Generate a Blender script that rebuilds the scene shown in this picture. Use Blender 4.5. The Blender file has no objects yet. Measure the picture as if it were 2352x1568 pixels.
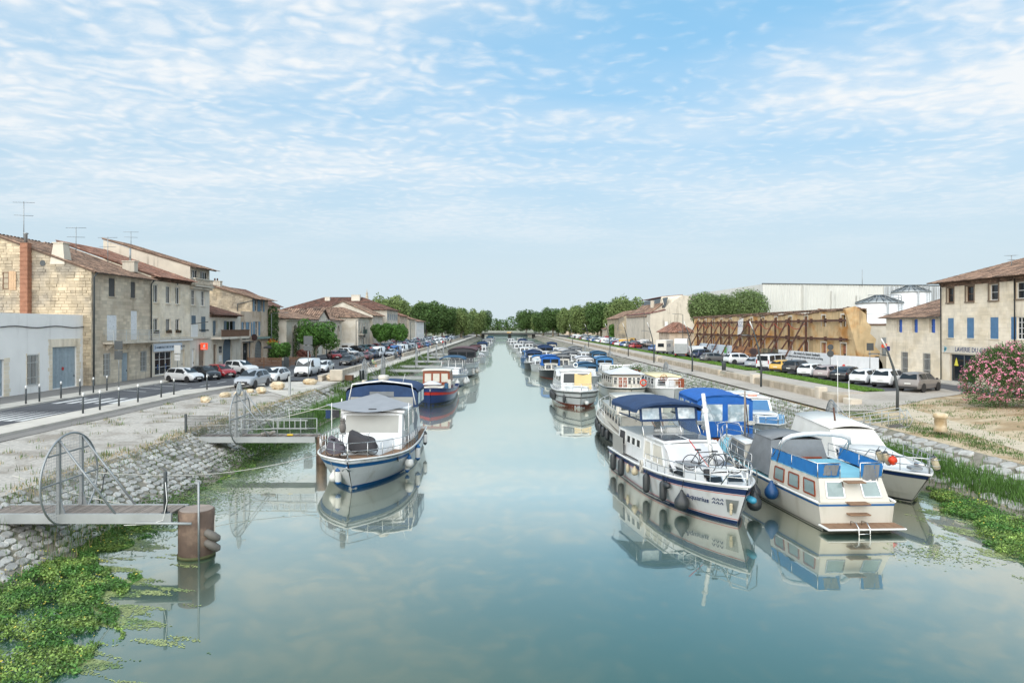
import bpy, math, random
from mathutils import Vector, Matrix
R = random.Random(7)
sc = bpy.context.scene
# ------------------------------------------------------------------ camera, sky, sun, exposure
F, CX, CY, EYE = 1568.0, 1157.0, 750.0, 7.7          # focal length in px of a 2352 px wide picture, vanishing point, eye height
cam = bpy.data.cameras.new('camera'); cam_o = bpy.data.objects.new('camera', cam); sc.collection.objects.link(cam_o)
cam.sensor_width = 36.0; cam.lens = 36.0*F/2352; cam.clip_end = 9000; cam.clip_start = 0.2
cam.shift_x = (1176-CX)/2352; cam.shift_y = -(784-CY)/2352
cam_o.location = (0, 0, EYE); cam_o.rotation_euler = (math.pi/2, 0, 0)
sc.camera = cam_o
SUN_EL, SUN_AZ = math.radians(30), math.radians(203)   # azimuth clockwise from +Y: behind the camera, a little left
w = bpy.data.worlds.new('World'); sc.world = w; w.use_nodes = True
nt = w.node_tree; N = nt.nodes; LK = nt.links; N.clear()
def nd(t, **k):
    n = N.new(t)
    for a, b in k.items(): setattr(n, a, b)
    return n
def wm(op, a, b=None, clamp=False):
    n = nd('ShaderNodeMath', operation=op, use_clamp=clamp)
    for i, s in enumerate((a, b)):
        if s is None: continue
        if isinstance(s, (int, float)): n.inputs[i].default_value = s
        else: LK.new(s, n.inputs[i])
    return n.outputs[0]
sky = nd('ShaderNodeTexSky', sky_type='NISHITA', sun_disc=False, sun_elevation=SUN_EL, sun_rotation=SUN_AZ)
sky.air_density = 1.0; sky.dust_density = 0.6; sky.ozone_density = 2.2; sky.altitude = 0
tc = nd('ShaderNodeTexCoord'); sep = nd('ShaderNodeSeparateXYZ'); LK.new(tc.outputs['Generated'], sep.inputs[0])
zc = wm('MAXIMUM', sep.outputs[2], 0.0)
inv = wm('DIVIDE', 1.0, wm('ADD', zc, 0.055))
com = nd('ShaderNodeCombineXYZ'); LK.new(wm('MULTIPLY', sep.outputs[0], inv), com.inputs[0]); LK.new(wm('MULTIPLY', sep.outputs[1], inv), com.inputs[1])
def noise(vec, scale, detail, rough, loc=(0,0,0), sc3=(1,1,1), rot=0, dist=0.0):
    mp = nd('ShaderNodeMapping'); LK.new(vec, mp.inputs[0]); mp.inputs['Location'].default_value = loc; mp.inputs['Scale'].default_value = sc3
    mp.inputs['Rotation'].default_value = (0, 0, rot)
    n = nd('ShaderNodeTexNoise'); LK.new(mp.outputs[0], n.inputs['Vector'])
    n.inputs['Scale'].default_value = scale; n.inputs['Detail'].default_value = detail; n.inputs['Roughness'].default_value = rough; n.inputs['Distortion'].default_value = dist
    return n.outputs[0]
def ramp(x, a, b): 
    m = nd('ShaderNodeMapRange', interpolation_type='SMOOTHSTEP'); LK.new(x, m.inputs[0]); m.inputs[1].default_value = a; m.inputs[2].default_value = b
    return m.outputs[0]
vm = nd('ShaderNodeMapping'); LK.new(com.outputs[0], vm.inputs[0]); vm.inputs['Scale'].default_value = (1, 1.15, 1); vm.inputs['Rotation'].default_value = (0, 0, .45)
wv = nd('ShaderNodeTexNoise'); LK.new(com.outputs[0], wv.inputs['Vector']); wv.inputs['Scale'].default_value = 3.0; wv.inputs['Detail'].default_value = 3
wa = nd('ShaderNodeVectorMath', operation='MULTIPLY_ADD'); LK.new(wv.outputs['Color'], wa.inputs[0]); wa.inputs[1].default_value = (.45, .45, 0); LK.new(vm.outputs[0], wa.inputs[2])
vo = nd('ShaderNodeTexVoronoi', feature='SMOOTH_F1'); LK.new(wa.outputs[0], vo.inputs['Vector']); vo.inputs['Scale'].default_value = 13.0; vo.inputs['Smoothness'].default_value = .9
big = noise(com.outputs[0], 0.36, 2, 0.5, (2.2, 5.3, 0), (1, 1.6, 1), 0.2, 0.4)
mid = noise(com.outputs[0], 1.3, 4, 0.5, (7, 2, 0), (.8, 1.5, 1), 0.3, 0.6)
fine = noise(com.outputs[0], 13.0, 7, 0.66, (1, 9, 0), (.9, 1.25, 1), 0.4, 0.7)
env = wm('ADD', wm('MULTIPLY', big, 1.75), wm('MULTIPLY', mid, 0.6))
puff = wm('ADD', wm('MULTIPLY', vo.outputs['Distance'], -0.8), wm('MULTIPLY', fine, 0.75))
thick = ramp(wm('ADD', env, puff), .92, 1.72)
veil = wm('MULTIPLY', ramp(env, .82, 1.5), .5)
cl = wm('MULTIPLY', wm('ADD', wm('MULTIPLY', thick, .62), veil), wm('MULTIPLY', ramp(sep.outputs[2], 0.06, 0.24), 0.98), True)
bg = nd('ShaderNodeBackground'); bg.inputs[1].default_value = 0.098
bl = nd('ShaderNodeMixRGB'); bl.inputs[0].default_value = .72; LK.new(sky.outputs[0], bl.inputs[1]); bl.inputs[2].default_value = (1.35, 3.15, 4.6, 1)
hz = nd('ShaderNodeMixRGB'); LK.new(bl.outputs[0], hz.inputs[1]); hz.inputs[2].default_value = (3.4, 3.95, 4.25, 1)
LK.new(wm('MULTIPLY', ramp(wm('SUBTRACT', 0.6, sep.outputs[2]), 0.18, 0.58), 0.93), hz.inputs[0])
mx = nd('ShaderNodeMixRGB'); LK.new(cl, mx.inputs[0]); LK.new(hz.outputs[0], mx.inputs[1]); mx.inputs[2].default_value = (4.6, 4.8, 4.95, 1)
LK.new(mx.outputs[0], bg.inputs[0]); out = nd('ShaderNodeOutputWorld'); LK.new(bg.outputs[0], out.inputs[0])
sun = bpy.data.lights.new('sun', 'SUN'); sun.energy = 2.7; sun.angle = math.radians(110); sun.color = (1, 0.925, 0.82)
sun_o = bpy.data.objects.new('sun', sun); sc.collection.objects.link(sun_o)
sd = Vector((math.sin(SUN_AZ)*math.cos(SUN_EL), math.cos(SUN_AZ)*math.cos(SUN_EL), math.sin(SUN_EL)))
sun_o.rotation_euler = sd.to_track_quat('Z', 'Y').to_euler()
vs = sc.view_settings; vs.view_transform = 'Standard'; vs.look = 'None'; vs.exposure = 1.0; vs.gamma = 1.0; vs.use_curve_mapping = False
sc.render.engine = 'CYCLES'; cy = sc.cycles; cy.use_denoising = True; cy.max_bounces = 6; cy.diffuse_bounces = 3; cy.glossy_bounces = 3; cy.transparent_max_bounces = 12
cy.caustics_reflective = False; cy.caustics_refractive = False

# ------------------------------------------------------------------ helpers
def G(x, y, z=0.0):
    "ground point seen at pixel x, y on the level z"
    Y = F*(EYE-z)/(y-CY); return Vector(((x-CX)*Y/F, Y, z))
def A(x, y, Y): return Vector(((x-CX)*Y/F, Y, EYE-(y-CY)*Y/F))
col = sc.collection
class MB:
    def __init__(s): s.v, s.f, s.m, s.s, s.t, s.mats, s.ci, s.tone, s.M, s.sm = [], [], [], [], [], [], 0, 0.5, None, False
    def use(s, m):
        if m not in s.mats: s.mats.append(m)
        s.ci = s.mats.index(m); return s
    def vert(s, p):
        p = Vector(p)
        if s.M is not None: p = s.M @ p
        s.v.append(p); return len(s.v)-1
    def idx(s, *ii):
        s.f.append(ii); s.m.append(s.ci); s.s.append(s.sm); s.t.append(s.tone)
    def face(s, *pts): s.idx(*[s.vert(p) for p in pts]); return s
    def box(s, c, d, rz=0, ch=0.0, rx=0, ry=0):
        x, y, z = d[0]/2, d[1]/2, d[2]/2
        m = Matrix.Translation(c)
        if rz or rx or ry: m = m @ Matrix.Rotation(rz, 4, 'Z') @ Matrix.Rotation(rx, 4, 'X') @ Matrix.Rotation(ry, 4, 'Y')
        if ch:
            ch = min(ch, x*.9, y*.9, z*.9)
            P = []
            for zz, ins in ((-z, ch), (-z+ch, 0), (z-ch, 0), (z, ch)):
                a, b = x-ins, y-ins; k = ch if not ins else ch*.5
                P.append([s.vert(m @ Vector(q)) for q in ((-a+k,-b,zz),(a-k,-b,zz),(a,-b+k,zz),(a,b-k,zz),(a-k,b,zz),(-a+k,b,zz),(-a,b-k,zz),(-a,-b+k,zz))])
            for j in range(3):
                for i in range(8): s.idx(P[j][i], P[j][(i+1)%8], P[j+1][(i+1)%8], P[j+1][i])
            s.idx(*reversed(P[0])); s.idx(*P[3]); return s
        q = [s.vert(m @ Vector(p)) for p in ((-x,-y,-z),(x,-y,-z),(x,y,-z),(-x,y,-z),(-x,-y,z),(x,-y,z),(x,y,z),(-x,y,z))]
        for a in ((0,3,2,1),(4,5,6,7),(0,1,5,4),(1,2,6,5),(2,3,7,6),(3,0,4,7)): s.idx(*[q[i] for i in a])
        return s
    def bb(s, a, b, ch=0.0):
        "box from corner a to corner b"
        a, b = Vector(a), Vector(b); d = b-a
        return s.box((a+b)/2, (abs(d.x), abs(d.y), abs(d.z)), 0, ch)
    def bar(s, a, b, wdt, hgt=None, up=(0,0,1)):
        "square bar from a to b"
        a, b = Vector(a), Vector(b); hgt = hgt or wdt; d = (b-a).normalized(); up = Vector(up)
        if abs(d.dot(up)) > .98: up = Vector((0, 1, 0)) if abs(d.y) < .9 else Vector((1, 0, 0))
        sx = d.cross(up).normalized()*wdt/2; sy = sx.cross(d).normalized()*hgt/2
        q = [s.vert(p+i*sx+j*sy) for p in (a, b) for i, j in ((-1,-1),(1,-1),(1,1),(-1,1))]
        for k in ((3,2,1,0),(4,5,6,7),(0,1,5,4),(1,2,6,5),(2,3,7,6),(3,0,4,7)): s.idx(*[q[i] for i in k])
        return s
    def tube(s, pts, r, n=6, caps=True, closed=False):
        pts = [Vector(p) for p in pts]; L = len(pts); rings = []; prev = None
        rr = r if isinstance(r, (list, tuple)) else [r]*L
        for i, p in enumerate(pts):
            if closed: d = pts[(i+1) % L]-pts[i-1]
            else: d = (pts[min(i+1, L-1)]-pts[max(i-1, 0)])
            d = d.normalized()
            if prev is None:
                u = Vector((0,0,1)) if abs(d.z) < .9 else Vector((1,0,0)); sx = d.cross(u).normalized()
            else:
                sx = (prev - d*prev.dot(d)); sx = sx.normalized() if sx.length > 1e-5 else d.orthogonal().normalized()
            prev = sx; sy = d.cross(sx)
            rings.append([s.vert(p + rr[i]*(math.cos(2*math.pi*k/n)*sx + math.sin(2*math.pi*k/n)*sy)) for k in range(n)])
        o = s.sm; s.sm = True
        for i in range(L if closed else L-1):
            a, b = rings[i], rings[(i+1) % L]
            for k in range(n): s.idx(a[k], a[(k+1) % n], b[(k+1) % n], b[k])
        s.sm = o
        if caps and not closed: s.idx(*reversed(rings[0])); s.idx(*rings[-1])
        return s
    def lathe(s, prof, n=16, c=(0,0,0), axis='Z', m=None):
        "profile of (radius, height) turned round an axis"
        c = Vector(c); rings = []
        for r, h in prof:
            ring = []
            for k in range(n):
                a = 2*math.pi*k/n; p = Vector((r*math.cos(a), r*math.sin(a), h))
                if axis == 'X': p = Vector((p.z, p.x, p.y))
                elif axis == 'Y': p = Vector((p.y, p.z, p.x))
                if m is not None: p = m @ p
                ring.append(s.vert(c+p))
            rings.append(ring)
        o = s.sm; s.sm = True
        for a, b in zip(rings, rings[1:]):
            for k in range(n): s.idx(a[k], a[(k+1) % n], b[(k+1) % n], b[k])
        s.sm = o
        s.idx(*reversed(rings[0])); s.idx(*rings[-1]); return s
    def prism(s, poly, z0, z1, top=None):
        "polygon (x,y) list extruded in z; top may be another polygon of the same length"
        a = [s.vert((p[0], p[1], z0)) for p in poly]; b = [s.vert((p[0], p[1], z1)) for p in (top or poly)]
        n = len(a)
        for i in range(n): s.idx(a[i], a[(i+1) % n], b[(i+1) % n], b[i])
        s.idx(*reversed(a)); s.idx(*b); return s
    def slab(s, pts, n):
        "polygon pts thickened by vector n"
        n = Vector(n); a = [s.vert(p) for p in pts]; b = [s.vert(Vector(p)+n) for p in pts]; k = len(a)
        for i in range(k): s.idx(a[i], a[(i+1) % k], b[(i+1) % k], b[i])
        s.idx(*reversed(a)); s.idx(*b); return s
    def grid(s, rows, closed=False):
        "rows of points joined with quads"
        I = [[s.vert(p) for p in r] for r in rows]
        for a, b in zip(I, I[1:]):
            n = len(a)
            for k in range(n if closed else n-1): s.idx(a[k], a[(k+1) % n], b[(k+1) % n], b[k])
        return s
    def mesh(s, name):
        me = bpy.data.meshes.new(name); me.from_pydata([tuple(p) for p in s.v], [], s.f)
        for m in s.mats: me.materials.append(m)
        me.polygons.foreach_set('material_index', s.m); me.polygons.foreach_set('use_smooth', s.s)
        if any(t != 0.5 for t in s.t):
            at = me.attributes.new('tone', 'FLOAT', 'FACE'); at.data.foreach_set('value', s.t)
        me.update(); return me
    def build(s, name, mat=None, parent=None, label=None, cat=None, group=None, kind=None, loc=None, rz=0):
        if mat is not None and not s.mats: s.mats = [mat]
        o = bpy.data.objects.new(name, s.mesh(name)); col.objects.link(o)
        if parent is not None: o.parent = parent
        if loc is not None: o.location = loc
        if rz: o.rotation_euler.z = rz
        return tag(o, label, cat, group, kind)
def tag(o, label=None, cat=None, group=None, kind=None):
    for k, v in (('label', label), ('category', cat), ('group', group), ('kind', kind)):
        if v: o[k] = v
    return o
def thing(name, label, cat, loc=(0,0,0), rz=0, group=None):
    o = bpy.data.objects.new(name, None); col.objects.link(o); o.location = loc; o.rotation_euler = (0, 0, rz); o.empty_display_size = .2
    return tag(o, label, cat, group)
KIDS = {}
def kids(o):
    return [c for c in bpy.data.objects if c.parent == o]
def copy_tree(o, loc=None, rz=None, label=None, scale=None, group=None, mats=None, _p=None, tree=None):
    "copy of a thing with copies of its parts and sub-parts; tree = list of (object, children)"
    if tree is None: tree = snapshot(o)
    c = o.copy(); col.objects.link(c)
    if _p is not None: c.parent = _p
    if loc is not None: c.location = loc
    if rz is not None: c.rotation_euler.z = rz
    if scale is not None: c.scale = (scale,)*3 if isinstance(scale, (int, float)) else scale
    if label: c['label'] = label
    if group: c['group'] = group
    if mats and c.type == 'MESH':
        for i, sl in enumerate(c.material_slots):
            if sl.material in mats: sl.link = 'OBJECT'; sl.material = mats[o.material_slots[i].material]
    for ch, sub in tree: copy_tree(ch, tree=sub, _p=c, mats=mats)
    return c
def snapshot(o): return [(c, snapshot(c)) for c in o.children]
# ------------------------------------------------------------------ materials
MATS = {}
def M(name, c, rough=.7, var=.12, scale=1.5, bump=0., bs=30., metal=0., tone=0., spec=.5, c2=None, s2=.6, lo=.45, hi=.65, streak=None, sa=.5, coat=0., sub=0., alpha=1., em=None, stretch=(1,1,1)):
    if name in MATS: return MATS[name]
    m = bpy.data.materials.new(name); m.use_nodes = True; MATS[name] = m
    t = m.node_tree; b = t.nodes['Principled BSDF']; L = t.links
    def n(ty, **k):
        x = t.nodes.new(ty)
        for a, q in k.items(): setattr(x, a, q)
        return x
    geo = n('ShaderNodeNewGeometry')
    def noi(sc_, det=4, st=(1,1,1), rg=.55):
        mp = n('ShaderNodeMapping'); L.new(geo.outputs['Position'], mp.inputs[0]); mp.inputs['Scale'].default_value = st
        x = n('ShaderNodeTexNoise'); L.new(mp.outputs[0], x.inputs['Vector']); x.inputs['Scale'].default_value = sc_; x.inputs['Detail'].default_value = det; x.inputs['Roughness'].default_value = rg
        return x.outputs[0]
    def mr(x, a, bb, c_, d, sm=False):
        q = n('ShaderNodeMapRange'); L.new(x, q.inputs[0])
        for i, k in enumerate((a, bb, c_, d)): q.inputs[i+1].default_value = k
        if sm: q.interpolation_type = 'SMOOTHSTEP'
        return q.outputs[0]
    def mix(f, a, bb, mode='MIX'):
        q = n('ShaderNodeMixRGB', blend_type=mode)
        for i, k in enumerate((f, a, bb)):
            if isinstance(k, (int, float)): q.inputs[i].default_value = k
            elif isinstance(k, tuple): q.inputs[i].default_value = (*k[:3], 1)
            else: L.new(k, q.inputs[i])
        return q.outputs[0]
    cur = None
    if c2 is not None:
        cur = mix(mr(noi(s2, 5, stretch), lo, hi, 0, 1, True), tuple(c), tuple(c2))
    if streak is not None:
        f = mr(noi(1.3, 5, (1, 1, .16), .65), .52, .72, 0, sa, True)
        cur = mix(f, cur if cur is not None else tuple(c), tuple(streak))
    if var:
        g = mr(noi(scale, 5, stretch), .25, .75, 1-var, 1+var)
        cur = mix(1.0, cur if cur is not None else tuple(c), g, 'MULTIPLY')
    if tone:
        at = n('ShaderNodeAttribute'); at.attribute_name = 'tone'
        g = mr(at.outputs['Fac'], 0, 1, 1-tone, 1+tone); cur = mix(1.0, cur if cur is not None else tuple(c), g, 'MULTIPLY')
    if cur is None: b.inputs['Base Color'].default_value = (*c[:3], 1)
    else: L.new(cur, b.inputs['Base Color'])
    b.inputs['Roughness'].default_value = rough; b.inputs['Metallic'].default_value = metal
    b.inputs['Specular IOR Level'].default_value = spec
    if coat: b.inputs['Coat Weight'].default_value = coat; b.inputs['Coat Roughness'].default_value = .05
    if bump:
        bp = n('ShaderNodeBump'); bp.inputs['Strength'].default_value = bump; bp.inputs['Distance'].default_value = .03
        L.new(noi(bs, 5, stretch), bp.inputs['Height']); L.new(bp.outputs[0], b.inputs['Normal'])
    if em: b.inputs['Emission Color'].default_value = (*em[:3], 1); b.inputs['Emission Strength'].default_value = em[3]
    o = t.nodes['Material Output']
    if sub:
        tr = n('ShaderNodeBsdfTranslucent'); ms = n('ShaderNodeMixShader'); ms.inputs[0].default_value = sub
        if cur is not None: L.new(cur, tr.inputs[0])
        else: tr.inputs[0].default_value = (*c[:3], 1)
        L.new(b.outputs[0], ms.inputs[1]); L.new(tr.outputs[0], ms.inputs[2]); L.new(ms.outputs[0], o.inputs[0])
    if alpha < 1:
        tr = n('ShaderNodeBsdfTransparent'); ms = n('ShaderNodeMixShader'); ms.inputs[0].default_value = alpha
        L.new(tr.outputs[0], ms.inputs[1]); L.new(b.outputs[0], ms.inputs[2]); L.new(ms.outputs[0], o.inputs[0])
    return m
def rgb(r, g, b):
    "8-bit picture colour to linear"
    return tuple(((c/255)/12.92 if c/255 < .04045 else ((c/255+.055)/1.055)**2.4) for c in (r, g, b))
WHITE = M('white_paint', (.78,.78,.76), .35, .05, .8, coat=.2)
GLASS = M('dark_glass', (.018,.022,.026), .06, 0, spec=.45)
PANE = M('window_pane', (.035,.042,.046), .08, .4, .9, spec=.45)
CLEAR = M('clear_glass', (.10,.12,.12), .05, 0, alpha=.32, spec=.8)
STEEL = M('galvanised_steel', (.33,.35,.36), .45, .15, 2, metal=.6)
CHROME = M('stainless_steel', (.62,.62,.62), .22, .05, metal=.95)
DARKM = M('dark_grey_paint', (.055,.065,.07), .45, .1)
BLACK = M('black_rubber', (.018,.018,.02), .6, .2)
ROPE = M('pale_rope', (.55,.53,.48), .9, .1)
WOOD = M('weathered_wood', (.22,.185,.16), .85, .25, 6, tone=.35, bump=.2, bs=60)
# ------------------------------------------------------------------ ground, banks, water, roads
GRAVEL = M('pale_gravel', rgb(180,174,166), .95, .3, 7, .6, 45, c2=rgb(146,138,128), s2=.7, lo=.42, hi=.7)
SOIL = M('bank_soil', rgb(138,132,120), .95, .3, 1.5, .5, 20, c2=rgb(92,94,74), s2=.9)
MUD = M('canal_bed', (.03,.05,.04), .9, .2)
DIRT = M('sandy_dirt', rgb(190,172,144), .95, .25, 3.5, .5, 30, c2=rgb(164,140,108), s2=.45, lo=.45, hi=.62)
ASPH = M('asphalt', rgb(84,85,89), .9, .16, .6, .2, 90, c2=rgb(70,71,75), s2=.25)
ASPH2 = M('old_asphalt', rgb(128,124,120), .92, .16, .7, .3, 60)
CONC = M('pale_concrete', rgb(196,190,180), .9, .1, .7, .2, 50, c2=rgb(178,172,163), s2=.5)
AGG = M('exposed_aggregate', rgb(178,170,160), .95, .16, 6, .4, 80, c2=rgb(164,156,146), s2=.3)
PAINT = M('road_paint', rgb(205,205,203), .8, .18, 3, c2=rgb(150,150,150), s2=2.5, lo=.5, hi=.75)
LAWN = M('lawn_soil', rgb(92,118,52), .95, .2, 2)
FARG = M('far_ground', rgb(150,146,132), .95, .2, .05, c2=rgb(110,122,84), s2=.02)
ys = [-90, 0] + [10+2.5*i for i in range(27)] + [80+10*i for i in range(15)] + [240, 300, 380, 450, 520, 535, 560, 1500, 6000]
def section(y):
    n = lambda k: (math.sin(y*1.7+k*2.1)+math.sin(y*.63+k))*.03
    near = y < 57
    if y > 530:
        return [(-6000,2),(-60,2),(-28,2),(-26,2),(-21.5,2),(-17.5,2),(-15.8,2),(-14.2,2),(-12.4,2),(-10,2),(16,2),(18.4,2),(19.7,2),(21.4,2),(23.4,2.05),(26.8,2.1),(26.95,2.15),(33,2.19),(60,2.2),(6000,2.2)]
    return [(-6000,1.97),(-60,1.97),(-28,1.97),(-26,1.96),(-21.5,1.90+n(1)),(-17.5,1.80+n(2)*.5),(-15.8+n(1),.82),(-14.2+n(3)*3,-.02),(-12.4,-.8),(-10,-2),(16,-2),(18.4,-.8),
            (19.7+n(4)*3,0),(21.4,.72+n(5)),(23.4,1.5),(26.8,1.62 if near else 1.55),(26.95,1.63 if near else 2.17),(33,2.1 if near else 2.17),(60,2.17),(6000,2.17)]
g = MB(); cm = [FARG, FARG, FARG, GRAVEL, GRAVEL, SOIL, SOIL, SOIL, MUD, MUD, MUD, SOIL, SOIL, SOIL, DIRT, DIRT, DIRT, DIRT, FARG]
secs = [[g.vert((x, y, z)) for x, z in section(y)] for y in ys]
for j in range(len(ys)-1):
    for i in range(19):
        m_ = cm[i]
        if ys[j] >= 57 and i >= 14: m_ = AGG if i == 14 else FARG
        if ys[j] >= 530: m_ = FARG
        g.use(m_); g.idx(secs[j][i], secs[j][i+1], secs[j+1][i+1], secs[j+1][i])
g.build('ground', kind='structure', label='pale gravel quays and sloping canal banks')
# water
m = bpy.data.materials.new('canal_water'); m.use_nodes = True; t = m.node_tree; b = t.nodes['Principled BSDF']
b.inputs['Base Color'].default_value = (.022,.078,.064, 1); b.inputs['Roughness'].default_value = .3; b.inputs['Specular IOR Level'].default_value = 0
gl = t.nodes.new('ShaderNodeBsdfGlossy'); gl.inputs['Color'].default_value = (.99,.965,.86,1); gl.inputs['Roughness'].default_value = .02
fr = t.nodes.new('ShaderNodeFresnel'); fr.inputs['IOR'].default_value = 1.4; rm_ = t.nodes.new('ShaderNodeMapRange'); t.links.new(fr.outputs[0], rm_.inputs[0])
for i_, q_ in enumerate((.06, .26, .10, .95)): rm_.inputs[i_+1].default_value = q_
ms = t.nodes.new('ShaderNodeMixShader'); t.links.new(rm_.outputs[0], ms.inputs[0]); t.links.new(b.outputs[0], ms.inputs[1]); g2_ = t.nodes.new('ShaderNodeBsdfGlossy'); g2_.inputs['Color'].default_value = (.95,.96,.84,1); g2_.inputs['Roughness'].default_value = .24; gm = t.nodes.new('ShaderNodeMixShader'); gm.inputs[0].default_value = .45; t.links.new(gl.outputs[0], gm.inputs[1]); t.links.new(g2_.outputs[0], gm.inputs[2]); t.links.new(gm.outputs[0], ms.inputs[2]); t.links.new(ms.outputs[0], t.nodes['Material Output'].inputs[0])
ge = t.nodes.new('ShaderNodeNewGeometry'); bp = t.nodes.new('ShaderNodeBump'); bp.inputs['Strength'].default_value = .035; bp.inputs['Distance'].default_value = .06
mp = t.nodes.new('ShaderNodeMapping'); mp.inputs['Scale'].default_value = (1, .55, 1); t.links.new(ge.outputs['Position'], mp.inputs[0])
no = t.nodes.new('ShaderNodeTexNoise'); no.inputs['Scale'].default_value = .9; no.inputs['Detail'].default_value = 3; no.inputs['Distortion'].default_value = .8
t.links.new(mp.outputs[0], no.inputs['Vector']); t.links.new(no.outputs[0], bp.inputs['Height']); t.links.new(bp.outputs[0], gl.inputs['Normal'])
wt = MB()
wt.face((-16,-60,0),(21,-60,0),(21,531,0),(-16,531,0)); wt.build('water', m, kind='structure', label='calm green canal water mirroring the sky')
def sheet(name, pts, z, mat, label=None):
    s = MB(); s.face(*[(p[0], p[1], z if len(p) < 3 else p[2]) for p in pts])
    return s.build(name, mat, kind='structure', label=label)
def gz(x, y):
    def at(yy):
        q = section(yy)
        for (a, za), (b_, zb) in zip(q, q[1:]):
            if a <= x <= b_: return za+(zb-za)*(x-a)/(b_-a)
        return q[-1][1]
    for a, b_ in zip(ys, ys[1:]):
        if a <= y <= b_: return at(a)+(at(b_)-at(a))*(y-a)/(b_-a)
    return 2.0
def drape(name, left, right, mat, label, off=.02, n=8, m=14):
    "strip between two polylines laid on the ground"
    def along(pl, t):
        k = t*(len(pl)-1); i = min(int(k), len(pl)-2); return Vector(pl[i][:2]).lerp(Vector(pl[i+1][:2]), k-i)
    s = MB(); rows = []
    for i in range(m*(len(left)-1)+1):
        t = i/(m*(len(left)-1)); a, b_ = along(left, t), along(right, t); row = []
        for j in range(n+1): p = a.lerp(b_, j/n); row.append((p.x, p.y, gz(p.x, p.y)+off))
        rows.append(row)
    s.grid(rows); return s.build(name, mat, kind='structure', label=label)
def raised(name, pts, z0, z1, mat, label=None):
    s = MB(); s.prism(pts, z0, z1); return s.build(name, mat, kind='structure', label=label)
# left street
sheet('road', [(-34.2,20),(-28.3,20),(-28.3,60),(-25,70),(-19.8,74),(-19.8,430),(-37,430),(-37,75),(-34.2,70)], 2.0, ASPH, 'dark asphalt street along the left quay')
raised('kerb', [(-28.3,20),(-26.2,20),(-26.2,56),(-25.0,66),(-25.4,66),(-28.3,60)], 1.9, 2.12, CONC, 'pale concrete pavement band beside the bollards')
raised('pavement', [(-36.2,20),(-34.2,20),(-34.2,68),(-34.9,72),(-36.2,72)], 1.9, 2.12, CONC, 'pale concrete kerb band under the house row')
raised('pavement_upper', [(-40.2,20),(-36.2,20),(-36.2,72),(-34.9,72),(-35.6,84),(-37,112),(-40.2,112)], 1.9, 2.116, ASPH2, 'grey asphalt pavement along the house fronts')
rm = MB()
for k in range(7):
    x0 = -33.6+k*1.05
    rm.face((x0,50.6,2.006),(x0+.55,50.6,2.006),(x0+.55,54.4,2.006),(x0,54.4,2.006))
for k in range(8):
    x0 = -33.9+k*.72
    rm.face((x0,41.2,2.006),(x0+.55,41.2,2.006),(x0+.28,46.2,2.006))
for k in range(7):
    y0 = 61+k*2.6; rm.face((-34.0+k*.03,y0,2.006),(-31.4,y0-1.2,2.006),(-31.4,y0-1.0,2.006),(-34+k*.03,y0+.2,2.006))
for k in range(8): rm.face((-29.0,57+k*4,2.006),(-28.85,57+k*4,2.006),(-28.85,59.2+k*4,2.006),(-29.0,59.2+k*4,2.006))
for k in range(6): rm.face((-25.2+k*.2,72+k*3.,2.006),(-25.05+k*.2,72+k*3.,2.006),(-24.9+k*.2,74+k*3.,2.006),(-25.05+k*.2,74+k*3.,2.006))
for k in range(5):
    y0 = 84+k*1.6; rm.face((-34.5,y0,2.006),(-29,y0-2.2,2.006),(-29,y0-1.8,2.006),(-34.5,y0+.4,2.006))
for k in range(14): rm.face((-26.6,92+k*6,2.006),(-26.45,92+k*6,2.006),(-26.45,95+k*6,2.006),(-26.6,95+k*6,2.006))
rm.build('road_markings', PAINT, kind='structure', label='worn white zebra stripes and parking lines on the left street')
sheet('quay_path', [(-19.5,71),(-17.3,71),(-16.9,90),(-16.6,430),(-19.5,430)], 1.86, CONC, 'pale promenade below the left quay wall')
drape('apron', [(-24.9,66),(-24.7,70)], [(-18.0,57),(-17.7,72)], CONC, 'cracked concrete apron behind the boulders', .03)
# right side
sheet('quay_path_right', [(23.6,49),(26.85,49),(26.85,430),(23.6,430)], 1.66, AGG, 'broad pale concrete promenade along the right bank')
raised('promenade', [(27,57),(27,430),(30.2,430),(30.2,57)], 1.6, 2.24, AGG, 'raised concrete promenade above the seat wall')
drape('promenade_end', [(24.2,48.2),(31,51.6),(38,56.4),(48,60)], [(24.2,57.4),(31,57.6),(38,60.2),(48,63.5)], AGG, 'exposed aggregate apron at the end of the promenade', .03)
sheet('car_park', [(32.3,58.2),(43,62.5),(43,70),(43,430),(32.3,430)], 2.20, ASPH, 'asphalt car park beside the grass strip')
raised('pavement_right', [(41.8,40),(44.6,40),(45.2,84),(46,430),(43.6,430),(42.6,84)], 2.1, 2.33, CONC, 'pale pavement along the right house fronts')
sheet('road_right', [(38.5,58.3,2.205),(42.6,45,2.205),(60,45,2.205),(43.4,75,2.205),(42,75,2.205)], 2.205, ASPH)
drape('dirt_path', [G(2080,934,1.85),G(2130,945,1.9),G(2230,975,1.85),G(2352,1010,1.8),G(2500,1050,1.8)], [G(2060,940,1.85),G(2110,958,1.85),G(2230,990,1.8),G(2352,1030,1.75),G(2500,1075,1.75)],
      M('pale_dust', rgb(196,182,160), .95, .12, 2, .3, 40), 'trodden pale dirt path', .02, 6, 10)
drape('pavement_edge', [(-26.25,20),(-26.25,45),(-26.25,56),(-25,66.2)], [(-25.2,20),(-25.0,45),(-25.1,54),(-23.6,67)], ASPH2, 'worn asphalt strip along the quay pavement', .025)
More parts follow.
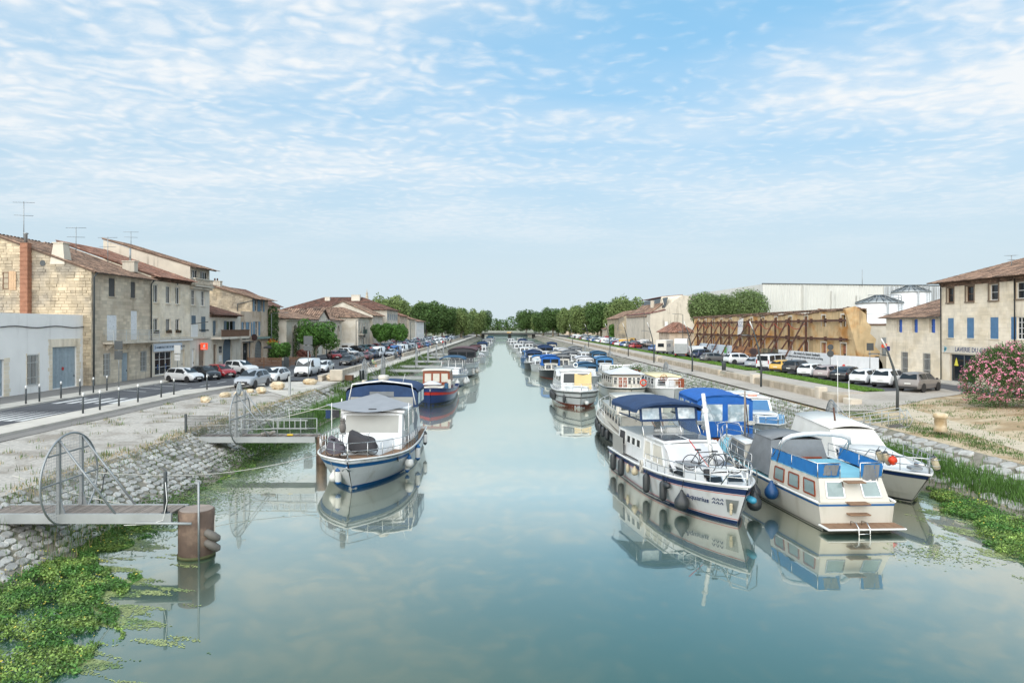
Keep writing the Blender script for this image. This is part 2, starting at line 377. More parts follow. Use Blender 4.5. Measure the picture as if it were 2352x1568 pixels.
# seat wall on the right, with steps; low parapet on the left
CW = M('cast_concrete', rgb(168,156,138), .9, .14, 1.2, .3, 30, streak=rgb(112,104,92), sa=.55, c2=rgb(188,176,158), s2=.6)
rw = thing('seat_wall', 'long cast concrete seat wall between lower quay and raised promenade', 'wall', (26.85, 90, 1.6))
y = 58.6; k = 0
for y1 in (67.5, 76.3, 82.2):
    MB().bb((-.2, y-90, 0), (.32, y1-90-.03, .72), .05).build('wall_block', CW, rw); y = y1
for k in range(4): MB().bb((.1+.34*k-.5, 82.25-90, 0), (.1+.34*k-.16, 84.9-90, .16*(k+1))).build('step', CW, rw)
y = 84.95
while y < 300:
    y1 = y+9; MB().bb((-.2, y-90, 0), (.32, y1-90-.04, .72), .05).build('wall_block', CW, rw); y = y1
LIME = M('pale_limestone', rgb(208,198,182), .9, .12, 2, .3, 30, c2=rgb(186,176,160), s2=1)
for nm, x0, x1, y0, y1, h, lab in (('stone_block', 26.55, 27.3, 57.5, 58.4, .95, 'pale square limestone block standing at the end of the seat wall'),
                               ('bench_wall', 26.6, 27.5, 54.4, 57.1, .62, 'short detached concrete bench wall beyond the limestone block'),
                               ('low_block', 26.9, 27.8, 52.9, 54.2, .42, 'lowest pale stone block nearest the arched gangway gate')):
    MB().bb((x0, y0, 1.5), (x1, y1, 1.66+h), .05).build(nm, LIME if nm != 'bench_wall' else CW, label=lab, cat='block')
for yy in (72.6, 118, 160): 
    MB().bb((26.5, yy, 1.6), (27.4, yy+.9, 2.62), .04).build('stone_block', LIME, label={72.6:'pale stone cube interrupting the seat wall near the white estate car',118:'pale stone cube in the seat wall near the box truck',160:'farthest pale stone cube in the seat wall'}[yy], cat='block')
lw = thing('quay_wall', 'low weathered stone parapet wall of the left quay promenade', 'wall', (-19.65, 90, 1.8))
LWM = M('weathered_limestone', rgb(190,180,164), .9, .16, 1.5, .4, 25, streak=rgb(120,114,104), sa=.5, c2=rgb(168,158,142), s2=.8)
y = 73.0; n = 0
while y < 330:
    L = R.uniform(2.2, 3.2)
    if not (122 < y < 131 or 176 < y < 182):
        MB().bb((-.22, y-90, 0), (.2, y+L-90-.02, .52), .03).build('stone', LWM, lw); MB().bb((-.27, y-90, .523), (.25, y+L-90-.015, .70+R.uniform(-.01,.01)), .03).build('coping', LWM, lw)
    y += L
# stone pitched banks
STONE = M('pitching_stone', rgb(174,172,167), .92, .25, 4, .6, 18, tone=.3, c2=rgb(126,123,117), s2=1.6, lo=.5, hi=.7)
def stone_shape(a, b_, h, rng, base=None, tilt=0):
    mb = base or MB(); n = 8; ring = []; ph = rng.uniform(-.25,.25)
    for k in range(n):
        an = 2*math.pi*(k+.5)/n+ph*.4; c, s_ = math.cos(an), math.sin(an); rr = rng.uniform(.88, 1.06)
        q = (abs(c)**7+abs(s_)**7)**(-1/7)
        ring.append((c*q*a*rr, s_*q*b_*rr))
    lo = [(x, y, -.1) for x, y in ring]; md = [(x, y, h*.55) for x, y in ring]; hi = [(x*.86+rng.uniform(-.02,.02), y*.87, h*rng.uniform(.6, 1.25)) for x, y in ring]
    mb.grid([lo, md, hi], True); mb.face(*hi); return mb
def bank(name, label, x0, z0, x1, z1, y0, y1, dx, dy, nobj, skip=None, seed=1):
    rng = random.Random(seed); th = thing(name, label, 'embankment', (x0, y0, z0))
    ln = math.hypot(x1-x0, z1-z0); ax = Vector(((x1-x0)/ln, 0, (z1-z0)/ln)); nn = Vector((0,1,0)).cross(ax); nn = -nn if nn.z < 0 else nn
    rot = Matrix((ax, (0,1,0), nn)).transposed().to_4x4()
    shapes = [stone_shape(dx*.5, dy*.5, .035, rng).mesh('stone') for _ in range(16)]
    for s_ in shapes: s_.materials.append(STONE)
    cells = []
    y = y0
    while y < y1:
        off = 0
        for r in range(int(ln/dx)):
            p = Vector((0,0,0)) + ax*((r+.5)*dx) + Vector((0, y-y0+(dy*.5 if r % 2 else 0)+rng.uniform(-.09,.09), 0))
            if skip and skip(p.x+x0, p.y+y0, r): continue
            cells.append(p)
        y += dy
    big = MB().use(STONE)
    for i, p in enumerate(cells):
        mt = Matrix.Translation(p) @ rot @ Matrix.Rotation(rng.uniform(-.12,.12), 4, 'Z') @ Matrix.Diagonal((rng.uniform(.8,1.06), rng.uniform(.7,1.12), rng.uniform(.5,1.7), 1))
        if i < nobj:
            o = bpy.data.objects.new('stone', shapes[rng.randrange(16)]); col.objects.link(o); o.parent = th; o.matrix_local = mt
        else:
            big.M = mt; big.tone = rng.random(); stone_shape(dx*.5, dy*.5, .035, rng, big)
    if len(cells) > nobj: big.build('stone_pitching', STONE, th, kind='stuff')
    for s_ in shapes:
        at = s_.attributes.new('tone', 'FLOAT', 'FACE'); v = rng.random(); at.data.foreach_set('value', [v]*len(s_.polygons))
    return th
bank('stone_embankment', 'sloping bank of rough white pitched stones below the left quay', -17.55, 1.79, -14.4, .1, 15, 63, .31, .46, 300, lambda x, y, r: R.random() < .05, 3)
bank('stone_embankment', 'weedy pitched stone bank under the further left gangways', -17.2, 1.74, -14.4, .1, 64, 130, .5, .8, 0, lambda x, y, r: R.random() < .2, 4)
bank('stone_embankment', 'pitched stone bank with big coping blocks on the near right side', 23.3, 1.52, 19.9, .15, 15, 48, .62, .95, 290, lambda x, y, r: R.random() < .06, 5)
bank('stone_embankment', 'grey pitched stone bank below the right promenade', 23.4, 1.52, 19.9, .15, 48.5, 120, .5, .75, 0, lambda x, y, r: R.random() < .08, 6)
# ------------------------------------------------------------------ building kit
Z = Vector((0,0,1))
class Bld:
    def __init__(s, name, label, cat, loc, group=None):
        s.loc = Vector(loc); s.root = thing(name, label, cat, loc, 0, group)
    def mb(s, m=None):
        b_ = MB(); b_.M = Matrix.Translation(-s.loc)
        if m: b_.use(m)
        return b_
def facade(B, mb, O, U, W, Hh, holes, dep=.22, jm=None):
    "wall plane with openings; holes = (u0,u1,v0,v1)"
    O, U = Vector(O), Vector(U); Nn = U.cross(Z)
    P = lambda u, v, d=0: O+U*u+Z*v+Nn*d
    us = sorted({0, W, *[h[i] for h in holes for i in (0,1)]}); vs_ = sorted({0, Hh, *[h[i] for h in holes for i in (2,3)]})
    for i in range(len(us)-1):
        for j in range(len(vs_)-1):
            uc, vc = (us[i]+us[i+1])/2, (vs_[j]+vs_[j+1])/2
            if any(h[0] < uc < h[1] and h[2] < vc < h[3] for h in holes): continue
            mb.face(P(us[i],vs_[j]), P(us[i+1],vs_[j]), P(us[i+1],vs_[j+1]), P(us[i],vs_[j+1]))
    for h in holes:
        a, b_, c, d = h[:4]
        mb.face(P(a,c,-dep),P(b_,c,-dep),P(b_,c),P(a,c)); mb.face(P(a,d),P(b_,d),P(b_,d,-dep),P(a,d,-dep))
        mb.face(P(a,c,-dep),P(a,c),P(a,d),P(a,d,-dep)); mb.face(P(b_,c),P(b_,c,-dep),P(b_,d,-dep),P(b_,d))
    return P
def masonry(mb, O, U, W, Hh, holes, bw=.6, bh=.3, rough=.02, rng=R, top=None, prob=1.0, base=.0):
    "courses of blocks standing 1 to 4 cm proud of the wall; top(u) limits the height"
    O, U = Vector(O), Vector(U); Nn = U.cross(Z); v = 0.0
    while v < Hh-.05:
        h = bh*rng.uniform(.8, 1.2); u = -rng.uniform(0, bw)
        while u < W:
            w_ = bw*rng.uniform(.55, 1.4); a, b_ = max(u, 0)+.012, min(u+w_, W)-.012; u += w_
            if b_-a < .08: continue
            v1 = min(v+h-.02, Hh)
            if top and max(v1 > top(a), v1 > top(b_)): 
                v1 = min(top(a), top(b_)); 
                if v1-v < .08: continue
            segs = [(a, b_)]
            for q in holes:
                if q[2] < v1 and q[3] > v+.02:
                    ns = []
                    for s0, s1 in segs:
                        if q[1] <= s0 or q[0] >= s1: ns.append((s0, s1)); continue
                        if q[0]-s0 > .1: ns.append((s0, q[0]))
                        if s1-q[1] > .1: ns.append((q[1], s1))
                    segs = ns
            if rng.random() > prob: continue
            d = base+.006+abs(rng.gauss(0, rough)); k = .015
            mb.tone = rng.random()
            for s0, s1 in segs:
                p = lambda uu, vv, dd: O+U*uu+Z*vv+Nn*dd
                lo = [p(s0,v,-.004), p(s1,v,-.004), p(s1,v1,-.004), p(s0,v1,-.004)]; hi = [p(s0+k,v+k,d), p(s1-k,v+k,d), p(s1-k,v1-k,d), p(s0+k,v1-k,d)]
                mb.grid([lo, hi], True); mb.face(*hi)
        v += h
    mb.tone = .5
    return mb
def win(B, P, h, frame=WHITE, pane=PANE, nx=2, ny=2, dep=.16, sill=None, name='window', curtain=None):
    a, b_, c, d = h[:4]; g = B.mb(pane); g.face(P(a,c,-dep),P(b_,c,-dep),P(b_,d,-dep),P(a,d,-dep)); o = g.build(name, parent=B.root)
    f = B.mb(frame); t = min(.07, (b_-a)*.1)
    def brd(u0, u1, v0, v1): f.slab([P(u0,v0,-dep+.01),P(u1,v0,-dep+.01),P(u1,v1,-dep+.01),P(u0,v1,-dep+.01)], (P(0,0,1)-P(0,0,0))*.05)
    brd(a,a+t,c,d); brd(b_-t,b_,c,d); brd(a+t,b_-t,c,c+t); brd(a+t,b_-t,d-t,d)
    for i in range(1, nx): brd(a+(b_-a)*i/nx-t*.4, a+(b_-a)*i/nx+t*.4, c+t, d-t)
    for i in range(1, ny): brd(a+t, b_-t, c+(d-c)*i/ny-t*.3, c+(d-c)*i/ny+t*.3)
    f.build('frame', parent=o)
    if curtain:
        cu = B.mb(curtain); cu.face(P(a+t,c+t,-dep+.004),P(a+(b_-a)*.35,c+t,-dep+.004),P(a+(b_-a)*.3,d-t,-dep+.004),P(a+t,d-t,-dep+.004)); cu.build('curtain', parent=o)
    if sill:
        q = B.mb(sill); q.slab([P(a-.12,c-.12,-.02),P(b_+.12,c-.12,-.02),P(b_+.12,c,-.02),P(a-.12,c,-.02)], (P(0,0,1)-P(0,0,0))*.16); q.build('sill', parent=B.root)
    return o
def shutter(B, P, a, b_, c, d, off, mat, boards=3, name='shutter'):
    n = P(0,0,1)-P(0,0,0); s = B.mb(mat); w_ = (b_-a)/boards
    for i in range(boards):
        x0, x1 = a+w_*i+.006, a+w_*(i+1)-.006
        s.slab([P(x0,c,off),P(x1,c,off),P(x1,d,off),P(x0,d,off)], n*.035)
    for v in (.14, .5, .86):
        vv = c+(d-c)*v; s.slab([P(a+.02,vv-.05,off+.033),P(b_-.02,vv-.05,off+.033),P(b_-.02,vv+.05,off+.033),P(a+.02,vv+.05,off+.033)], n*.025)
    return s.build(name, parent=B.root)
def bars(B, P, h, n, mat, off=.05, name='window_bars', cross=2):
    a, b_, c, d = h[:4]; s = B.mb(mat)
    for i in range(n):
        u = a+(b_-a)*(i+.5)/n; s.bar(P(u,c-.1,off), P(u,d+.1,off), .03)
    for j in range(cross): v = c+(d-c)*(j+.5)/cross; s.bar(P(a-.05,v,off-.02), P(b_+.05,v,off-.02), .04)
    return s.build(name, parent=B.root)
def boards(B, P, h, mat, name='door', n=4, dep=.14, handle=True):
    a, b_, c, d = h[:4]; nn = P(0,0,1)-P(0,0,0); s = B.mb(mat); w_ = (b_-a)/n
    for i in range(n):
        x0, x1 = a+w_*i+.008, a+w_*(i+1)-.008; s.tone = R.random()
        s.slab([P(x0,c,-dep),P(x1,c,-dep),P(x1,d,-dep),P(x0,d,-dep)], nn*R.uniform(.03,.045))
    s.tone = .5; s.slab([P(a,c,-dep-.01),P(b_,c,-dep-.01),P(b_,d,-dep-.01),P(a,d,-dep-.01)], nn*.012)
    o = s.build(name, parent=B.root)
    if handle: B.mb(DARKM).box(P(b_-w_*.6, c+1.05, -dep+.07), (.06,.06,.16)).build('handle', parent=o)
    return o
TILE = M('clay_tile', rgb(142,116,99), .9, .2, 1.2, tone=.55, c2=rgb(112,94,82), s2=.7, lo=.45, hi=.7)
TILER = M('red_clay_tile', rgb(146,112,97), .9, .25, 1.2, tone=.5, c2=rgb(126,84,66), s2=.8)
TILEB = M('brown_clay_tile', rgb(116,84,72), .9, .2, 1, tone=.4, c2=rgb(92,74,66), s2=.7)
def roof(B, e0, e1, r1, r0, tile=TILE, tw=.24, tl=.42, thick=.12, name='roof', under=None, rng=R):
    "pitched plane: eave e0-e1, ridge r0-r1, covered with half-round tiles"
    e0, e1, r0, r1 = map(Vector, (e0, e1, r0, r1)); n = (e1-e0).cross(r0-e0).normalized()
    if n.z < 0: n = -n
    s = B.mb(under or tile); s.slab([e0,e1,r1,r0], -n*thick); o = s.build(name, parent=B.root)
    t = B.mb(tile); W = max((e1-e0).length, (r1-r0).length); Lg = ((r0-e0).length+(r1-e1).length)/2; nx, ny = max(2,int(W/tw)), max(2,int(Lg/tl))
    def pt(u, v, h): a = e0.lerp(e1, u); c = r0.lerp(r1, u); return a.lerp(c, v)+n*h
    for i in range(nx):
        u0, u1 = i/nx, (i+.86)/nx; um = (u0+u1)/2
        for j in range(ny):
            v0, v1 = j/ny-.012, (j+1)/ny+.01; l0, l1 = .035+rng.uniform(0,.02), .01; t.tone = rng.random()
            if rng.random() < .01: continue
            if j == 0: v0 -= .03
            hh = tw*.36
            lo = [pt(u0,v0,l0), pt(u0+(um-u0)*.45,v0,l0+hh*.85), pt(u1-(u1-um)*.45,v0,l0+hh*.85), pt(u1,v0,l0)]
            hi = [pt(u0,v1,l1), pt(u0+(um-u0)*.45,v1,l1+hh*.8), pt(u1-(u1-um)*.45,v1,l1+hh*.8), pt(u1,v1,l1)]
            t.grid([lo, hi]); t.face(*reversed(lo))
    t.build('roof_tiles', parent=o, kind='stuff'); return o
def genoise(B, p0, p1, out, rows=2, tile=TILE, r=.11):
    "rows of tile ends under the eave"
    p0, p1, out = Vector(p0), Vector(p1), Vector(out); s = B.mb(tile); L = (p1-p0).length; n = int(L/(2*r+.03)); d = (p1-p0)/n
    for k in range(rows):
        for i in range(n):
            c = p0+d*(i+.5)+Vector((0,0,-.17*(rows-k)))+out*0; s.tone = R.random()
            w_ = d.normalized(); a = [c+w_*r*math.cos(t_)+Vector((0,0,r*math.sin(t_))) for t_ in (0, math.pi*.33, math.pi*.67, math.pi)]
            e = out*(.13*(k+1)); b2 = [p+e for p in a]
            s.grid([a, b2]); s.face(*b2)
    s.tone = .4
    for k in range(rows):
        e = out*(.13*(k+1)+.01); z0 = Vector((0,0,-.17*(rows-k)+.115)); s.slab([p0+z0, p1+z0, p1+z0+e, p0+z0+e], (0,0,.05))
    return s.build('cornice', parent=B.root)
def pipe(B, pts, r=.06, mat=DARKM, name='downpipe'): return B.mb(mat).tube(pts, r, 6).build(name, parent=B.root)
def text(body, size, p, U, mat, parent=None, name='lettering', ext=.01, loc=None, align='CENTER', shear=0.0):
    cu = bpy.data.curves.new(name, 'FONT'); cu.body = body; cu.size = size; cu.extrude = ext; cu.align_x = align; cu.align_y = 'CENTER'; cu.materials.append(mat); cu.resolution_u = 2; cu.shear = shear
    o = bpy.data.objects.new(name, cu); col.objects.link(o); U = Vector(U).normalized(); n = U.cross(Z); v = n.cross(U)
    mt = Matrix((U, v, n)).transposed().to_4x4(); mt.translation = Vector(p)-(Vector(loc) if loc is not None else Vector())
    if parent: o.parent = parent
    o.matrix_local = mt
    me = bpy.data.meshes.new_from_object(o.evaluated_get(bpy.context.evaluated_depsgraph_get())); n2 = bpy.data.objects.new(name, me); col.objects.link(n2)
    if parent: n2.parent = parent
    n2.matrix_local = mt; bpy.data.objects.remove(o); return n2
def antenna(B, p, h, mat=STEEL):
    p = Vector(p); s = B.mb(mat); s.tube([p, p+Vector((0,0,h))], .035, 5)
    for k, (zz, L) in enumerate(((.97, 1.7), (.62, 1.5))):
        c = p+Vector((0,0,h*zz)); d = Vector((math.cos(.5+k*.3), math.sin(.5+k*.3), .06)); s.tube([c-d*L*.5, c+d*L*.5], .02, 4)
        e = d.cross(Z)
        for j in range(7): q = c+d*(L*(j/6-.5)); s.tube([q-e*.22, q+e*.22], .012, 3)
    return s.build('antenna', parent=B.root)
def chimney(B, p, d, h, mat, pots=1):
    p = Vector(p); o = B.mb(mat).box(p+Vector((0,0,h/2)), (d[0], d[1], h), 0, .03).build('chimney', parent=B.root)
    B.mb(mat).box(p+Vector((0,0,h+.06)), (d[0]+.16, d[1]+.16, .12), 0, .02).build('cap', parent=o)
    for k in range(pots): B.mb(TILER).lathe([(.14,0),(.11,.4),(.13,.42)], 8, p+Vector(((k-(pots-1)/2)*.4,0,h+.12))).build('chimney_pot', parent=o)
    return o
# wall materials
OLD = M('old_limestone', rgb(194,178,152), .92, .22, .9, .35, 22, tone=.2, c2=rgb(146,138,126), s2=.28, lo=.42, hi=.68, streak=rgb(110,100,88), sa=.45)
OLD2 = M('grey_limestone', rgb(208,196,176), .92, .16, .8, .3, 24, tone=.16, c2=rgb(186,172,152), s2=.4, streak=rgb(122,112,100), sa=.4)
CREAM = M('cream_limestone', rgb(234,222,202), .92, .12, .8, .3, 24, tone=.07, c2=rgb(222,208,184), s2=.5, streak=rgb(140,126,106), sa=.35)
PALE = M('pale_render', rgb(226,218,204), .92, .1, .6, .2, 30, tone=.1, c2=rgb(212,202,184), s2=.5, streak=rgb(150,140,126), sa=.35)
WHITER = M('white_render', rgb(240,238,234), .92, .06, .5, .15, 30, streak=rgb(190,186,180), sa=.25)
PINK = M('buff_render', rgb(220,202,182), .92, .12, .6, .2, 30, tone=.12, c2=rgb(188,166,142), s2=.6, streak=rgb(146,128,112), sa=.4)
CEM = M('stained_cement', rgb(204,195,180), .92, .12, .6, .25, 20, streak=rgb(118,110,98), sa=.6)
BLUEG = M('blue_grey_paint', rgb(150,164,172), .75, .14, 3, tone=.1, streak=rgb(180,186,188), sa=.4)
BLUESH = M('blue_shutter', rgb(120,150,172), .75, .12, 2, tone=.1, streak=rgb(160,176,186), sa=.3)
BLUES2 = M('mid_blue_shutter', rgb(86,124,160), .7, .12, 2)
GREYSH = M('grey_shutter', rgb(84,84,84), .8, .12, 2)
DKBLUE = M('slate_shutter', rgb(92,108,120), .75, .1, 2)
WHITEP = M('peeling_white', rgb(222,224,226), .8, .08, 3, c2=rgb(140,142,144), s2=5, lo=.62, hi=.7)
IRON = M('painted_ironwork', rgb(190,192,190), .6, .1)
RUST = M('rusty_steel', rgb(96,66,54), .8, .25, 2, .2, 30, c2=rgb(70,52,46), s2=1.5)
TERR = M('terracotta_flue', rgb(152,108,86), .9, .2, 2, streak=rgb(120,80,60), sa=.5)
BRWOOD = M('brown_wood', rgb(112,82,62), .7, .2, 4)
DOORBR = M('brown_door', rgb(134,116,100), .7, .12, 2)
RX = Vector((0,1,0))          # left row: facades face +X, u runs along +Y
def lrow(Y0): return lambda x: 61152/(1157-x)-Y0
# ---- white low building
B = Bld('white_garage', 'low whitewashed garage building with blue-grey double door at left edge', 'building', (-39.8, 55, 2.0))
Y0 = 40.0; O = Vector((-39.8, Y0, 1.9)); hl = [(57-Y0,58.4-Y0,.9,3.4),(60.2-Y0,63.65-Y0,.2,3.98),(52.3-Y0,54.4-Y0,.2,3.2)]
mb = B.mb(WHITER); P = facade(B, mb, O, RX, 24.6, 6.9, hl, .3)
mb.bb((-52,Y0,1.9),(-39.85,64.55,2.2)); mb.face((-39.8,Y0,8.8),(-39.8,64.6,8.8),(-40.15,64.6,8.8),(-40.15,Y0,8.8)); mb.face((-40.15,Y0,8.8),(-40.15,64.6,8.8),(-40.15,64.6,8.2),(-40.15,Y0,8.2)); mb.face((-60,Y0,8.25),(-40.15,Y0,8.25),(-40.15,64.6,8.25),(-60,64.6,8.25))
mb.face((-39.8,Y0,1.9),(-39.8,Y0,8.8),(-60,Y0,8.8),(-60,Y0,1.9)); mb.build('wall', parent=B.root)
boards(B, P, hl[1], BLUEG, 'garage_door', 12, .22); boards(B, P, hl[2], BLUEG, 'door', 4, .22)
win(B, P, hl[0], BLUEG, GLASS, 2, 1, .24); bars(B, P, hl[0], 9, IRON)
q = B.mb(M('red_sign', (.4,.03,.03), .5, 0)); c = P(61.85-Y0, 2.0, -.16); q.lathe([(.16,0),(.16,.02)], 16, c, 'X'); q.build('no_parking_sign', parent=B.root)
OLDST = CREAM
for h, ex in ((hl[1], .62), (hl[0], .14), (hl[2], .75)):
    s = B.mb(OLDST); v = h[2]
    while v < h[3]:
        dv = R.uniform(.28,.4)
        for sd in (0, 1):
            w_ = ex*R.uniform(.6,1); s.tone = R.random(); u0, u1 = (h[0]-w_, h[0]+.01) if sd == 0 else (h[1]-.01, h[1]+w_)
            s.slab([P(u0,v+.01,-.05),P(u1,v+.01,-.05),P(u1,min(v+dv-.015,h[3]+.2),-.05),P(u0,min(v+dv-.015,h[3]+.2),-.05)], (.065,0,0))
        v += dv
    s.build('stone_surround', parent=B.root, kind='stuff')
h = hl[1]
for k in range(13):
    u0 = h[0]-.35+(h[1]-h[0]+.7)*k/13; u1 = u0+(h[1]-h[0]+.7)/13-.015; m_ = (h[0]+h[1])/2; f = lambda u: (u-m_)*.12
    s = B.mb(OLDST); s.tone = R.random(); s.slab([P(u0,h[3]+.01,-.05),P(u1,h[3]+.01,-.05),P(u1+f(u1),h[3]+.72,-.05),P(u0+f(u0),h[3]+.72,-.05)], (.075,0,0)); s.build('voussoir', parent=B.root)
MB().tube([Vector((-39.74, 40+i*.82, 7.75-.15*math.sin(i*.5)**2)) for i in range(31)], .04, 5).build('power_cable', BLACK, label='black cable sagging along the top of the white garage wall', cat='cable')
# ---- house 1
B = Bld('stone_house', 'tall weathered stone house with peeling white shutters and iron balcony', 'house', (-39, 70, 2.0))
Y0, Y1 = 64.6, 75.5; O = Vector((-39, Y0, 1.9)); W = Y1-Y0; U = lambda x: x-Y0
up = [(67.4-Y0,68.5-Y0,8.8,10.6),(71.36-Y0,72.3-Y0,8.8,10.5)]; md = [(67.1-Y0,68.8-Y0,4.42,6.95),(71.4-Y0,72.6-Y0,4.42,7.45)]; gr = [(66.5-Y0,67.6-Y0,1.0,3.15),(73.3-Y0,74.5-Y0,1.0,3.1)]; dr = [(69.7-Y0,70.95-Y0,.2,3.1)]
hl = up+md+gr+dr; mb = B.mb(OLD2); P = facade(B, mb, O, RX, W, 11.1, hl, .2)
ridge = Vector((-48.2, Y0, 16.35)); eave = Vector((-39, Y0, 13.0))
mb.use(OLD); mb.face((-39,Y0,1.9),(-39,Y0,13.0),(-48.2,Y0,16.3),(-57.4,Y0,13.0),(-57.4,Y0,1.9)); mb.face((-39,Y1,1.9),(-57.4,Y1,1.9),(-57.4,Y1,13),(-48.2,Y1,16.3),(-39,Y1,13)); mb.build('wall', parent=B.root)
masonry(B.mb(OLD2), O, RX, W, 11.1, hl, .75, .33, .006).build('facade_masonry', parent=B.root, kind='stuff')
go = Vector((-57.4, Y0, 1.9)); gt = lambda u: 11.1+3.3*(1-abs(u-9.2)/9.2)-.06
gw = [(18.4-16.8,18.4-15.5,9.0,10.8)]
masonry(B.mb(OLD), go, (1,0,0), 18.4, 14.4, [(10.0,10.6,9.3,11.0)], .7, .27, .03, R, gt).build('gable_masonry', parent=B.root, kind='stuff')
win(B, lambda u, v, d=0: go+Vector((u,0,v))+Vector((0,-d,0)), (10.02,10.6,9.35,10.95), BRWOOD, GLASS, 1, 3, .02)
shutter(B, lambda u, v, d=0: go+Vector((u,0,v))+Vector((0,-d,0)), 10.62, 11.3, 9.25, 11.05, .05, M('tan_shutter', rgb(190,160,128), .7, .1), 3)
fl = B.mb(TERR)
for k in range(17): fl.box((-45.0, Y0-.32, 8.6+k*.42), (.72,.62,.42), 0, .03); fl.box((-45.0, Y0-.32, 8.6+k*.42+.2), (.78,.68,.05))
fl.build('flue', parent=B.root)
B.mb(STEEL).lathe([(.14,0),(.14,1.1),(.22,1.12),(.22,1.2),(.1,1.25)], 10, (-45.0,Y0-.32,15.3)).build('flue_cowl', parent=B.root)
roof(B, (-38.6,Y0-.12,12.9), (-38.6,Y1,12.9), (-48.2,Y1,16.42), (-48.2,Y0-.12,16.42)); roof(B, (-57.8,Y1,12.9), (-57.8,Y0-.12,12.9), (-48.2,Y0-.12,16.42), (-48.2,Y1,16.42), tl=.8, tw=.5)
c = B.mb(CEM); c.prism([(-42.9,64.5),(-41.5,64.5),(-41.5,65.7),(-42.9,65.7)], 13.6, 15.6, [(-42.65,64.65),(-41.75,64.65),(-41.75,65.55),(-42.65,65.55)]); c.box((-42.2,65.1,15.64),(1.1,1.1,.08)); c.build('chimney', parent=B.root)
B.mb(DARKM).lathe([(.27,0),(.27,.03)], 14, (-43.6,Y0-.06,13.7), 'Y').build('oculus', parent=B.root)
antenna(B, (-46.4,66,16.2), 3.6); antenna(B, (-42.6,68,15.0), 2.6); antenna(B, (-40.6,70,14.2), 2.7)
chimney(B, (-40.6,74.2,13.6), (1.3,.8), 1.1, CEM, 0); B.mb(STEEL).tube([(-40.6,74.2,14.7),(-40.6,74.2,16.2)], .1, 8).build('flue_pipe', parent=B.root)
for h in up: shutter(B, P, h[0], h[1], h[2], h[3], -.1, GREYSH, 4)
for h in up: B.mb(OLD2).slab([P(h[0]-.1,h[2]-.12,0),P(h[1]+.1,h[2]-.12,0),P(h[1]+.1,h[2],0),P(h[0]-.1,h[2],0)], (.1,0,0)).build('sill', parent=B.root)
for h in md: shutter(B, P, h[0], h[1], h[2], h[3], -.06, WHITEP, 4)
for h in gr: win(B, P, h, BLUEG, PANE, 2, 2, .16); bars(B, P, h, 7, IRON)
boards(B, P, dr[0], BLUEG, 'door', 4, .16)
bal = B.mb(CEM); bal.bb((-39,66.4,6.0),(-37.9,75.3,6.16)); o = bal.build('balcony', parent=B.root)
ra = B.mb(IRON)
for zz in (7.33, 7.12, 6.95): ra.bar((-37.95,66.45,zz),(-37.95,75.25,zz),.045); ra.bar((-39,66.45,zz),(-37.95,66.45,zz),.045)
for k in range(5): ra.bar((-37.95,66.45+k*2.2,6.16),(-37.95,66.45+k*2.2,7.35),.05)
for k in range(44): y_ = 66.5+k*.2; ra.bar((-37.96,y_,6.2),(-37.96,y_+.2,6.95),.012); ra.bar((-37.96,y_+.2,6.2),(-37.96,y_,6.95),.012)
ra.build('railing', parent=o)
for y_ in (67,70.5,74.5): B.mb(CEM).slab([(-39,y_,6.0),(-38.2,y_,6.0),(-39,y_,5.3)], (0,.18,0)).build('bracket', parent=o)
pipe(B, [(-38.5,64.75,12.85),(-38.5,75.5,12.85)], .09, DARKM, 'gutter'); pipe(B, [(-38.55,64.75,12.8),(-38.85,64.75,12.4),(-38.88,64.75,2.0)], .075); pipe(B, [(-38.55,75.3,12.8),(-38.85,75.3,12.4),(-38.88,75.3,2.0)], .07)
# ---- house 2, the laboratory
B = Bld('laboratory_house', 'cream stone house over a medical laboratory shopfront', 'house', (-39, 80, 2.0))
Y0, Y1 = 75.5, 84.9; W = Y1-Y0; O = Vector((-39, Y0, 1.9)); cols = ((76.0,77.1),(78.8,79.9),(81.1,82.2))
hl = [(a-Y0,b_-Y0,8.5,10.5) for a, b_ in cols]+[(a-Y0,b_-Y0,5.05,6.7) for a, b_ in cols]; sh = (76.3-Y0,80.3-Y0,.35,2.95); en = (81.0-Y0,83.4-Y0,.2,3.0)
mb = B.mb(CREAM); P = facade(B, mb, O, RX, W, 11.45, hl+[sh,en], .22); mb.face((-39,Y0,1.9),(-39,Y0,13.3),(-49.5,Y0,17.0),(-49.5,Y0,1.9)); mb.face((-39,Y1,1.9),(-49.5,Y1,1.9),(-49.5,Y1,17.0),(-39,Y1,13.3)); mb.build('wall', parent=B.root)
masonry(B.mb(CREAM), O+Vector((0,0,4.0)), RX, W, 7.4, [(a,b_,c-4.0,d-4.0) for a,b_,c,d in hl], .7, .32, .007).build('facade_masonry', parent=B.root, kind='stuff')
CURT = M('white_curtain', (.7,.7,.68), .9, .1)
for i, h in enumerate(hl): win(B, P, h, WHITE, PANE, 2, 1, .18, CREAM, curtain=CURT if i % 2 else None)
FLOW = M('window_box_plants', rgb(70,74,52), .9, .4, 8, c2=rgb(112,70,66), s2=6)
for h in hl[3:]:
    f = B.mb(FLOW)
    for k in range(16): f.box(P(R.uniform(h[0]+.05,h[1]-.05), h[2]+R.uniform(.1,.3), R.uniform(0,.2)), (.16,.16,.16), R.random()*3, 0, R.random()*3)
    f.bb(P(h[0],h[2],.0), P(h[1],h[2]+.16,.2)); f.build('window_box', parent=B.root)
win(B, P, sh, WHITE, GLASS, 3, 3, .2, name='shop_window'); boards(B, P, (en[0]+1.2,en[1],en[2],en[3]), PALE, 'door', 2, .2)
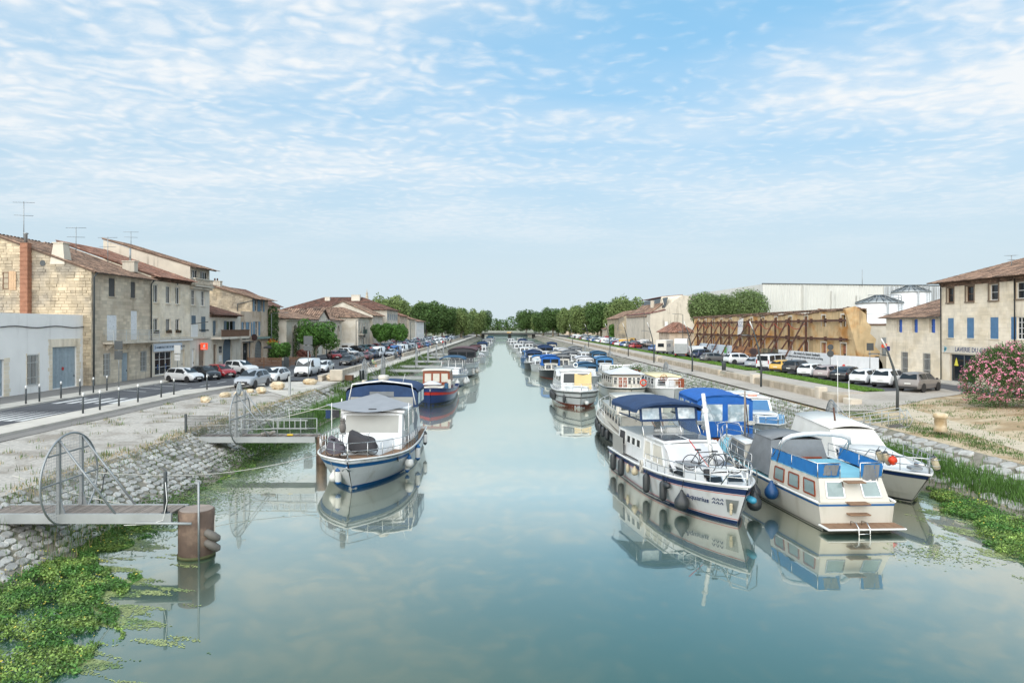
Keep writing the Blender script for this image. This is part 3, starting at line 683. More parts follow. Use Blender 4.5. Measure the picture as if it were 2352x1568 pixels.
B.mb(CREAM).slab([P(en[0],en[2],-.22),P(en[0]+1.2,en[2],-.22),P(en[0]+1.2,en[3],-.22),P(en[0],en[3],-.22)],(.02,0,0)).build('panel', parent=B.root)
s = B.mb(M('pale_sign', rgb(214,222,230), .5, .03)); s.slab([P(.35,3.0,.02),P(7.0,3.0,.02),P(7.0,3.9,.02),P(.35,3.9,.02)], (.12,0,0)); o = s.build('shop_sign', parent=B.root)
SLATE = M('slate_lettering', rgb(86,98,110), .6, 0); SBLUE = M('blue_lettering', rgb(40,84,140), .6, 0)
text('LABORATOIRE DE BIOLOGIE MÉDICALE', .36, P(4.55,3.45,.15), RX, SLATE, o, loc=B.loc); text('LABOSUD', .24, P(1.35,3.45,.15), RX, SLATE, o, loc=B.loc); text('S', .5, P(.62,3.45,.15), RX, SBLUE, o, name='emblem', loc=B.loc)
for k in (.9, 2.7): text('S', .8, P(k+.8,1.2,-.12), RX, SBLUE, o, name='emblem', loc=B.loc)
B.mb(WHITE).bb((-38.98,Y0+.3,6.0),(-38.6,Y1-.1,6.2)).build('awning_box', parent=B.root); B.mb(CEM).bb((-38.99,Y0,6.25),(-38.85,Y1,6.5)).build('string_course', parent=B.root)
B.mb(DARKM).lathe([(.2,0),(.2,.02)], 12, (-38.99,81.6,12.85), 'X').build('oculus', parent=B.root)
genoise(B, (-39,Y0,13.35), (-39,Y1,13.35), (1,0,0), 3); roof(B, (-38.45,Y0,13.3), (-38.45,Y1,13.3), (-49.5,Y1,17.2), (-49.5,Y0,17.2), TILER)
# ---- house 3, narrow and tall
B = Bld('narrow_house', 'narrow tall pale house with balustraded attic loggia', 'house', (-39, 88, 2.0))
Y0, Y1 = 84.9, 90.5; W = Y1-Y0; O = Vector((-39, Y0, 1.9))
lo_ = [(.35,2.2,11.9,12.95),(2.85,5.1,11.9,12.95)]; w2 = [(.3,1.45,8.5,10.4),(3.1,4.2,8.5,10.4)]; w1 = [(.35,1.6,5.3,7.2),(3.1,4.4,5.1,7.1)]; gd = [(.5,1.3,.2,3.0),(2.4,4.1,.2,3.5)]
mb = B.mb(PALE); P = facade(B, mb, O, RX, W, 13.3, lo_+w2+w1+gd, .25); mb.use(CEM); mb.face((-39,Y0,1.9),(-39,Y0,15.2),(-49.8,Y0,18.45),(-49.8,Y0,1.9)); mb.face((-39,Y1,1.9),(-49.8,Y1,1.9),(-49.8,Y1,18.45),(-39,Y1,15.2)); mb.build('wall', parent=B.root)
for h in lo_: win(B, P, h, WHITE, GLASS, 3, 1, .2)
for h in w2: win(B, P, h, WHITE, PANE, 2, 2, .2, PALE, curtain=CURT)
for h in w1: shutter(B, P, h[0], h[1], h[2], h[3], -.05, DKBLUE, 2)
for h in gd: boards(B, P, h, WHITER if h[0] < 1 else DOORBR, 'door', 3, .2)
o = B.mb(CEM).bb((-39,Y0+.1,12.75),(-38.35,Y1-.05,12.95)).build('balcony', parent=B.root); ba = B.mb(CEM)
for k in range(13): ba.lathe([(.07,0),(.11,.2),(.06,.5),(.08,.72)], 6, (-38.5,Y0+.35+k*.41,12.95))
ba.bb((-38.62,Y0+.1,13.66),(-38.38,Y1-.05,13.8)); ba.build('balustrade', parent=o)
B.mb(CEM).bb((-38.99,Y0,12.45),(-38.6,Y1+.1,12.7)).build('string_course', parent=B.root); B.mb(CEM).bb((-38.99,Y0,6.15),(-38.8,Y1,6.4)).build('string_course', parent=B.root)
roof(B, (-38.2,Y0-.1,15.1), (-38.2,Y1+.3,15.1), (-49.9,Y1+.3,18.66), (-49.9,Y0-.1,18.66)); antenna(B, (-47.5,87,17.9), 1.9)
REDS = M('red_sign_panel', rgb(226,70,44), .4, 0, em=(.8,.08,.03,.5)); s = B.mb(REDS); s.bb((-38.9,87.6,4.75),(-38.05,87.75,5.6)); o = s.build('shop_sign', parent=B.root); e = B.mb(WHITE)
e.face((-38.6,87.58,5.05),(-38.3,87.58,5.05),(-38.3,87.58,5.45),(-38.5,87.58,5.4)); e.face((-38.8,87.58,4.85),(-38.15,87.58,4.85),(-38.15,87.58,4.92),(-38.8,87.58,4.92)); e.build('emblem', parent=o)
text('Audition Lorcher', .42, P(3.9,5.35,.03), RX, DARKM, B.root, loc=B.loc)
s = B.mb(WHITE); s.slab([P(.1,4.35,.04),P(1.9,4.35,.04),P(1.9,6.1,.04),P(.1,6.1,.04)],(.06,0,0)); s.build('sign_board', parent=B.root)
B.mb(DARKM).bar((-39,85.1,8.0),(-37.0,85.5,8.3),.1).build('lamp_arm', parent=B.root)
# ---- house 4, low with timber balcony
B = Bld('terrace_house', 'low pale house with brown timber balcony and tiled pent roof', 'house', (-39, 95, 2.0))
Y0, Y1 = 90.5, 101.2; W = Y1-Y0; O = Vector((-39, Y0, 1.9))
w1 = [(1.0,2.5,4.9,6.6),(4.6,8.4,4.6,6.6)]; gd = [(4.3,7.4,.2,4.3),(1.2,2.3,.2,3.4)]
mb = B.mb(PALE); P = facade(B, mb, O, RX, W, 7.6, w1+gd, .3); mb.face((-39,Y1,1.9),(-48,Y1,1.9),(-48,Y1,9.5),(-39,Y1,9.5)); mb.build('wall', parent=B.root)
win(B, P, w1[0], WHITE, GLASS, 1, 1, .25); win(B, P, w1[1], WHITE, GLASS, 3, 1, .25)
for a, b_ in ((1.0,1.6),(4.6,5.4),(7.6,8.4)): shutter(B, P, a, b_, 4.6, 6.6, .03, DKBLUE, 2)
boards(B, P, gd[0], DKBLUE, 'door', 4, .25); boards(B, P, gd[1], DOORBR, 'door', 3, .25)
s = B.mb(PALE); n_ = 12
arc = [P(4.3-.02,2.6,.0)]+[P(5.85-1.57*math.cos(math.pi*k/n_), 2.75+1.5*math.sin(math.pi*k/n_), 0) for k in range(n_+1)]
for sgn in (0, 1):
    pts = [P(4.28,4.32,-.02)]+[P(5.85-1.57*math.cos(math.pi*.5*k/6), 2.75+1.55*math.sin(math.pi*.5*k/6), -.02) for k in range(7)]
    if sgn: pts = [P(11.7-(p-O).dot(RX), (p-O).z, -.02) for p in pts]
    s.slab(pts, (.03,0,0))
s.build('arch', parent=B.root)
o = B.mb(PALE).bb((-39,90.9,6.0),(-37.6,101.0,6.3)).build('balcony', parent=B.root); bw = B.mb(BRWOOD)
for k in range(40): bw.bb((-37.65,91+k*.25,6.32),(-37.6,91.21+k*.25,7.2))
bw.bb((-37.7,90.95,7.2),(-37.55,101.0,7.28)); bw.build('timber_rail', parent=o)
genoise(B, (-39,Y0,9.3), (-39,Y1-1.5,9.3), (1,0,0), 2); roof(B, (-38.2,Y0,9.3), (-38.2,Y1-1.4,9.3), (-44.5,Y1-1.4,11.2), (-44.5,Y0,11.2), TILEB); roof(B, (-44,Y0,11.6), (-44,Y1-5,11.6), (-47.6,Y1-5,12.5), (-47.6,Y0,12.5), TILEB)
for k, (u, v) in enumerate(((2.9,2.2),(2.9,1.0),(3.4,2.2),(3.4,1.0))): B.mb(WHITE if k % 2 else GLASS).slab([P(u,v,.02),P(u+.4,v,.02),P(u+.4,v+.9,.02),P(u,v+.9,.02)],(.03,0,0)).build('poster', parent=B.root)
B.mb(PALE).slab([P(2.6,3.2,.02),P(3.9,3.2,.02),P(3.9,4.6,.02),P(2.6,4.6,.02)],(.04,0,0)).build('sign_board', parent=B.root)
# ---- house 5, blue shutters
B = Bld('shuttered_house', 'buff corner house with pale blue shutters and ivy at its end', 'house', (-39, 107, 2.0))
Y0, Y1 = 101.2, 113.0; W = Y1-Y0; O = Vector((-39, Y0, 1.9)); us_ = 105.8-Y0
w1 = [(.8,1.9,4.4,6.5),(3.0,4.0,4.4,6.5),(us_+1.1,us_+2.6,4.4,6.6)]; w2 = [(us_+.9,us_+2.2,8.2,10.2),(us_+3.4,us_+4.7,8.2,10.2)]; gd = [(.9,3.4,.2,3.3),(us_-1.4,us_-.4,.2,3.6),(us_+1.2,us_+4.4,.2,3.6)]
mb = B.mb(PINK); P = facade(B, mb, O, RX, W, 8.1, w1+gd, .25); P2 = facade(B, mb, O+RX*us_+Z*8.1, RX, W-us_, 2.1, [(a-us_,b_-us_,c-8.1+.0,min(d-8.1,2.0)) for a,b_,c,d in w2], .25)
mb.use(OLD); mb.face((-39,105.8,1.9),(-39,105.8,12.1),(-50,105.8,15.2),(-50,105.8,1.9)); mb.use(PINK); mb.face((-39,Y1,1.9),(-50,Y1,1.9),(-50,Y1,15.2),(-39,Y1,12.1)); mb.face((-39,Y0,10),(-39,105.8,10),(-48,105.8,10),(-48,Y0,10)); mb.face((-39,Y0,1.9),(-39,Y0,10),(-48,Y0,10),(-48,Y0,1.9)); mb.build('wall', parent=B.root)
go = Vector((-50,105.8,1.9)); masonry(B.mb(OLD), go+Z*6, (1,0,0), 11, 7.3, [], .6, .26, .02, R, lambda u: 7.2-3.1*u/11-.05+.0).build('gable_masonry', parent=B.root, kind='stuff')
for h in w1+w2:
    win(B, P, h, WHITE, PANE, 2, 2, .2)
    for a in (h[0]-(h[1]-h[0])*.5-.02, h[1]+.02): shutter(B, P, a, a+(h[1]-h[0])*.5, h[2], h[3], .03, BLUESH, 2)
win(B, P, gd[0], DARKM, GLASS, 3, 2, .2, name='shop_window'); boards(B, P, gd[1], DKBLUE, 'door', 2, .2); o = boards(B, P, gd[2], GREYSH, 'roller_shutter', 1, .2)
for k in range(14): B.mb(STEEL).slab([P(gd[2][0],.3+k*.24,-.16),P(gd[2][1],.3+k*.24,-.16),P(gd[2][1],.5+k*.24,-.16),P(gd[2][0],.5+k*.24,-.16)],(.03,0,0)).build('slat', parent=o)
s = B.mb(PINK); mid = (gd[2][0]+gd[2][1])/2; hw_ = (gd[2][1]-gd[2][0])/2
for sg in (-1, 1): s.slab([P(mid+sg*(hw_+.02),3.62,-.02)]+[P(mid+sg*hw_*math.cos(math.pi*.5*k/6), 2.1+1.5*math.sin(math.pi*.5*k/6), -.02) for k in range(7)], (.03,0,0))
s.build('arch', parent=B.root)
text('INARI OKAMI', .55, P(2.2,4.0,.03), RX, DARKM, B.root, loc=B.loc); B.mb(DARKM).slab([P(.6,3.42,.02),P(4.2,3.42,.02),P(4.2,3.55,.02),P(.6,3.55,.02)],(.4,0,0)).build('awning_box', parent=B.root)
B.mb(M('round_sign', rgb(60,40,40), .5, 0)).lathe([(.5,0),(.5,.08)], 16, P(us_-.2,4.15,.4), 'Y').build('round_sign', parent=B.root)
B.mb(M('green_trim', rgb(130,150,142), .7, .1)).slab([P(us_+.6,3.85,.02),P(W,3.85,.02),P(W,4.2,.02),P(us_+.6,4.2,.02)],(.5,0,0)).build('fascia', parent=B.root)
roof(B, (-38.1,105.5,12.0), (-38.1,Y1+.5,12.0), (-50,Y1+.5,15.4), (-50,105.5,15.4)); chimney(B, (-45.5,108,13.9), (1.6,.9), .9, CEM, 2)
pipe(B, [(-38.2,105.9,11.9),(-41.2,105.6,11.2),(-41.2,105.6,8)], .08)
# ------------------------------------------------------------------ right row
LX = Vector((0,-1,0))         # facades face -X, u runs towards the camera
B = Bld('laundry_house', 'cream ashlar house with blue shutters over a laundry shop, behind the oleander', 'house', (44.5, 60, 2.2))
Y1 = 69.4; O = Vector((44.5, Y1, 2.1)); u = lambda y: Y1-y
cx = ((68.5,67.5),(65.7,64.6),(62.55,61.4),(59.3,57.9),(55.6,54.4),(52,51))
w3 = [(u(a),u(b_),8.0,9.45) for a, b_ in cx]; w2 = [(u(a-.1),u(b_),4.5,6.45) for a, b_ in cx]; sh = (u(68.1),u(64.4),.2,2.9)
mb = B.mb(CREAM); W = 22; P = facade(B, mb, O, LX, W, 10.15, w3+w2+[sh], .26); mb.face((44.5,Y1,2.1),(44.5,Y1,12.25),(54,Y1,15),(60,Y1,15),(60,Y1,2.1)); mb.build('wall', parent=B.root)
masonry(B.mb(CREAM), O+Z*3.75, LX, W, 6.4, [(a,b_,c-3.75,d-3.75) for a,b_,c,d in w3+w2], .8, .36, .006).build('facade_masonry', parent=B.root, kind='stuff')
TAUPE = M('taupe_reveal', rgb(128,112,96), .9, .1)
for h in w3:
    win(B, P, h, BRWOOD if h[0] < 6 else WHITE, GLASS, 1, 2, .2, TAUPE)
    s = B.mb(TAUPE)
    for a, b_, c, d in ((h[0]-.16,h[0],h[2],h[3]),(h[1],h[1]+.12,h[2],h[3]),(h[0]-.16,h[1]+.12,h[3],h[3]+.14)): s.slab([P(a,c,.0),P(b_,c,.0),P(b_,d,.0),P(a,d,.0)], (-.05,0,0))
    s.build('surround', parent=B.root)
for i, h in enumerate(w2):
    if i < 3: shutter(B, P, h[0], h[1], h[2], h[3], -.06, BLUES2, 2)
    else:
        win(B, P, h, WHITE, GLASS, 3, 4, .15)
        shutter(B, P, h[0]-.6, h[0]-.02, h[2], h[3], .02, BLUES2, 2); shutter(B, P, h[1]+.02, h[1]+.6, h[2], h[3], .02, BLUES2, 2)
    s = B.mb(CREAM); s.slab([P(h[0]-.15,h[2]-.1,0),P(h[1]+.15,h[2]-.1,0),P(h[1]+.15,h[2],0),P(h[0]-.15,h[2],0)], (-.08,0,0)); s.build('sill', parent=B.root)
win(B, P, sh, STEEL, GLASS, 2, 1, .24, name='shop_window')
s = B.mb(PALE); s.slab([P(.25,3.0,.01),P(W,3.0,.01),P(W,3.72,.01),P(.25,3.72,.01)], (-.1,0,0)); o = s.build('fascia', parent=B.root)
NAVYL = M('navy_lettering', rgb(34,58,104), .6, 0); text('LAVERIE DU CANAL', .62, P(5.0,3.36,.12), LX, NAVYL, o, loc=B.loc)
e = B.mb(M('turquoise_emblem', rgb(96,166,186), .6, .1))
for k in range(9): a = k*2.4; e.box(P(.75+.22*math.cos(a)*(k/9), 3.36+.3*math.sin(a)*(k/9), .115), (.02,.14,.16), 0, 0, a)
e.build('emblem', parent=o)
e = B.mb(M('yellow_notice', rgb(226,214,80), .6, .05)); e.slab([P(1.7,1.75,-.2),P(2.3,1.75,-.2),P(2.0,2.55,-.2)], (-.02,0,0)); e.build('notice', parent=B.root)
for k in (0, 1): pipe(B, [(44.35,Y1-.1-9.2*k-.8*k,12.1),(44.38,Y1-.1-10*k,6.0 if k else 2.2)], .05, BLACK, 'downpipe')
genoise(B, (44.5,Y1,12.2), (44.5,47.4,12.2), (-1,0,0), 3, TILE, .14); roof(B, (43.85,Y1+.5,12.15), (43.85,47.4,12.15), (54.5,47.4,15.4), (54.5,Y1-4,15.4), TILE, .32, .5); roof(B, (58,Y1+.5,12.15), (43.85,Y1+.5,12.15), (54.5,Y1-4,15.4), (56,Y1-4,15.4), TILE, .34, .6)
o = chimney(B, (51.5,62.8,14.3), (1.1,.9), 1.3, CEM, 0)
for k in (-.4,.4): B.mb(CEM).box((51.5+k,62.8,15.95), (.16,.7,.35)).build('pot', parent=o)
B.mb(CEM).box((51.5,62.8,16.18),(1.4,1.1,.1)).build('slab', parent=o); antenna(B, (47.6,64,13.2), 1.2)
# small house
B = Bld('small_house', 'small pale stone house with narrow cobalt shutters and barred windows', 'house', (45, 75, 2.2))
Y1 = 80.3; O = Vector((45, Y1, 2.1)); u = lambda y: Y1-y
w2 = [(u(78.1),u(77.1),4.95,6.4),(u(75.2),u(74.2),4.95,6.4),(u(72.2),u(71.2),4.95,6.4)]; w1 = [(u(77.3),u(76.0),.4,2.75),(u(73.3),u(72.0),.4,2.75)]
mb = B.mb(CREAM); P = facade(B, mb, O, LX, 10.85, 6.65, w2+w1, .28); mb.face((45,Y1,2.1),(45,Y1,8.75),(52,Y1,10.9),(56,Y1,10.9),(56,Y1,2.1)); mb.build('wall', parent=B.root)
masonry(B.mb(CREAM), O, LX, 10.85, 6.6, w2+w1, .85, .36, .005).build('facade_masonry', parent=B.root, kind='stuff')
COB = M('cobalt_shutter', rgb(62,104,190), .6, .1)
for h in w2: shutter(B, P, h[1]-.48, h[1], h[2], h[3], -.05, COB, 2); win(B, P, (h[0],h[1]-.5,h[2],h[3]), WHITE, GLASS, 1, 2, .24)
for h in w1: win(B, P, h, GREYSH, GLASS, 2, 3, .24); bars(B, P, h, 6, IRON, .03)
roof(B, (44.5,Y1+.4,8.75), (44.5,69.5,8.75), (52,69.5,11.0), (52,Y1+.4,11.0), TILE, .3, .5); pipe(B, [(44.42,Y1+.3,8.72),(44.42,69.6,8.72),(44.8,69.7,8.2),(44.85,69.7,2.3)], .1, STEEL, 'gutter')
chimney(B, (50.5,70.1,10.5), (1.3,.9), 1.1, CEM, 2)
s = B.mb(M('orange_sign', rgb(226,84,50), .5, 0)); s.slab([(44.95,80.1,5.2),(44.35,80.1,5.25),(44.35,80.1,5.6),(44.95,80.1,5.7)], (0,.08,0)); s.build('projecting_sign', parent=B.root)
s = B.mb(M('street_plate', rgb(44,60,130), .5, 0)); s.slab([(44.97,80.2,4.9),(44.97,79.5,4.9),(44.97,79.5,5.4),(44.97,80.2,5.4)], (-.03,0,0)); s.build('street_plate', parent=B.root)
# low shed between
B = Bld('roller_shutter_shed', 'low cream shed with grey roller shutter between ruin and small house', 'building', (52, 92, 2.2))
B.mb(PALE).bb((47.5,92,2.1),(60,104,7.9)).build('wall', parent=B.root); o = B.mb(BRWOOD).bb((47.3,91.85,7.9),(60.2,104,8.1)).build('roof', parent=B.root)
rs = B.mb(STEEL)
for k in range(18): rs.bb((51,91.9,2.3+k*.22),(54.6,91.99,2.49+k*.22))
rs.build('roller_shutter', parent=B.root)
B.mb(OLD2).bb((47.6,87.5,2.1),(54,88.1,3.9)).build('boundary_wall', parent=B.root)
# ---- the braced ruin
OCH = M('ochre_render', rgb(222,194,150), .95, .18, .9, .35, 18, tone=.18, c2=rgb(204,146,80), s2=.3, lo=.46, hi=.66, streak=rgb(120,100,80), sa=.55)
B = Bld('ruined_facade', 'long roofless ochre facade shored up with rusty steel braces', 'ruin', (46, 120, 2.2))
Ya, Yb = 87.5, 165.0; O = Vector((46, Yb, 2.1)); W = Yb-Ya; hs = []
for k in range(13): c = 3.4+k*5.72; hs += [(c,c+1.1,5.6,7.2),(c-.15,c+1.3,.9,3.3)]
mb = B.mb(OCH); P = facade(B, mb, O, LX, W, 7.5, hs, .5); tp = lambda q: 7.5+.15*math.sin(q*.7)+(.35 if q > W-12 else 0)
mb.grid([[P(q*W/60,7.5,d) for q in range(61)] for d in (0,)]+[[P(q*W/60,tp(q*W/60),0) for q in range(61)]]+[[P(q*W/60,tp(q*W/60),-.55) for q in range(61)]]+[[P(q*W/60,0,-.55) for q in range(61)]])
rng = random.Random(5); ed = [(0,0)]; zz = 0; 
prof = [(0,0),(1.9,0),(1.8,.9),(1.5,1.6),(1.6,2.4),(1.1,3.1),(1.25,4.0),(.7,4.7),(.8,5.6),(.35,6.3),(.3,7.2),(-.6,8.2),(-1.6,7.9)]
mb.slab([(46+a*1.4,Ya,2.1+b_) for a, b_ in prof], (0,.55,0)); mb.build('wall', parent=B.root)
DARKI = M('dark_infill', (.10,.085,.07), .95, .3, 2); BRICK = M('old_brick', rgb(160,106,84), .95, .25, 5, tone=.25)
for k, h in enumerate(hs):
    if k % 2 == 0: s = B.mb(DARKI if (k//2) % 3 else PANE); s.slab([P(h[0],h[2],-.4),P(h[1],h[2],-.4),P(h[1],h[3],-.4),P(h[0],h[3],-.4)], (-.02,0,0)); s.build('blocked_window', parent=B.root)
    else:
        s = B.mb(BRICK); n_ = 9
        for j in range(n_):
            if rng.random() < .35: continue
            s.tone = rng.random(); v = h[2]+(h[3]-h[2])*j/n_; s.slab([P(h[0],v,-.35),P(h[1],v,-.35),P(h[1],v+.22,-.35),P(h[0],v+.22,-.35)], (-.05,0,0))
        s.use(DARKI); s.slab([P(h[0],h[2],-.45),P(h[1],h[2],-.45),P(h[1],h[3],-.45),P(h[0],h[3],-.45)], (-.02,0,0)); s.build('brick_infill', parent=B.root, kind='stuff')
    s = B.mb(PALE)
    for a, b_, c, d in ((h[0]-.18,h[0],h[2],h[3]),(h[1],h[1]+.18,h[2],h[3]),(h[0]-.22,h[1]+.22,h[3],h[3]+.22)): s.slab([P(a,c,0),P(b_,c,0),P(b_,d,0),P(a,d,0)], (-.05,0,0))
    s.build('window_surround', parent=B.root)
B.mb(OCH).slab([P(0,3.9,0),P(W-2,3.9,0),P(W-2,4.1,0),P(0,4.1,0)], (-.1,0,0)).build('string_course', parent=B.root)
genoise(B, P(0,8.0,0), P(W-.5,8.1,0), (-1,0,0), 2, TILE, .14)
t = B.mb(TILE)
for k in range(230): q = k/229*W; t.tone = rng.random(); t.box(P(q,tp(q)+.12,-.1), (.75,.3,.14), 0, 0, rng.uniform(-.2,.2), rng.uniform(-.15,.25))
t.build('roof_tiles', parent=B.root, kind='stuff')
px = (159,154,148.4,142,136.8,130.5,125.6,119.8,113.5,108.1,102)
for zz, nm in ((8.55,'waler'),(6.0,'waler')): B.mb(RUST).bar((45.45,161,zz),(45.45,90.5,zz),.28).build(nm, parent=B.root)
for y_ in px:
    B.mb(RUST).bar((45.15,y_,2.2),(45.15,y_,9.1),.26).build('post', parent=B.root)
    B.mb(RUST).bar((45.05,y_+.3,8.7),(41.7,y_+.3,2.25),.2).build('raking_shore', parent=B.root); B.mb(RUST).bar((45.05,y_-.3,5.9),(42.6,y_-.3,2.25),.2).build('raking_shore', parent=B.root)
for k in range(16):
    y_ = 92+k*4.4; B.mb(RUST).box((45.4,y_,8.55),(.3,.3,.62)).build('bracket', parent=B.root); B.mb(RUST).box((45.4,y_,6.0),(.3,.3,.6)).build('bracket', parent=B.root)
ORN = M('orange_hose', rgb(170,70,50), .6, .1)
for a, b_ in zip(px, px[1:]): MB().tube([Vector((45.0, a+(b_-a)*k/6, 8.3-.9*math.sin(math.pi*k/6)-.1)) for k in range(7)], .06, 4).build('hose', ORN, B.root).location = -B.loc
bn = thing('banner', 'tilted white site banner tied to the steel bracing', 'banner', (44.9, 129.5, 8.0)); s = MB(); s.slab([(0,1.6,-1.9),(0,-1.2,-1.5),(0,-1.6,1.3),(0,1.2,.9)], (-.03,0,0)); s.build('cloth', M('banner_cloth', rgb(226,222,220), .7, .06), bn)
text('SGC', 1.5, (-.05,0,.1), LX, M('faded_print', rgb(150,154,170), .7, 0), bn)
# hoarding
hd = thing('site_hoarding', 'white printed hoarding of panels screening the shored ruin', 'hoarding', (43, 100, 2.2))
HW = M('hoarding_white', rgb(226,228,230), .6, .05); HB = M('hoarding_pale_blue', rgb(206,216,226), .6, .06)
SUNS = M('sunset_print', rgb(214,150,96), .6, .2, .6, c2=rgb(74,58,58), s2=.35, lo=.4, hi=.6, stretch=(1,.3,1.6)); VINE = M('vineyard_print', rgb(96,88,66), .6, .3, 1.2, c2=rgb(170,150,120), s2=.5)
def hx(y_): return 43+(0 if y_ > 90 else (90-y_)*.25)
y_ = 150.0
while y_ > 82:
    n_ = 2.4 if y_ > 91 else .45; a, b_ = y_, y_-n_+.02; m_ = HB if y_ > 129.5 else SUNS if y_ > 116 else VINE if y_ > 107.2 else HW
    s = MB().use(m_); x0, x1 = hx(a)-43, hx(b_)-43; d = .05 if y_ > 91 else R.choice((.03,.08)); s.slab([(x0,a-100,.1),(x1,b_-100,.1),(x1,b_-100,1.95 if y_ > 91 else 1.8),(x0,a-100,1.95 if y_ > 91 else 1.8)], (-d,0,0)); s.build('panel', parent=hd); y_ -= n_
text(', the revival of a historic landmark.', .62, (-.09,96.9-100,1.62), LX, DARKM, hd); text('you on a sensory journey through heritage, terroir, and the art of living', .44, (-.09,98.2-100,1.15), LX, DARKM, hd)
MB().bb((-.1,131.5-100,.4),(-.06,133-100,1.6)).build('emblem', M('leaf_green_print', rgb(96,170,80), .6, .2, 3), hd)
for k in range(3): text('the revival of a landmark', .36, (-.09,139.5-100,1.6-.3*k), LX, SLATE, hd)
# warehouse, tanks
CORR = M('corrugated_cladding', rgb(206,206,202), .6, .05, .15, streak=rgb(168,166,162), sa=.35, tone=.06)
B = Bld('warehouse', 'huge pale corrugated metal warehouse behind the ruin', 'warehouse', (85, 180, 2.2))
s = B.mb(CORR); zt = lambda x: 18.6-(x-66)*.012
x = 66.4; rng = random.Random(2)
while x < 128:
    s.tone = .5+.1*math.sin(x*.6)+rng.uniform(-.05,.05); s.face((x,175,2.1),(x+.35,175,2.1),(x+.35,175,zt(x)),(x,175,zt(x))); s.face((x+.35,175,2.1),(x+.42,174.88,2.1),(x+.42,174.88,zt(x)),(x+.35,175,zt(x))); s.face((x+.42,174.88,2.1),(x+.63,174.88,2.1),(x+.63,174.88,zt(x)),(x+.42,174.88,zt(x))); s.face((x+.63,174.88,2.1),(x+.7,175,2.1),(x+.7,175,zt(x)),(x+.63,174.88,zt(x))); x += .7
s.tone = .42; s.face((66.4,175,2.1),(66.4,175,18.6),(60,225,18),(60,225,2.1)); s.face((66.4,175,18.6),(128,175,17.86),(128,240,18),(60,240,18)); s.build('wall', parent=B.root)
B.mb(DARKM).slab([(66.3,174.8,18.6),(128.4,174.8,17.86),(128.4,174.8,18.1),(66.3,174.8,18.84)], (0,.6,0)).build('gutter', parent=B.root)
s = B.mb(M('louvre_strips', rgb(188,194,200), .5, .1, tone=.3))
for k in range(58): s.tone = rng.random(); s.bb((97.4+k*.42,174.6,14.2+(k % 5)*.05),(97.62+k*.42,174.72,18.0))
s.build('louvre', parent=B.root, kind='stuff')
for x_, h_ in ((90.5,13.5),(84,15.5),(76.8,0)): B.mb(CORR).box((x_,174.5,9 if h_ else 10.3),(.5,.4,h_ or 16)).build('vent_duct', parent=B.root)
B.mb(STEEL).tube([(91.9,175,18),(91.9,175,22.3)], .07, 5).build('mast', parent=B.root)
TANKW = M('tank_white', rgb(226,228,230), .45, .04, .3, streak=rgb(190,190,188), sa=.3)
def tank(name, label, x, y_, r, zt_, za):
    t_ = thing(name, label, 'tank', (x, y_, 2.2)); s = MB(); s.lathe([(r,0),(r,zt_-2.2)], 40); s.build('shell', TANKW, t_)
    for k in range(1, 5): MB().lathe([(r+.02,(zt_-2.2)*k/5),(r+.02,(zt_-2.2)*k/5+.06)], 40).build('seam', STEEL, t_)
    rf = MB(); rf.lathe([(r+.15,zt_-2.3),(r+.15,zt_-2.15),(.5,za-2.2),(.1,za-2.15)], 20); o = rf.build('roof', STEEL, t_)
    rb = MB()
    for k in range(20): a = 2*math.pi*k/20; rb.bar((math.cos(a)*(r+.1),math.sin(a)*(r+.1),zt_-2.08),(math.cos(a)*.5,math.sin(a)*.5,za-2.1),.08)
    rb.build('rib', DARKM, o, kind='stuff')
    ld = MB()
    for a in (-1.2,): 
        ca, sa_ = math.cos(a)*(r+.35), math.sin(a)*(r+.35)
        for e in (-.25,.25): ld.bar((ca+e,sa_,0),(ca+e,sa_,zt_-1.2),.06)
        for k in range(28): ld.bar((ca-.25,sa_,.4*k+.3),(ca+.25,sa_,.4*k+.3),.035)
    ld.build('ladder', STEEL, t_)
    rl = MB()
    for zz in (.5, 1.0): rl.tube([(math.cos(a*.2)*(r*.9),math.sin(a*.2)*(r*.9),zt_-2.0+zz) for a in range(-13,-2)], .04, 4)
    for a in range(-13,-1,2): rl.tube([(math.cos(a*.2)*(r*.9),math.sin(a*.2)*(r*.9),zt_-2.1),(math.cos(a*.2)*(r*.9),math.sin(a*.2)*(r*.9),zt_-1.0)], .04, 4)
    rl.build('guard_rail', STEEL, t_); MB().tube([(-r*.2,-r-.3,0),(-r*.2,-r-.3,zt_-2.4),(-r*.2,-r*.6,zt_-1.5)], .13, 6).build('vent_pipe', STEEL, t_)
tank('storage_tank', 'nearer white storage tank with conical grey roof', 60.5, 110, 3.4, 11.5, 12.7); tank('storage_tank', 'taller white storage tank further right behind the first', 74.5, 125, 3.1, 14.0, 15.2)
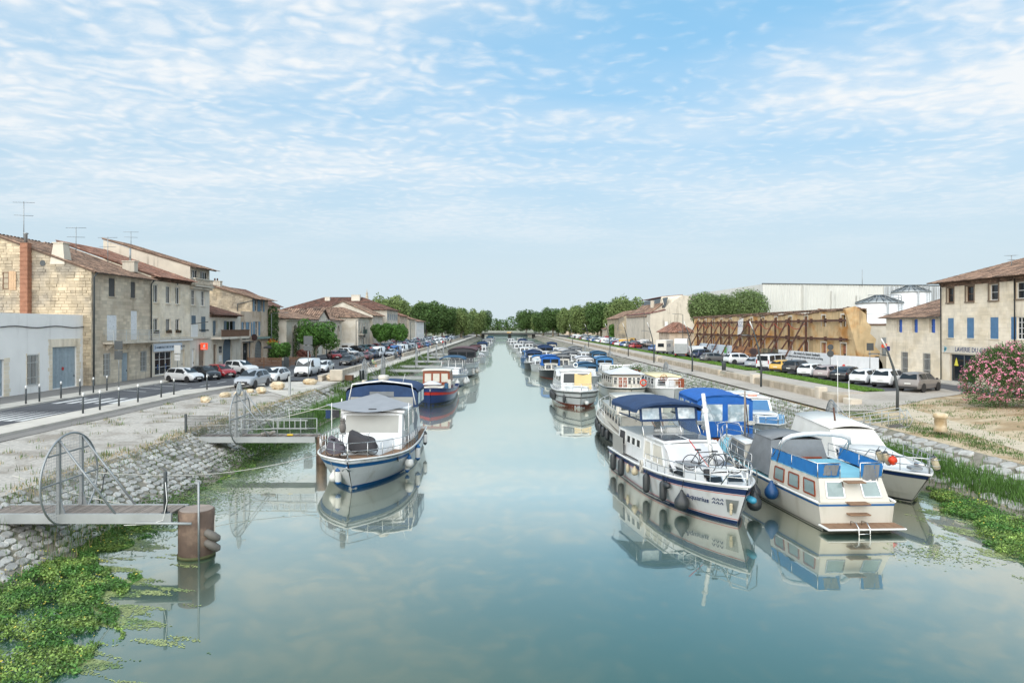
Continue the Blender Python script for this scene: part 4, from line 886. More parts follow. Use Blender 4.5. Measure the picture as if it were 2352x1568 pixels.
# concrete mill with sawtooth roof, red-tiled annex, further houses
B = Bld('concrete_mill', 'tall stained concrete building with red sawtooth roof', 'building', (50, 210, 2.2))
mb = B.mb(CEM); zz = lambda y_, Y: EYE+(750-y_)*Y/F
pts = [(44,205,2.1),(59,205,2.1),(59,205,15.4),(54.8,205,17.0),(53.6,205,17.2),(48.6,205,13.6),(48.6,205,12.6),(44,205,11.6)]
mb.face(*pts); mb.face((44,205,2.1),(44,205,11.6),(44,245,11.6),(44,245,2.1)); mb.build('wall', parent=B.root)
RTL = M('maroon_roof', rgb(122,74,70), .85, .15, 1); 
B.mb(RTL).slab([(43.7,204.8,11.6),(48.6,204.8,12.7),(48.6,246,12.7),(43.7,246,11.6)], (0,0,.15)).build('roof', parent=B.root); B.mb(RTL).slab([(53.7,204.8,17.2),(49.4,214,17.0),(49.4,246,17.0),(53.7,246,17.2)], (0,0,.15)).build('roof', parent=B.root); B.mb(CREAM).slab([(48.6,205,13.0),(48.6,214,13.0),(49.4,214,17.0),(53.6,205,17.2)], (0,.3,0)).build('sawtooth_gable', parent=B.root)
B.mb(DARKM).slab([(48.7,206,13.4),(48.7,240,13.4),(49.6,240,16.6),(49.6,206,16.6)], (-.1,0,0)).build('skylight', parent=B.root)
B.mb(CORR).bb((49.5,203.8,5.5),(56.5,205,7.6)).build('canopy_panel', parent=B.root); B.mb(WHITE).bb((48.3,204.6,5.2),(49.2,204.9,9.2)).build('sign_board', parent=B.root)
def far_house(name, label, x0, x1, y0, y1, ze, zr, face, wm_, tile, nw=3, rows=2, ridge='Y', ww=1.0, z0=2.0, cat='house', shut=None):
    "plain house: the wall facing the canal has rows of windows, tiled roof"
    B = Bld(name, label, cat, ((x0+x1)/2, (y0+y1)/2, z0)); s = B.mb(wm_)
    W = y1-y0; Hh = ze-z0+.1; hs_ = []
    for r in range(rows):
        for k in range(nw):
            c = W*(k+.5)/nw; v0 = .9+r*(Hh-.4)/rows; hs_.append((c-ww/2,c+ww/2,v0,v0+min(1.7,(Hh-.4)/rows-1.0)))
    O, U = (Vector((x1,y0,z0-.1)), RX) if face > 0 else (Vector((x0,y1,z0-.1)), LX); P = facade(B, s, O, U, W, Hh, hs_, .2)
    xb = x0 if face > 0 else x1; xf = x1 if face > 0 else x0
    for y_ in (y0, y1):
        s.face((x0,y_,z0-.1),(x1,y_,z0-.1),(x1,y_,ze),*(((x0+x1)/2,y_,zr),) if ridge == 'Y' else (), (x0,y_,ze))
    s.face((xb,y0,z0-.1),(xb,y1,z0-.1),(xb,y1,ze),(xb,y0,ze)); s.build('wall', parent=B.root)
    for h in hs_:
        win(B, P, h, WHITE, PANE, 2, 1, .15)
        if shut:
            for a in (h[0]-.5,h[1]+.02): shutter(B, P, a, a+.48, h[2], h[3], .02, shut, 1)
    xm, ym = (x0+x1)/2, (y0+y1)/2; o_ = .4
    if ridge == 'Y':
        roof(B, (x1+o_,y0-.2,ze-.05),(x1+o_,y1+.2,ze-.05),(xm,y1+.2,zr+.05),(xm,y0-.2,zr+.05), tile, .5, .9); roof(B, (x0-o_,y1+.2,ze-.05),(x0-o_,y0-.2,ze-.05),(xm,y0-.2,zr+.05),(xm,y1+.2,zr+.05), tile, .5, .9)
    else:       # hipped
        d = min(x1-x0, y1-y0)*.45; rx0, rx1, ry0, ry1 = (x0+d, x1-d, ym, ym) if (x1-x0) > (y1-y0) else (xm, xm, y0+d, y1-d); q = [(x0-o_,y0-o_,ze),(x1+o_,y0-o_,ze),(x1+o_,y1+o_,ze),(x0-o_,y1+o_,ze)]
        a, b_ = (rx0,ry0,zr), (rx1,ry1,zr)
        if (x1-x0) > (y1-y0):
            roof(B, q[0],q[1],b_,a,tile,.45,.8); roof(B, q[1],q[2],b_,b_,tile,.45,.8); roof(B, q[2],q[3],a,b_,tile,.6,1.2); roof(B, q[3],q[0],a,a,tile,.6,1.2)
        else:
            roof(B, q[0],q[1],a,a,tile,.45,.8); roof(B, q[1],q[2],b_,a,tile,.45,.8); roof(B, q[2],q[3],b_,b_,tile,.6,1.2); roof(B, q[3],q[0],a,b_,tile,.6,1.2)
    return B, P
far_house('annex', 'small rendered annex with orange tile roof beside the ruin', 40.5, 46.5, 167, 178, 6.3, 8.7, -1, PINK, TILER, 2, 1, 'H', z0=2.2)
B, P = far_house('mill_house', 'plain rendered house next to the concrete mill', 44.2, 56, 210, 243, 11.0, 15.6, -1, CEM, TILE, 5, 2, z0=2.2); chimney(B, (47,216,13.6), (1,1), 2.2, CEM, 1)
far_house('stone_house', 'stone house with gable end beyond the concrete mill', 45.5, 60, 270, 300, 11.0, 14.2, -1, OLD, TILE, 5, 2, z0=2.2); far_house('outbuilding', 'low tiled outbuilding beyond the last stone house', 45.5, 53, 304, 315, 6.6, 8.0, -1, OLD2, TILE, 2, 1, z0=2.2)
B, P = far_house('apartment_block', 'distant pale apartment block rising above the plane trees', 42, 66, 470, 500, 18.5, 20.5, -1, PINK, TILE, 8, 6, z0=2.2, ridge='H')
# ------------------------------------------------------------------ left: arcade market hall and beyond
B = Bld('market_hall', 'pale stone market hall with rows of round arches and hipped tile roof', 'market hall', (-37, 135, 2.0))
Ya, Yb = 116.0, 156.0; O = Vector((-37, Ya, 1.9)); W = Yb-Ya; ar = [(3.6+k*4.05+(3.2 if k > 3 else 0), 3.6+k*4.05+2.5+(3.2 if k > 3 else 0), .1, 6.0) for k in range(8)]
mb = B.mb(PALE); P = facade(B, mb, O, RX, W, 7.1, ar, .6)
mb.face((-37,Ya,1.9),(-37,Ya,9),(-52,Ya,9),(-52,Ya,1.9)); mb.face((-37,Yb,1.9),(-37,Yb,9),(-52,Yb,9),(-52,Yb,1.9)); mb.build('wall', parent=B.root)
for h in ar:
    m_ = (h[0]+h[1])/2; hw_ = (h[1]-h[0])/2; s = B.mb(PALE)
    for sg in (-1, 1): s.slab([P(m_+sg*(hw_+.01),6.02,-.6)]+[P(m_+sg*hw_*math.cos(math.pi*.5*k/6), 4.75+1.25*math.sin(math.pi*.5*k/6), -.6) for k in range(7)], (.597,0,0))
    s.build('spandrel', parent=B.root); a = [P(m_+(hw_+.1)*math.cos(math.pi*k/10), 4.75+1.45*math.sin(math.pi*k/10), .06) for k in range(11)]; B.mb(PALE).tube(a, .09, 4).build('arch_moulding', parent=B.root)
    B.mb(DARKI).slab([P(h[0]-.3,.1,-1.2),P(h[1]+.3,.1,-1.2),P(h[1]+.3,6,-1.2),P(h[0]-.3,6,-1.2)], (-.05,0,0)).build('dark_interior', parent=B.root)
for k in range(15): B.mb(PALE).slab([P(.05,.2+k*.46,0),P(1.6,.2+k*.46,0),P(1.6,.56+k*.46,0),P(.05,.56+k*.46,0)], (.07,0,0)).build('quoin', parent=B.root)
B.mb(PALE).bb((-37.0,Ya-.2,8.75),(-36.6,Yb+.2,9.1)).build('cornice', parent=B.root); B.mb(PALE).bb((-37,Ya,5.0),(-36.9,Ya+3,5.2)).build('string_course', parent=B.root)
yc = 139.5; s = B.mb(PALE); s.slab([(-36.9,yc-4.2,9.1),(-36.9,yc+4.2,9.1),(-36.9,yc,11.1)], (-.6,0,0)); s.build('pediment', parent=B.root)
roof(B, (-36.6,yc-4.6,9.15),(-44,yc-4.6,9.15),(-44,yc,11.3),(-36.4,yc,11.3), TILE, .45, .8); roof(B, (-44,yc+4.6,9.15),(-36.6,yc+4.6,9.15),(-36.4,yc,11.3),(-44,yc,11.3), TILE, .45, .8)
roof(B, (-36.5,Ya-.4,9.1),(-36.5,yc-4.4,9.1),(-44,yc-4.4,11.0),(-44,Ya+6,11.0), TILE, .4, .7); roof(B, (-52,Ya-.4,9.1),(-36.5,Ya-.4,9.1),(-44,Ya+6,11.0),(-44.2,Ya+6,11.0), TILE, .4, .7); roof(B, (-36.5,yc+4.4,9.1),(-36.5,Yb+.4,9.1),(-44,Yb,11.0),(-44,yc+4.4,11.0), TILE, .4, .7)
# pharmacy
B = Bld('pharmacy', 'pale corner pharmacy building with green cross and lit shop sign', 'building', (-38, 165, 2.0)); s = B.mb(PALE)
O2 = Vector((-33.7,158,1.9)); hs_ = [(1.5,2.7,4.6,6.8),(4.2,5.4,4.6,6.8),(7.5,8.7,4.6,6.8),(10.6,11.8,4.6,6.8),(1.5,2.9,.2,3.2),(5,7.4,.2,3.2),(9.4,10.8,.2,3.2)]
P = facade(B, s, O2, RX, 14, 8.0, hs_, .25); s.face((-33.7,158,1.9),(-33.7,158,9.9),(-50,158,9.9),(-50,158,1.9)); s.build('wall', parent=B.root)
for h in hs_: win(B, P, h, WHITE, GLASS, 2, 2, .2)
roof(B, (-50,157.6,9.9),(-33.2,157.6,9.9),(-39,165,12.3),(-46,165,12.3), TILE, .4, .7); roof(B, (-33.2,157.6,9.9),(-33.2,172.4,9.9),(-39,165,12.3),(-39,165,12.3), TILE, .4, .7)
GRN = M('pharmacy_green', rgb(36,84,56), .5, .1); s = B.mb(GRN); s.bb((-44,157.85,4.6),(-38.2,157.98,5.6)); o = s.build('shop_sign', parent=B.root); text('PHARMACIE', 1.0, (-40.3,157.8,5.1), (1,0,0), M('green_letters', rgb(96,170,110), .5, 0, em=(.1,.5,.2,.3)), o, loc=B.loc)
B.mb(WHITE).bb((-41.6,157.6,2.1),(-34.6,157.96,3.9)).build('shop_window', parent=B.root); B.mb(DARKI).bb((-38.6,157.4,2.1),(-36,157.58,3.4)).build('doorway', parent=B.root)
cr = B.mb(DARKM); cr.bb((-32.9,159.2,6.0),(-32.6,161.6,6.9)); cr.bb((-32.91,160.0,5.2),(-32.59,160.8,7.7)); cr.build('cross_sign', parent=B.root)
o = B.mb(CEM).bb((-33.7,158.4,5.8),(-32.6,163.4,6.0)).build('balcony', parent=B.root); ra = B.mb(M('green_iron', rgb(70,96,88), .6, .1))
for k in range(25): ra.bar((-32.65,158.5+k*.2,6.0),(-32.65,158.5+k*.2,7.0),.03)
ra.bar((-32.65,158.4,7.0),(-32.65,163.4,7.0),.06); ra.build('railing', parent=o)
far_house('gabled_house', 'pale gabled house behind the pharmacy with air conditioner', -48, -33, 172, 186, 10.6, 14.0, 1, PALE, TILE, 5, 2)
B, P = far_house('hotel', 'large pale building with brown hipped roof and blue shutters', -60, -32, 187, 206, 12.4, 16.0, 1, PALE, TILEB, 5, 3, 'H', shut=BLUESH); chimney(B, (-50,194,13.8), (1.4,1.2), 2.2, PALE, 0); chimney(B, (-42,194,14.4), (2.4,1.2), 2.2, PALE, 0)
far_house('rendered_house', 'buff rendered house just past the hotel', -44, -31.5, 207, 222, 11.0, 13.2, 1, PINK, TILER, 4, 3); far_house('grey_house', 'narrow house with pale bands of windows further on', -44, -31, 223, 238, 10.2, 12.4, 1, CREAM, TILE, 5, 3); far_house('white_house', 'last white house before the plane trees', -44, -30.6, 239, 262, 9.6, 11.4, 1, WHITER, TILE, 6, 3)
far_house('town_house', 'long brown roofed terrace rising behind the market hall', -72, -55, 122, 168, 12.6, 16.6, 1, PALE, TILEB, 6, 3); far_house('town_house', 'smaller cream house beside the ivy behind the market hall', -60, -48, 112, 121, 10.2, 12.4, 1, WHITER, TILE, 2, 3)
# church spire
B = Bld('church_spire', 'slender crocketed stone church spire above the roofs', 'spire', (-52.5, 262, 2)); B.mb(OLD2).bb((-54.5,260,2),(-50.5,264,14.6)).build('tower', parent=B.root); B.mb(OLD2).lathe([(1.3,14.6),(.9,16.5),(.45,19.3),(.12,21.2),(.05,22.2)], 8, (-52.5,262,0)).build('spire', parent=B.root)
s = B.mb(OLD2)
for k in range(5):
    for a in range(4): r_ = 1.1-.2*k; s.box((-52.5+r_*math.cos(a*1.57),262+r_*math.sin(a*1.57),15.6+k*1.2),(.3,.3,.35), a)
s.build('crocket', parent=B.root, kind='stuff')
# ------------------------------------------------------------------ bridge and ramp at the far end
B = Bld('road_bridge', 'low dark concrete road bridge closing the canal in the distance', 'bridge', (0, 455, 0))
DC = M('bridge_concrete', rgb(84,84,82), .9, .15, .3, streak=rgb(80,78,74), sa=.6)
s = B.mb(DC); s.bb((-30,452,2.5),(36,464,3.5)); s.build('deck', parent=B.root); s = B.mb(STEEL)
for zz in (4.0,4.5): s.bar((-30,452.2,zz),(36,452.2,zz),.12)
for k in range(34): s.bar((-30+k*2,452.2,3.5),(-30+k*2,452.2,4.5),.1)
s.build('parapet_rail', parent=B.root)
for x_ in (-14,4,20): B.mb(DC).bb((x_-1,454,-1.5),(x_+1,462,2.5)).build('pier', parent=B.root)
# ------------------------------------------------------------------ vehicles
PAINTS = {}
def paint(n, c, rough=.3): return PAINTS.setdefault(n, M('car_paint_'+n, c, rough, .03, .5, coat=.7, spec=.5))
BODY = paint('white', (.72,.73,.74))
LAMP = M('headlamp', (.62,.66,.68), .12, .1, 6, spec=.8); TAIL = M('tail_lamp', (.45,.02,.02), .2, .1); PLATE = M('number_plate', (.72,.72,.68), .5, .05); RIM = M('alloy_rim', (.45,.46,.47), .3, .1, metal=.7); TRIM = M('black_trim', (.022,.022,.024), .6, .1); SEAM = M('panel_gap', (.03,.03,.03), .8, 0)
CARS = {   # length, width, bottom, wheel radius, wheel positions, stations (x, shoulder z, top z, half width, half roof), windscreen, rear window, side windows
 'hatch': (4.1,1.76,.2,.31,(.315,-.315),[(-.5,.5,.52,.80,.74),(-.488,.80,.84,.92,.8),(-.47,.92,.97,.96,.78),(-.40,.94,1.36,.985,.66),(-.30,.94,1.44,1,.68),(-.05,.92,1.47,1,.70),(.11,.91,1.42,1,.68),(.29,.90,.95,.985,.76),(.40,.84,.89,.96,.74),(.47,.68,.74,.88,.68),(.5,.48,.52,.74,.62)],(.11,.29),(-.40,-.47),[(-.385,-.13),(-.10,.20)]),
 'suv': (4.45,1.86,.26,.35,(.315,-.31),[(-.5,.6,.62,.84,.78),(-.488,.92,.97,.94,.8),(-.47,1.03,1.1,.97,.78),(-.41,1.06,1.54,.985,.68),(-.30,1.06,1.62,1,.70),(-.05,1.03,1.64,1,.71),(.10,1.01,1.58,1,.69),(.27,1.0,1.07,.985,.78),(.40,.97,1.02,.96,.76),(.475,.82,.88,.90,.72),(.5,.55,.6,.78,.66)],(.10,.27),(-.41,-.475),[(-.395,-.14),(-.11,.18)]),
 'sedan': (4.6,1.8,.2,.32,(.31,-.31),[(-.5,.6,.62,.80,.74),(-.49,.9,.93,.92,.8),(-.40,.95,1.0,.97,.76),(-.24,.94,1.38,.99,.66),(-.12,.93,1.44,1,.68),(.04,.91,1.44,1,.68),(.13,.9,1.38,1,.67),(.29,.89,.94,.985,.76),(.42,.82,.87,.95,.72),(.48,.66,.72,.88,.68),(.5,.5,.54,.76,.62)],(.13,.29),(-.24,-.39),[(-.25,-.07),(-.05,.2)]),
 'van': (4.9,1.9,.24,.33,(.33,-.29),[(-.5,1.02,1.88,.94,.84),(-.49,1.06,1.94,.99,.88),(-.2,1.06,1.98,1,.89),(.15,1.06,1.98,1,.88),(.24,1.05,1.88,.995,.85),(.385,1.03,1.12,.97,.84),(.46,.86,.94,.92,.78),(.492,.66,.7,.86,.72),(.5,.45,.5,.8,.68)],(.235,.385),None,[(.10,.30)]),
 'bus': (5.0,1.95,.24,.33,(.33,-.30),[(-.5,1.02,1.88,.95,.82),(-.49,1.08,1.96,.99,.86),(-.2,1.08,2.0,1,.88),(.15,1.08,2.0,1,.88),(.24,1.05,1.9,.995,.85),(.385,1.03,1.12,.97,.84),(.46,.86,.94,.92,.78),(.492,.66,.7,.86,.72),(.5,.45,.5,.8,.68)],(.235,.385),(-.4905,-.5),[(-.46,-.24),(-.21,.06),(.09,.30)]),
}
def car_parts(kind):
    L, Wd, zb, wr, wp, st, ws, rwn, sw = CARS[kind]; hw0 = Wd/2; out = {}
    def part(n, m): 
        b_ = MB().use(m); out.setdefault(n, []).append(b_); return b_
    def at(xn):
        xn = max(-.5, min(.5, xn))
        for a, b_ in zip(st, st[1:]):
            if a[0] <= xn <= b_[0]: t = (xn-a[0])/(b_[0]-a[0]); return [p+(q-p)*t for p, q in zip(a, b_)]
    def sec(xn):
        x, zs, zt, hw, hr = at(xn); h, r_ = hw*hw0, hr*hw0; e = zb+(.10 if abs(xn) > .49 else .04 if abs(xn) > .46 else 0)
        P_ = [(0,e),(h*.90,e),(h*.985,e+.10),(h*1.0,(e+zs)*.52),(h*.985,zs-.05),(h*.955,zs),(max(r_,.1)*1.0,zt-(.07 if zt-zs > .2 else .01)),(r_*.86,zt-(.015 if zt-zs > .2 else 0)),(0,zt+.02)]
        return [Vector((xn*L, y, z)) for y, z in P_]
    xs = sorted({s[0] for s in st} | {-.44,-.35,-.2,.2,.35,.44})
    b_ = part('body', BODY); b_.sm = True; rows = []
    for x in xs: q = sec(x); rows.append([Vector((p.x,-p.y,p.z)) for p in reversed(q)][:-1]+q)
    b_.grid(rows); b_.sm = False; b_.face(*rows[0]); b_.face(*reversed(rows[-1]))
    def patch(n, m, x0, x1, i, j, t0, t1, off, side, nx=3, s0=0, s1=0):
        "patch on the flank between section points i and j"
        g = part(n, m); rows = []
        for k in range(nx+1):
            x = x0+(x1-x0)*k/nx; q = sec(x); a, b2 = q[i], q[j]; rr = []
            for t in (t0+(s0 if k == 0 else 0), t1-(s1 if k == nx else 0)): p = a.lerp(b2, t); rr.append(Vector((p.x, (p.y+off)*side, p.z+off*.2)))
            rows.append(rr)
        if side < 0: rows = [list(reversed(r)) for r in rows]
        g.grid(rows); return g
    for s in (-1, 1):
        for a, c in sw: patch('side_window', GLASS, a, c, 5, 6, .06, .92, .012, s)
        patch('headlight', LAMP, .425, .488, 3, 5, .50, .92, .014, s); patch('tail_light', TAIL, -.494, -.455, 3, 5, .45, .98, .014, s, 2)
        patch('sill', TRIM, -.22, .22, 1, 3, .15, .42, .010, s)
        for xd in (-.115, .235, -.36 if kind != 'van' else -.05): patch('door_gap', SEAM, xd-.0016, xd+.0016, 2, 5, .1, 1.0, .008, s, 1)
        for xd in (-.30, -.02): g = part('door_handle', TRIM if kind == 'van' else BODY); p = sec(xd)[4]; g.box((p.x, (p.y+.02)*s, p.z-.06), (.17,.035,.035))
        g = part('mirror', TRIM); p = sec(.2)[5]; g.box((p.x+.02, (p.y+.13)*s, p.z+.06), (.10,.2,.14), 0, .03)
        for x in wp:
            w_ = part('wheel', BLACK); c = Vector((x*L, s*(hw0*.985-.09), wr)); sg = s
            w_.lathe([(wr*.55,-.1),(wr*.93,-.1),(wr,-.06),(wr,.06),(wr*.93,.1),(wr*.6,.1)], 18, c, 'Y')
            q = part('rim', RIM); q.lathe([(wr*.62,0),(wr*.62,.01)], 14, c+Vector((0,s*.085,0)), 'Y'); q.use(BLACK)
            for k in range(5): a = k*1.2566; q.box(c+Vector((math.cos(a)*wr*.36, s*.1, math.sin(a)*wr*.36)), (wr*.2,.012,wr*.2), 0, 0, 0, -a)
            ar = part('wheel_arch', TRIM); ar.lathe([(wr*1.14,-.01),(wr*1.14,.012)], 18, Vector((x*L, s*(hw0*.995+.002), wr*1.02)), 'Y')
    def cap(n, m, x, y, z, d): g = part(n, m); g.box((x*L, y, z), d, 0, .01); return g
    if ws:
        g = part('windscreen', GLASS); a, c = sec(ws[0]), sec(ws[1]); r = lambda q, f, dz: [Vector((q[6].x, y, q[7].z+dz)) for y in (-q[6].y*f, q[6].y*f)]
        g.face(*r(a,.92,.012), *reversed([p+Vector((0,0,.03)) for p in r(c,.98,.012)]))
    if rwn:
        g = part('rear_window', GLASS); a, c = sec(rwn[0]), sec(rwn[1]); f = .9
        if kind == 'bus': g.box((-.5*L-.006,0,1.5),(.02,Wd*.74,.62))
        else: g.face((a[6].x-.02,a[6].y*f,a[7].z-.02),(a[6].x-.02,-a[6].y*f,a[7].z-.02),(c[6].x-.025,-c[6].y*.94,c[7].z+.04),(c[6].x-.025,c[6].y*.94,c[7].z+.04))
    zf = st[-1][2]; cap('grille', TRIM, .5, 0, zf-.02, (.05,Wd*.52,.16)); cap('front_bumper', TRIM, .497, 0, zb+.16, (.06,Wd*.74,.14)); cap('number_plate', PLATE, .508, 0, zb+.2, (.02,.5,.11))
    cap('rear_bumper', TRIM, -.498, 0, zb+.14, (.07,Wd*.8,.16)); cap('number_plate', PLATE, -.505, 0, st[0][1]+.12 if kind not in ('van','bus') else .72, (.03,.5,.11)); cap('badge', RIM, .512, 0, zf+.06, (.02,.16,.1))
    if kind in ('van','bus'):
        g = part('tail_light', TAIL)
        for s in (-1, 1): g.box((-.5*L-.005, s*Wd*.42, 1.05), (.03,.12,.5))
        g = part('door_gap', SEAM); g.box((-.5*L-.004,0,1.1),(.012,.012,1.5))
    return out
KIND_NAME = {'hatch':'hatchback','suv':'sport_utility_car','sedan':'saloon_car','van':'delivery_van','bus':'minibus'}
PROTO = {}
def car_proto(kind, lite=False):
    if (kind, lite) in PROTO: return PROTO[kind, lite]
    pr = car_parts(kind); lst = []
    if lite:
        one = MB()
        for n, bs in pr.items():
            if n in ('door_gap','door_handle','badge'): continue
            for b_ in bs:
                o = len(one.v); one.v += b_.v
                for f_, mi, sm in zip(b_.f, b_.m, b_.s): one.use(b_.mats[mi]); one.sm = sm; one.idx(*[i+o for i in f_])
        lst = [('body', one.mesh(KIND_NAME[kind]), None)]
    else:
        for n, bs in pr.items():
            for b_ in bs: lst.append((n, b_.mesh(n), None))
    PROTO[kind, lite] = lst; return lst
NCAR = [0]
def car(kind, pname, x, y, z, rz, label, group=None, lite=False, sc_=1.0):
    "place one car; meshes are shared, the paint is set on the object"
    lst = car_proto(kind, lite); pm = PAINTS[pname]
    def setp(o):
        for s in o.material_slots:
            if s.material == BODY: s.link = 'OBJECT'; s.material = pm
    if lite:
        o = bpy.data.objects.new(KIND_NAME[kind], lst[0][1]); col.objects.link(o); o.location = (x, y, z); o.rotation_euler.z = math.radians(rz); tag(o, label, 'van' if kind == 'van' else 'minibus' if kind == 'bus' else 'car', group); setp(o); return o
    t = thing(KIND_NAME[kind], label, 'van' if kind == 'van' else 'minibus' if kind == 'bus' else 'car', (x, y, z), math.radians(rz), group); t.scale = (sc_,)*3; wheels = []
    for n, me, _ in lst:
        o = bpy.data.objects.new(n, me); col.objects.link(o); o.parent = t
        if n == 'wheel': wheels.append(o)
        if n == 'rim': o.parent = wheels[-1]
        if n in ('body','door_handle'): setp(o)
    return t
for n, c in (('pearl',(.66,.67,.68)),('black',(.012,.013,.016)),('red',(.32,.015,.02)),('silver',(.30,.33,.37)),('grey',(.13,.13,.13)),('taupe',(.20,.18,.17)),('navy',(.02,.03,.07)),('maroon',(.12,.02,.025)),('yellow',(.62,.36,.04)),('mauve',(.34,.28,.28)),('blue',(.03,.10,.28)),('teal',(.05,.12,.15)),('amber',(.70,.38,.05)),('bronze',(.16,.12,.10))): paint(n, c)
LG = 'cars parked along the left quay'
for kind, pn, px_, py_, rz, lab in (
    ('hatch','pearl',424,876,-24,'white hatchback parked sideways outside the laboratory shopfront'), ('hatch','black',471,871,-38,'black hatchback between the white and the red one'), ('hatch','red',507,866,-38,'bright red hatchback with black grille near the laboratory'),
    ('suv','white',553,858,-28,'white crossover with black roof beside the red hatchback'), ('suv','silver',580,888,-94,'silver-blue crossover facing the canal boulders'), ('hatch','white',633,876,-94,'white hatchback just behind the silver crossover'),
    ('van','white',706,862,-90,'white panel van with grey bumper beside the road sign'), ('hatch','pearl',744,854,-90,'white hatchback tucked behind the panel van'), ('hatch','black',799,838,-92,'dark hatchback at the near end of the quay wall row'),
    ('suv','bronze',817,832,-92,'dark people carrier behind the dark hatchback at the wall'), ('sedan','maroon',841,826,-92,'maroon saloon parked along the quay wall'), ('suv','navy',856,822,-92,'navy crossover between maroon saloon and white van'), ('van','white',868,820,-92,'white small van by the end of the first wall section'),
    ('hatch','red',768,824,-62,'red coupe-like hatchback half hidden by the tree'), ('hatch','black',787,822,-62,'black hatchback beside the red one under the tree'), ('suv','pearl',800,818,-30,'white crossover with lit lamp behind the black hatchback'), ('sedan','grey',700,845,-60,'dark saloon glimpsed behind the panel van roof'),
    ('hatch','black',822,808,-30,'first black hatchback in the slanted row by the pharmacy'), ('hatch','teal',838,806,-30,'dark teal hatchback second in the pharmacy row'), ('hatch','silver',852,804,-30,'silver hatchback third in the pharmacy row'), ('hatch','red',866,802,-30,'red hatchback fourth in the pharmacy row'), ('hatch','pearl',878,800,-30,'white hatchback last in the pharmacy row')):
    p = G(px_, py_, 2.0); car(kind, pn, p.x, p.y, 2.006, rz, lab, LG)
RG = 'cars parked beside the grass strip'
for kind, pn, px_, py_, rz, lab in (
    ('suv','taupe',2112,897,36,'grey crossover hatchback with roof bars nearest the oleander'), ('suv','white',2046,887,38,'white rounded crossover partly behind the leaning lamp post'), ('hatch','white',1992,881,38,'white hatchback third from the oleander'), ('sedan','black',1949,873,38,'black saloon between white hatchback and mauve hatchback'),
    ('hatch','mauve',1906,869,38,'pale mauve hatchback in the right row'), ('hatch','white',1868,864,38,'white hatchback beside the mauve one'), ('suv','black',1834,858,38,'glossy black crossover beside the yellow car'), ('hatch','yellow',1800,853,40,'yellow and amber compact car'), ('bus','white',1776,848,38,'white minibus with roof rack beside the yellow car'),
    ('hatch','silver',1741,845,40,'small silver hatchback left of the minibus'), ('suv','white',1699,836,12,'white crossover estate parked sideways on the gap in the grass'), ('hatch','grey',1640,831,12,'dark grey hatchback left of the white crossover estate'), ('suv','navy',1616,823,30,'dark estate with red tail lamps by the steps'), ('van','white',1604,819,20,'white panel van in front of the hoarding'),
    ('hatch','blue',1503,806,60,'blue hatchback behind the camper van'), ('van','pearl',1483,795,60,'white high van parked by the concrete mill'), ('suv','black',1460,797,10,'black crossover side-on in the far right row'), ('bus','white',1438,794,40,'white minibus beside the black crossover'), ('sedan','white',1411,791,40,'white saloon beside the far minibus'), ('van','white',1392,789,60,'white van at the far end of the lawn')):
    p = G(px_, py_, 2.2); car(kind, pn, p.x, p.y, 2.206, rz, lab, RG)
# roof bars on minibus-like, box truck and camper
tr = thing('box_truck', 'white box truck with tail lift standing by the hoarding', 'truck', (29.2, 117, 2.206), math.radians(72)); tr.location = G(1566,820,2.2); tr.location.z = 2.206
MB().bb((-3.4,-1.1,.9),(1.6,1.1,3.35),.04).build('box_body', WHITE, tr); MB().bb((-3.46,-1.05,.75),(-3.4,1.05,2.5),.01).build('tail_lift', STEEL, tr); b_ = MB(); b_.prism([(1.65,-1.0),(3.2,-1.0),(3.2,1.0),(1.65,1.0)], .5, 1.35); b_.prism([(1.65,-1.0),(3.2,-1.0),(3.2,1.0),(1.65,1.0)], 1.35, 2.35, [(1.65,-.9),(2.6,-.9),(2.6,.9),(1.65,.9)]); b_.build('cab', WHITE, tr); MB().slab([(3.2,-.85,1.4),(3.2,.85,1.4),(2.68,.85,2.25),(2.68,-.85,2.25)],(.04,0,.02)).build('windscreen', GLASS, tr)
MB().bb((-3.2,-.9,.55),(1.6,.9,.8)).build('chassis', TRIM, tr)
for x_ in (-2.2,2.3):
    for s_ in (-1,1): MB().lathe([(.2,-.12),(.42,-.12),(.42,.12),(.2,.12)], 16, (x_,s_*.92,.42), 'Y').build('wheel', BLACK, tr)
for s_ in (-1,1): MB().box((-3.42,s_*.9,.62),(.06,.25,.14)).build('tail_light', TAIL, tr)
cv = thing('camper_van', 'cream camper van with side windows behind the box truck', 'camper van', G(1528,813,2.2), math.radians(60)); cv.location.z = 2.206
CRM = M('camper_cream', (.66,.62,.56), .5, .06, 1); b_ = MB(); b_.bb((-2.9,-1.1,.5),(1.2,1.1,2.85),.08); b_.build('living_box', CRM, cv); MB().bb((.6,-1.05,2.1),(2.3,1.05,2.88),.12).build('overcab', CRM, cv); b_ = MB(); b_.prism([(1.2,-1),(2.9,-1),(2.9,1),(1.2,1)], .45, 1.3); b_.prism([(1.2,-1),(2.7,-1),(2.7,1),(1.2,1)], 1.3, 2.1, [(1.2,-.9),(2.2,-.9),(2.2,.9),(1.2,.9)]); b_.build('cab', CRM, cv)
for s_ in (-1,1):
    for x_ in (-2.3,-1.0): MB().bb((x_,s_*1.1-.02,1.5),(x_+.8,s_*1.1+.02,2.1)).build('window', GLASS, cv)
    for x_ in (-1.9,2.0): MB().lathe([(.18,-.1),(.34,-.1),(.34,.1),(.18,.1)], 16, (x_,s_*.95,.34), 'Y').build('wheel', BLACK, cv)
MB().bb((-2.94,-.6,1.5),(-2.9,.6,2.2)).build('rear_window', GLASS, cv); MB().bb((-2.97,-1.0,.5),(-2.9,1.0,.75)).build('bumper', TRIM, cv)
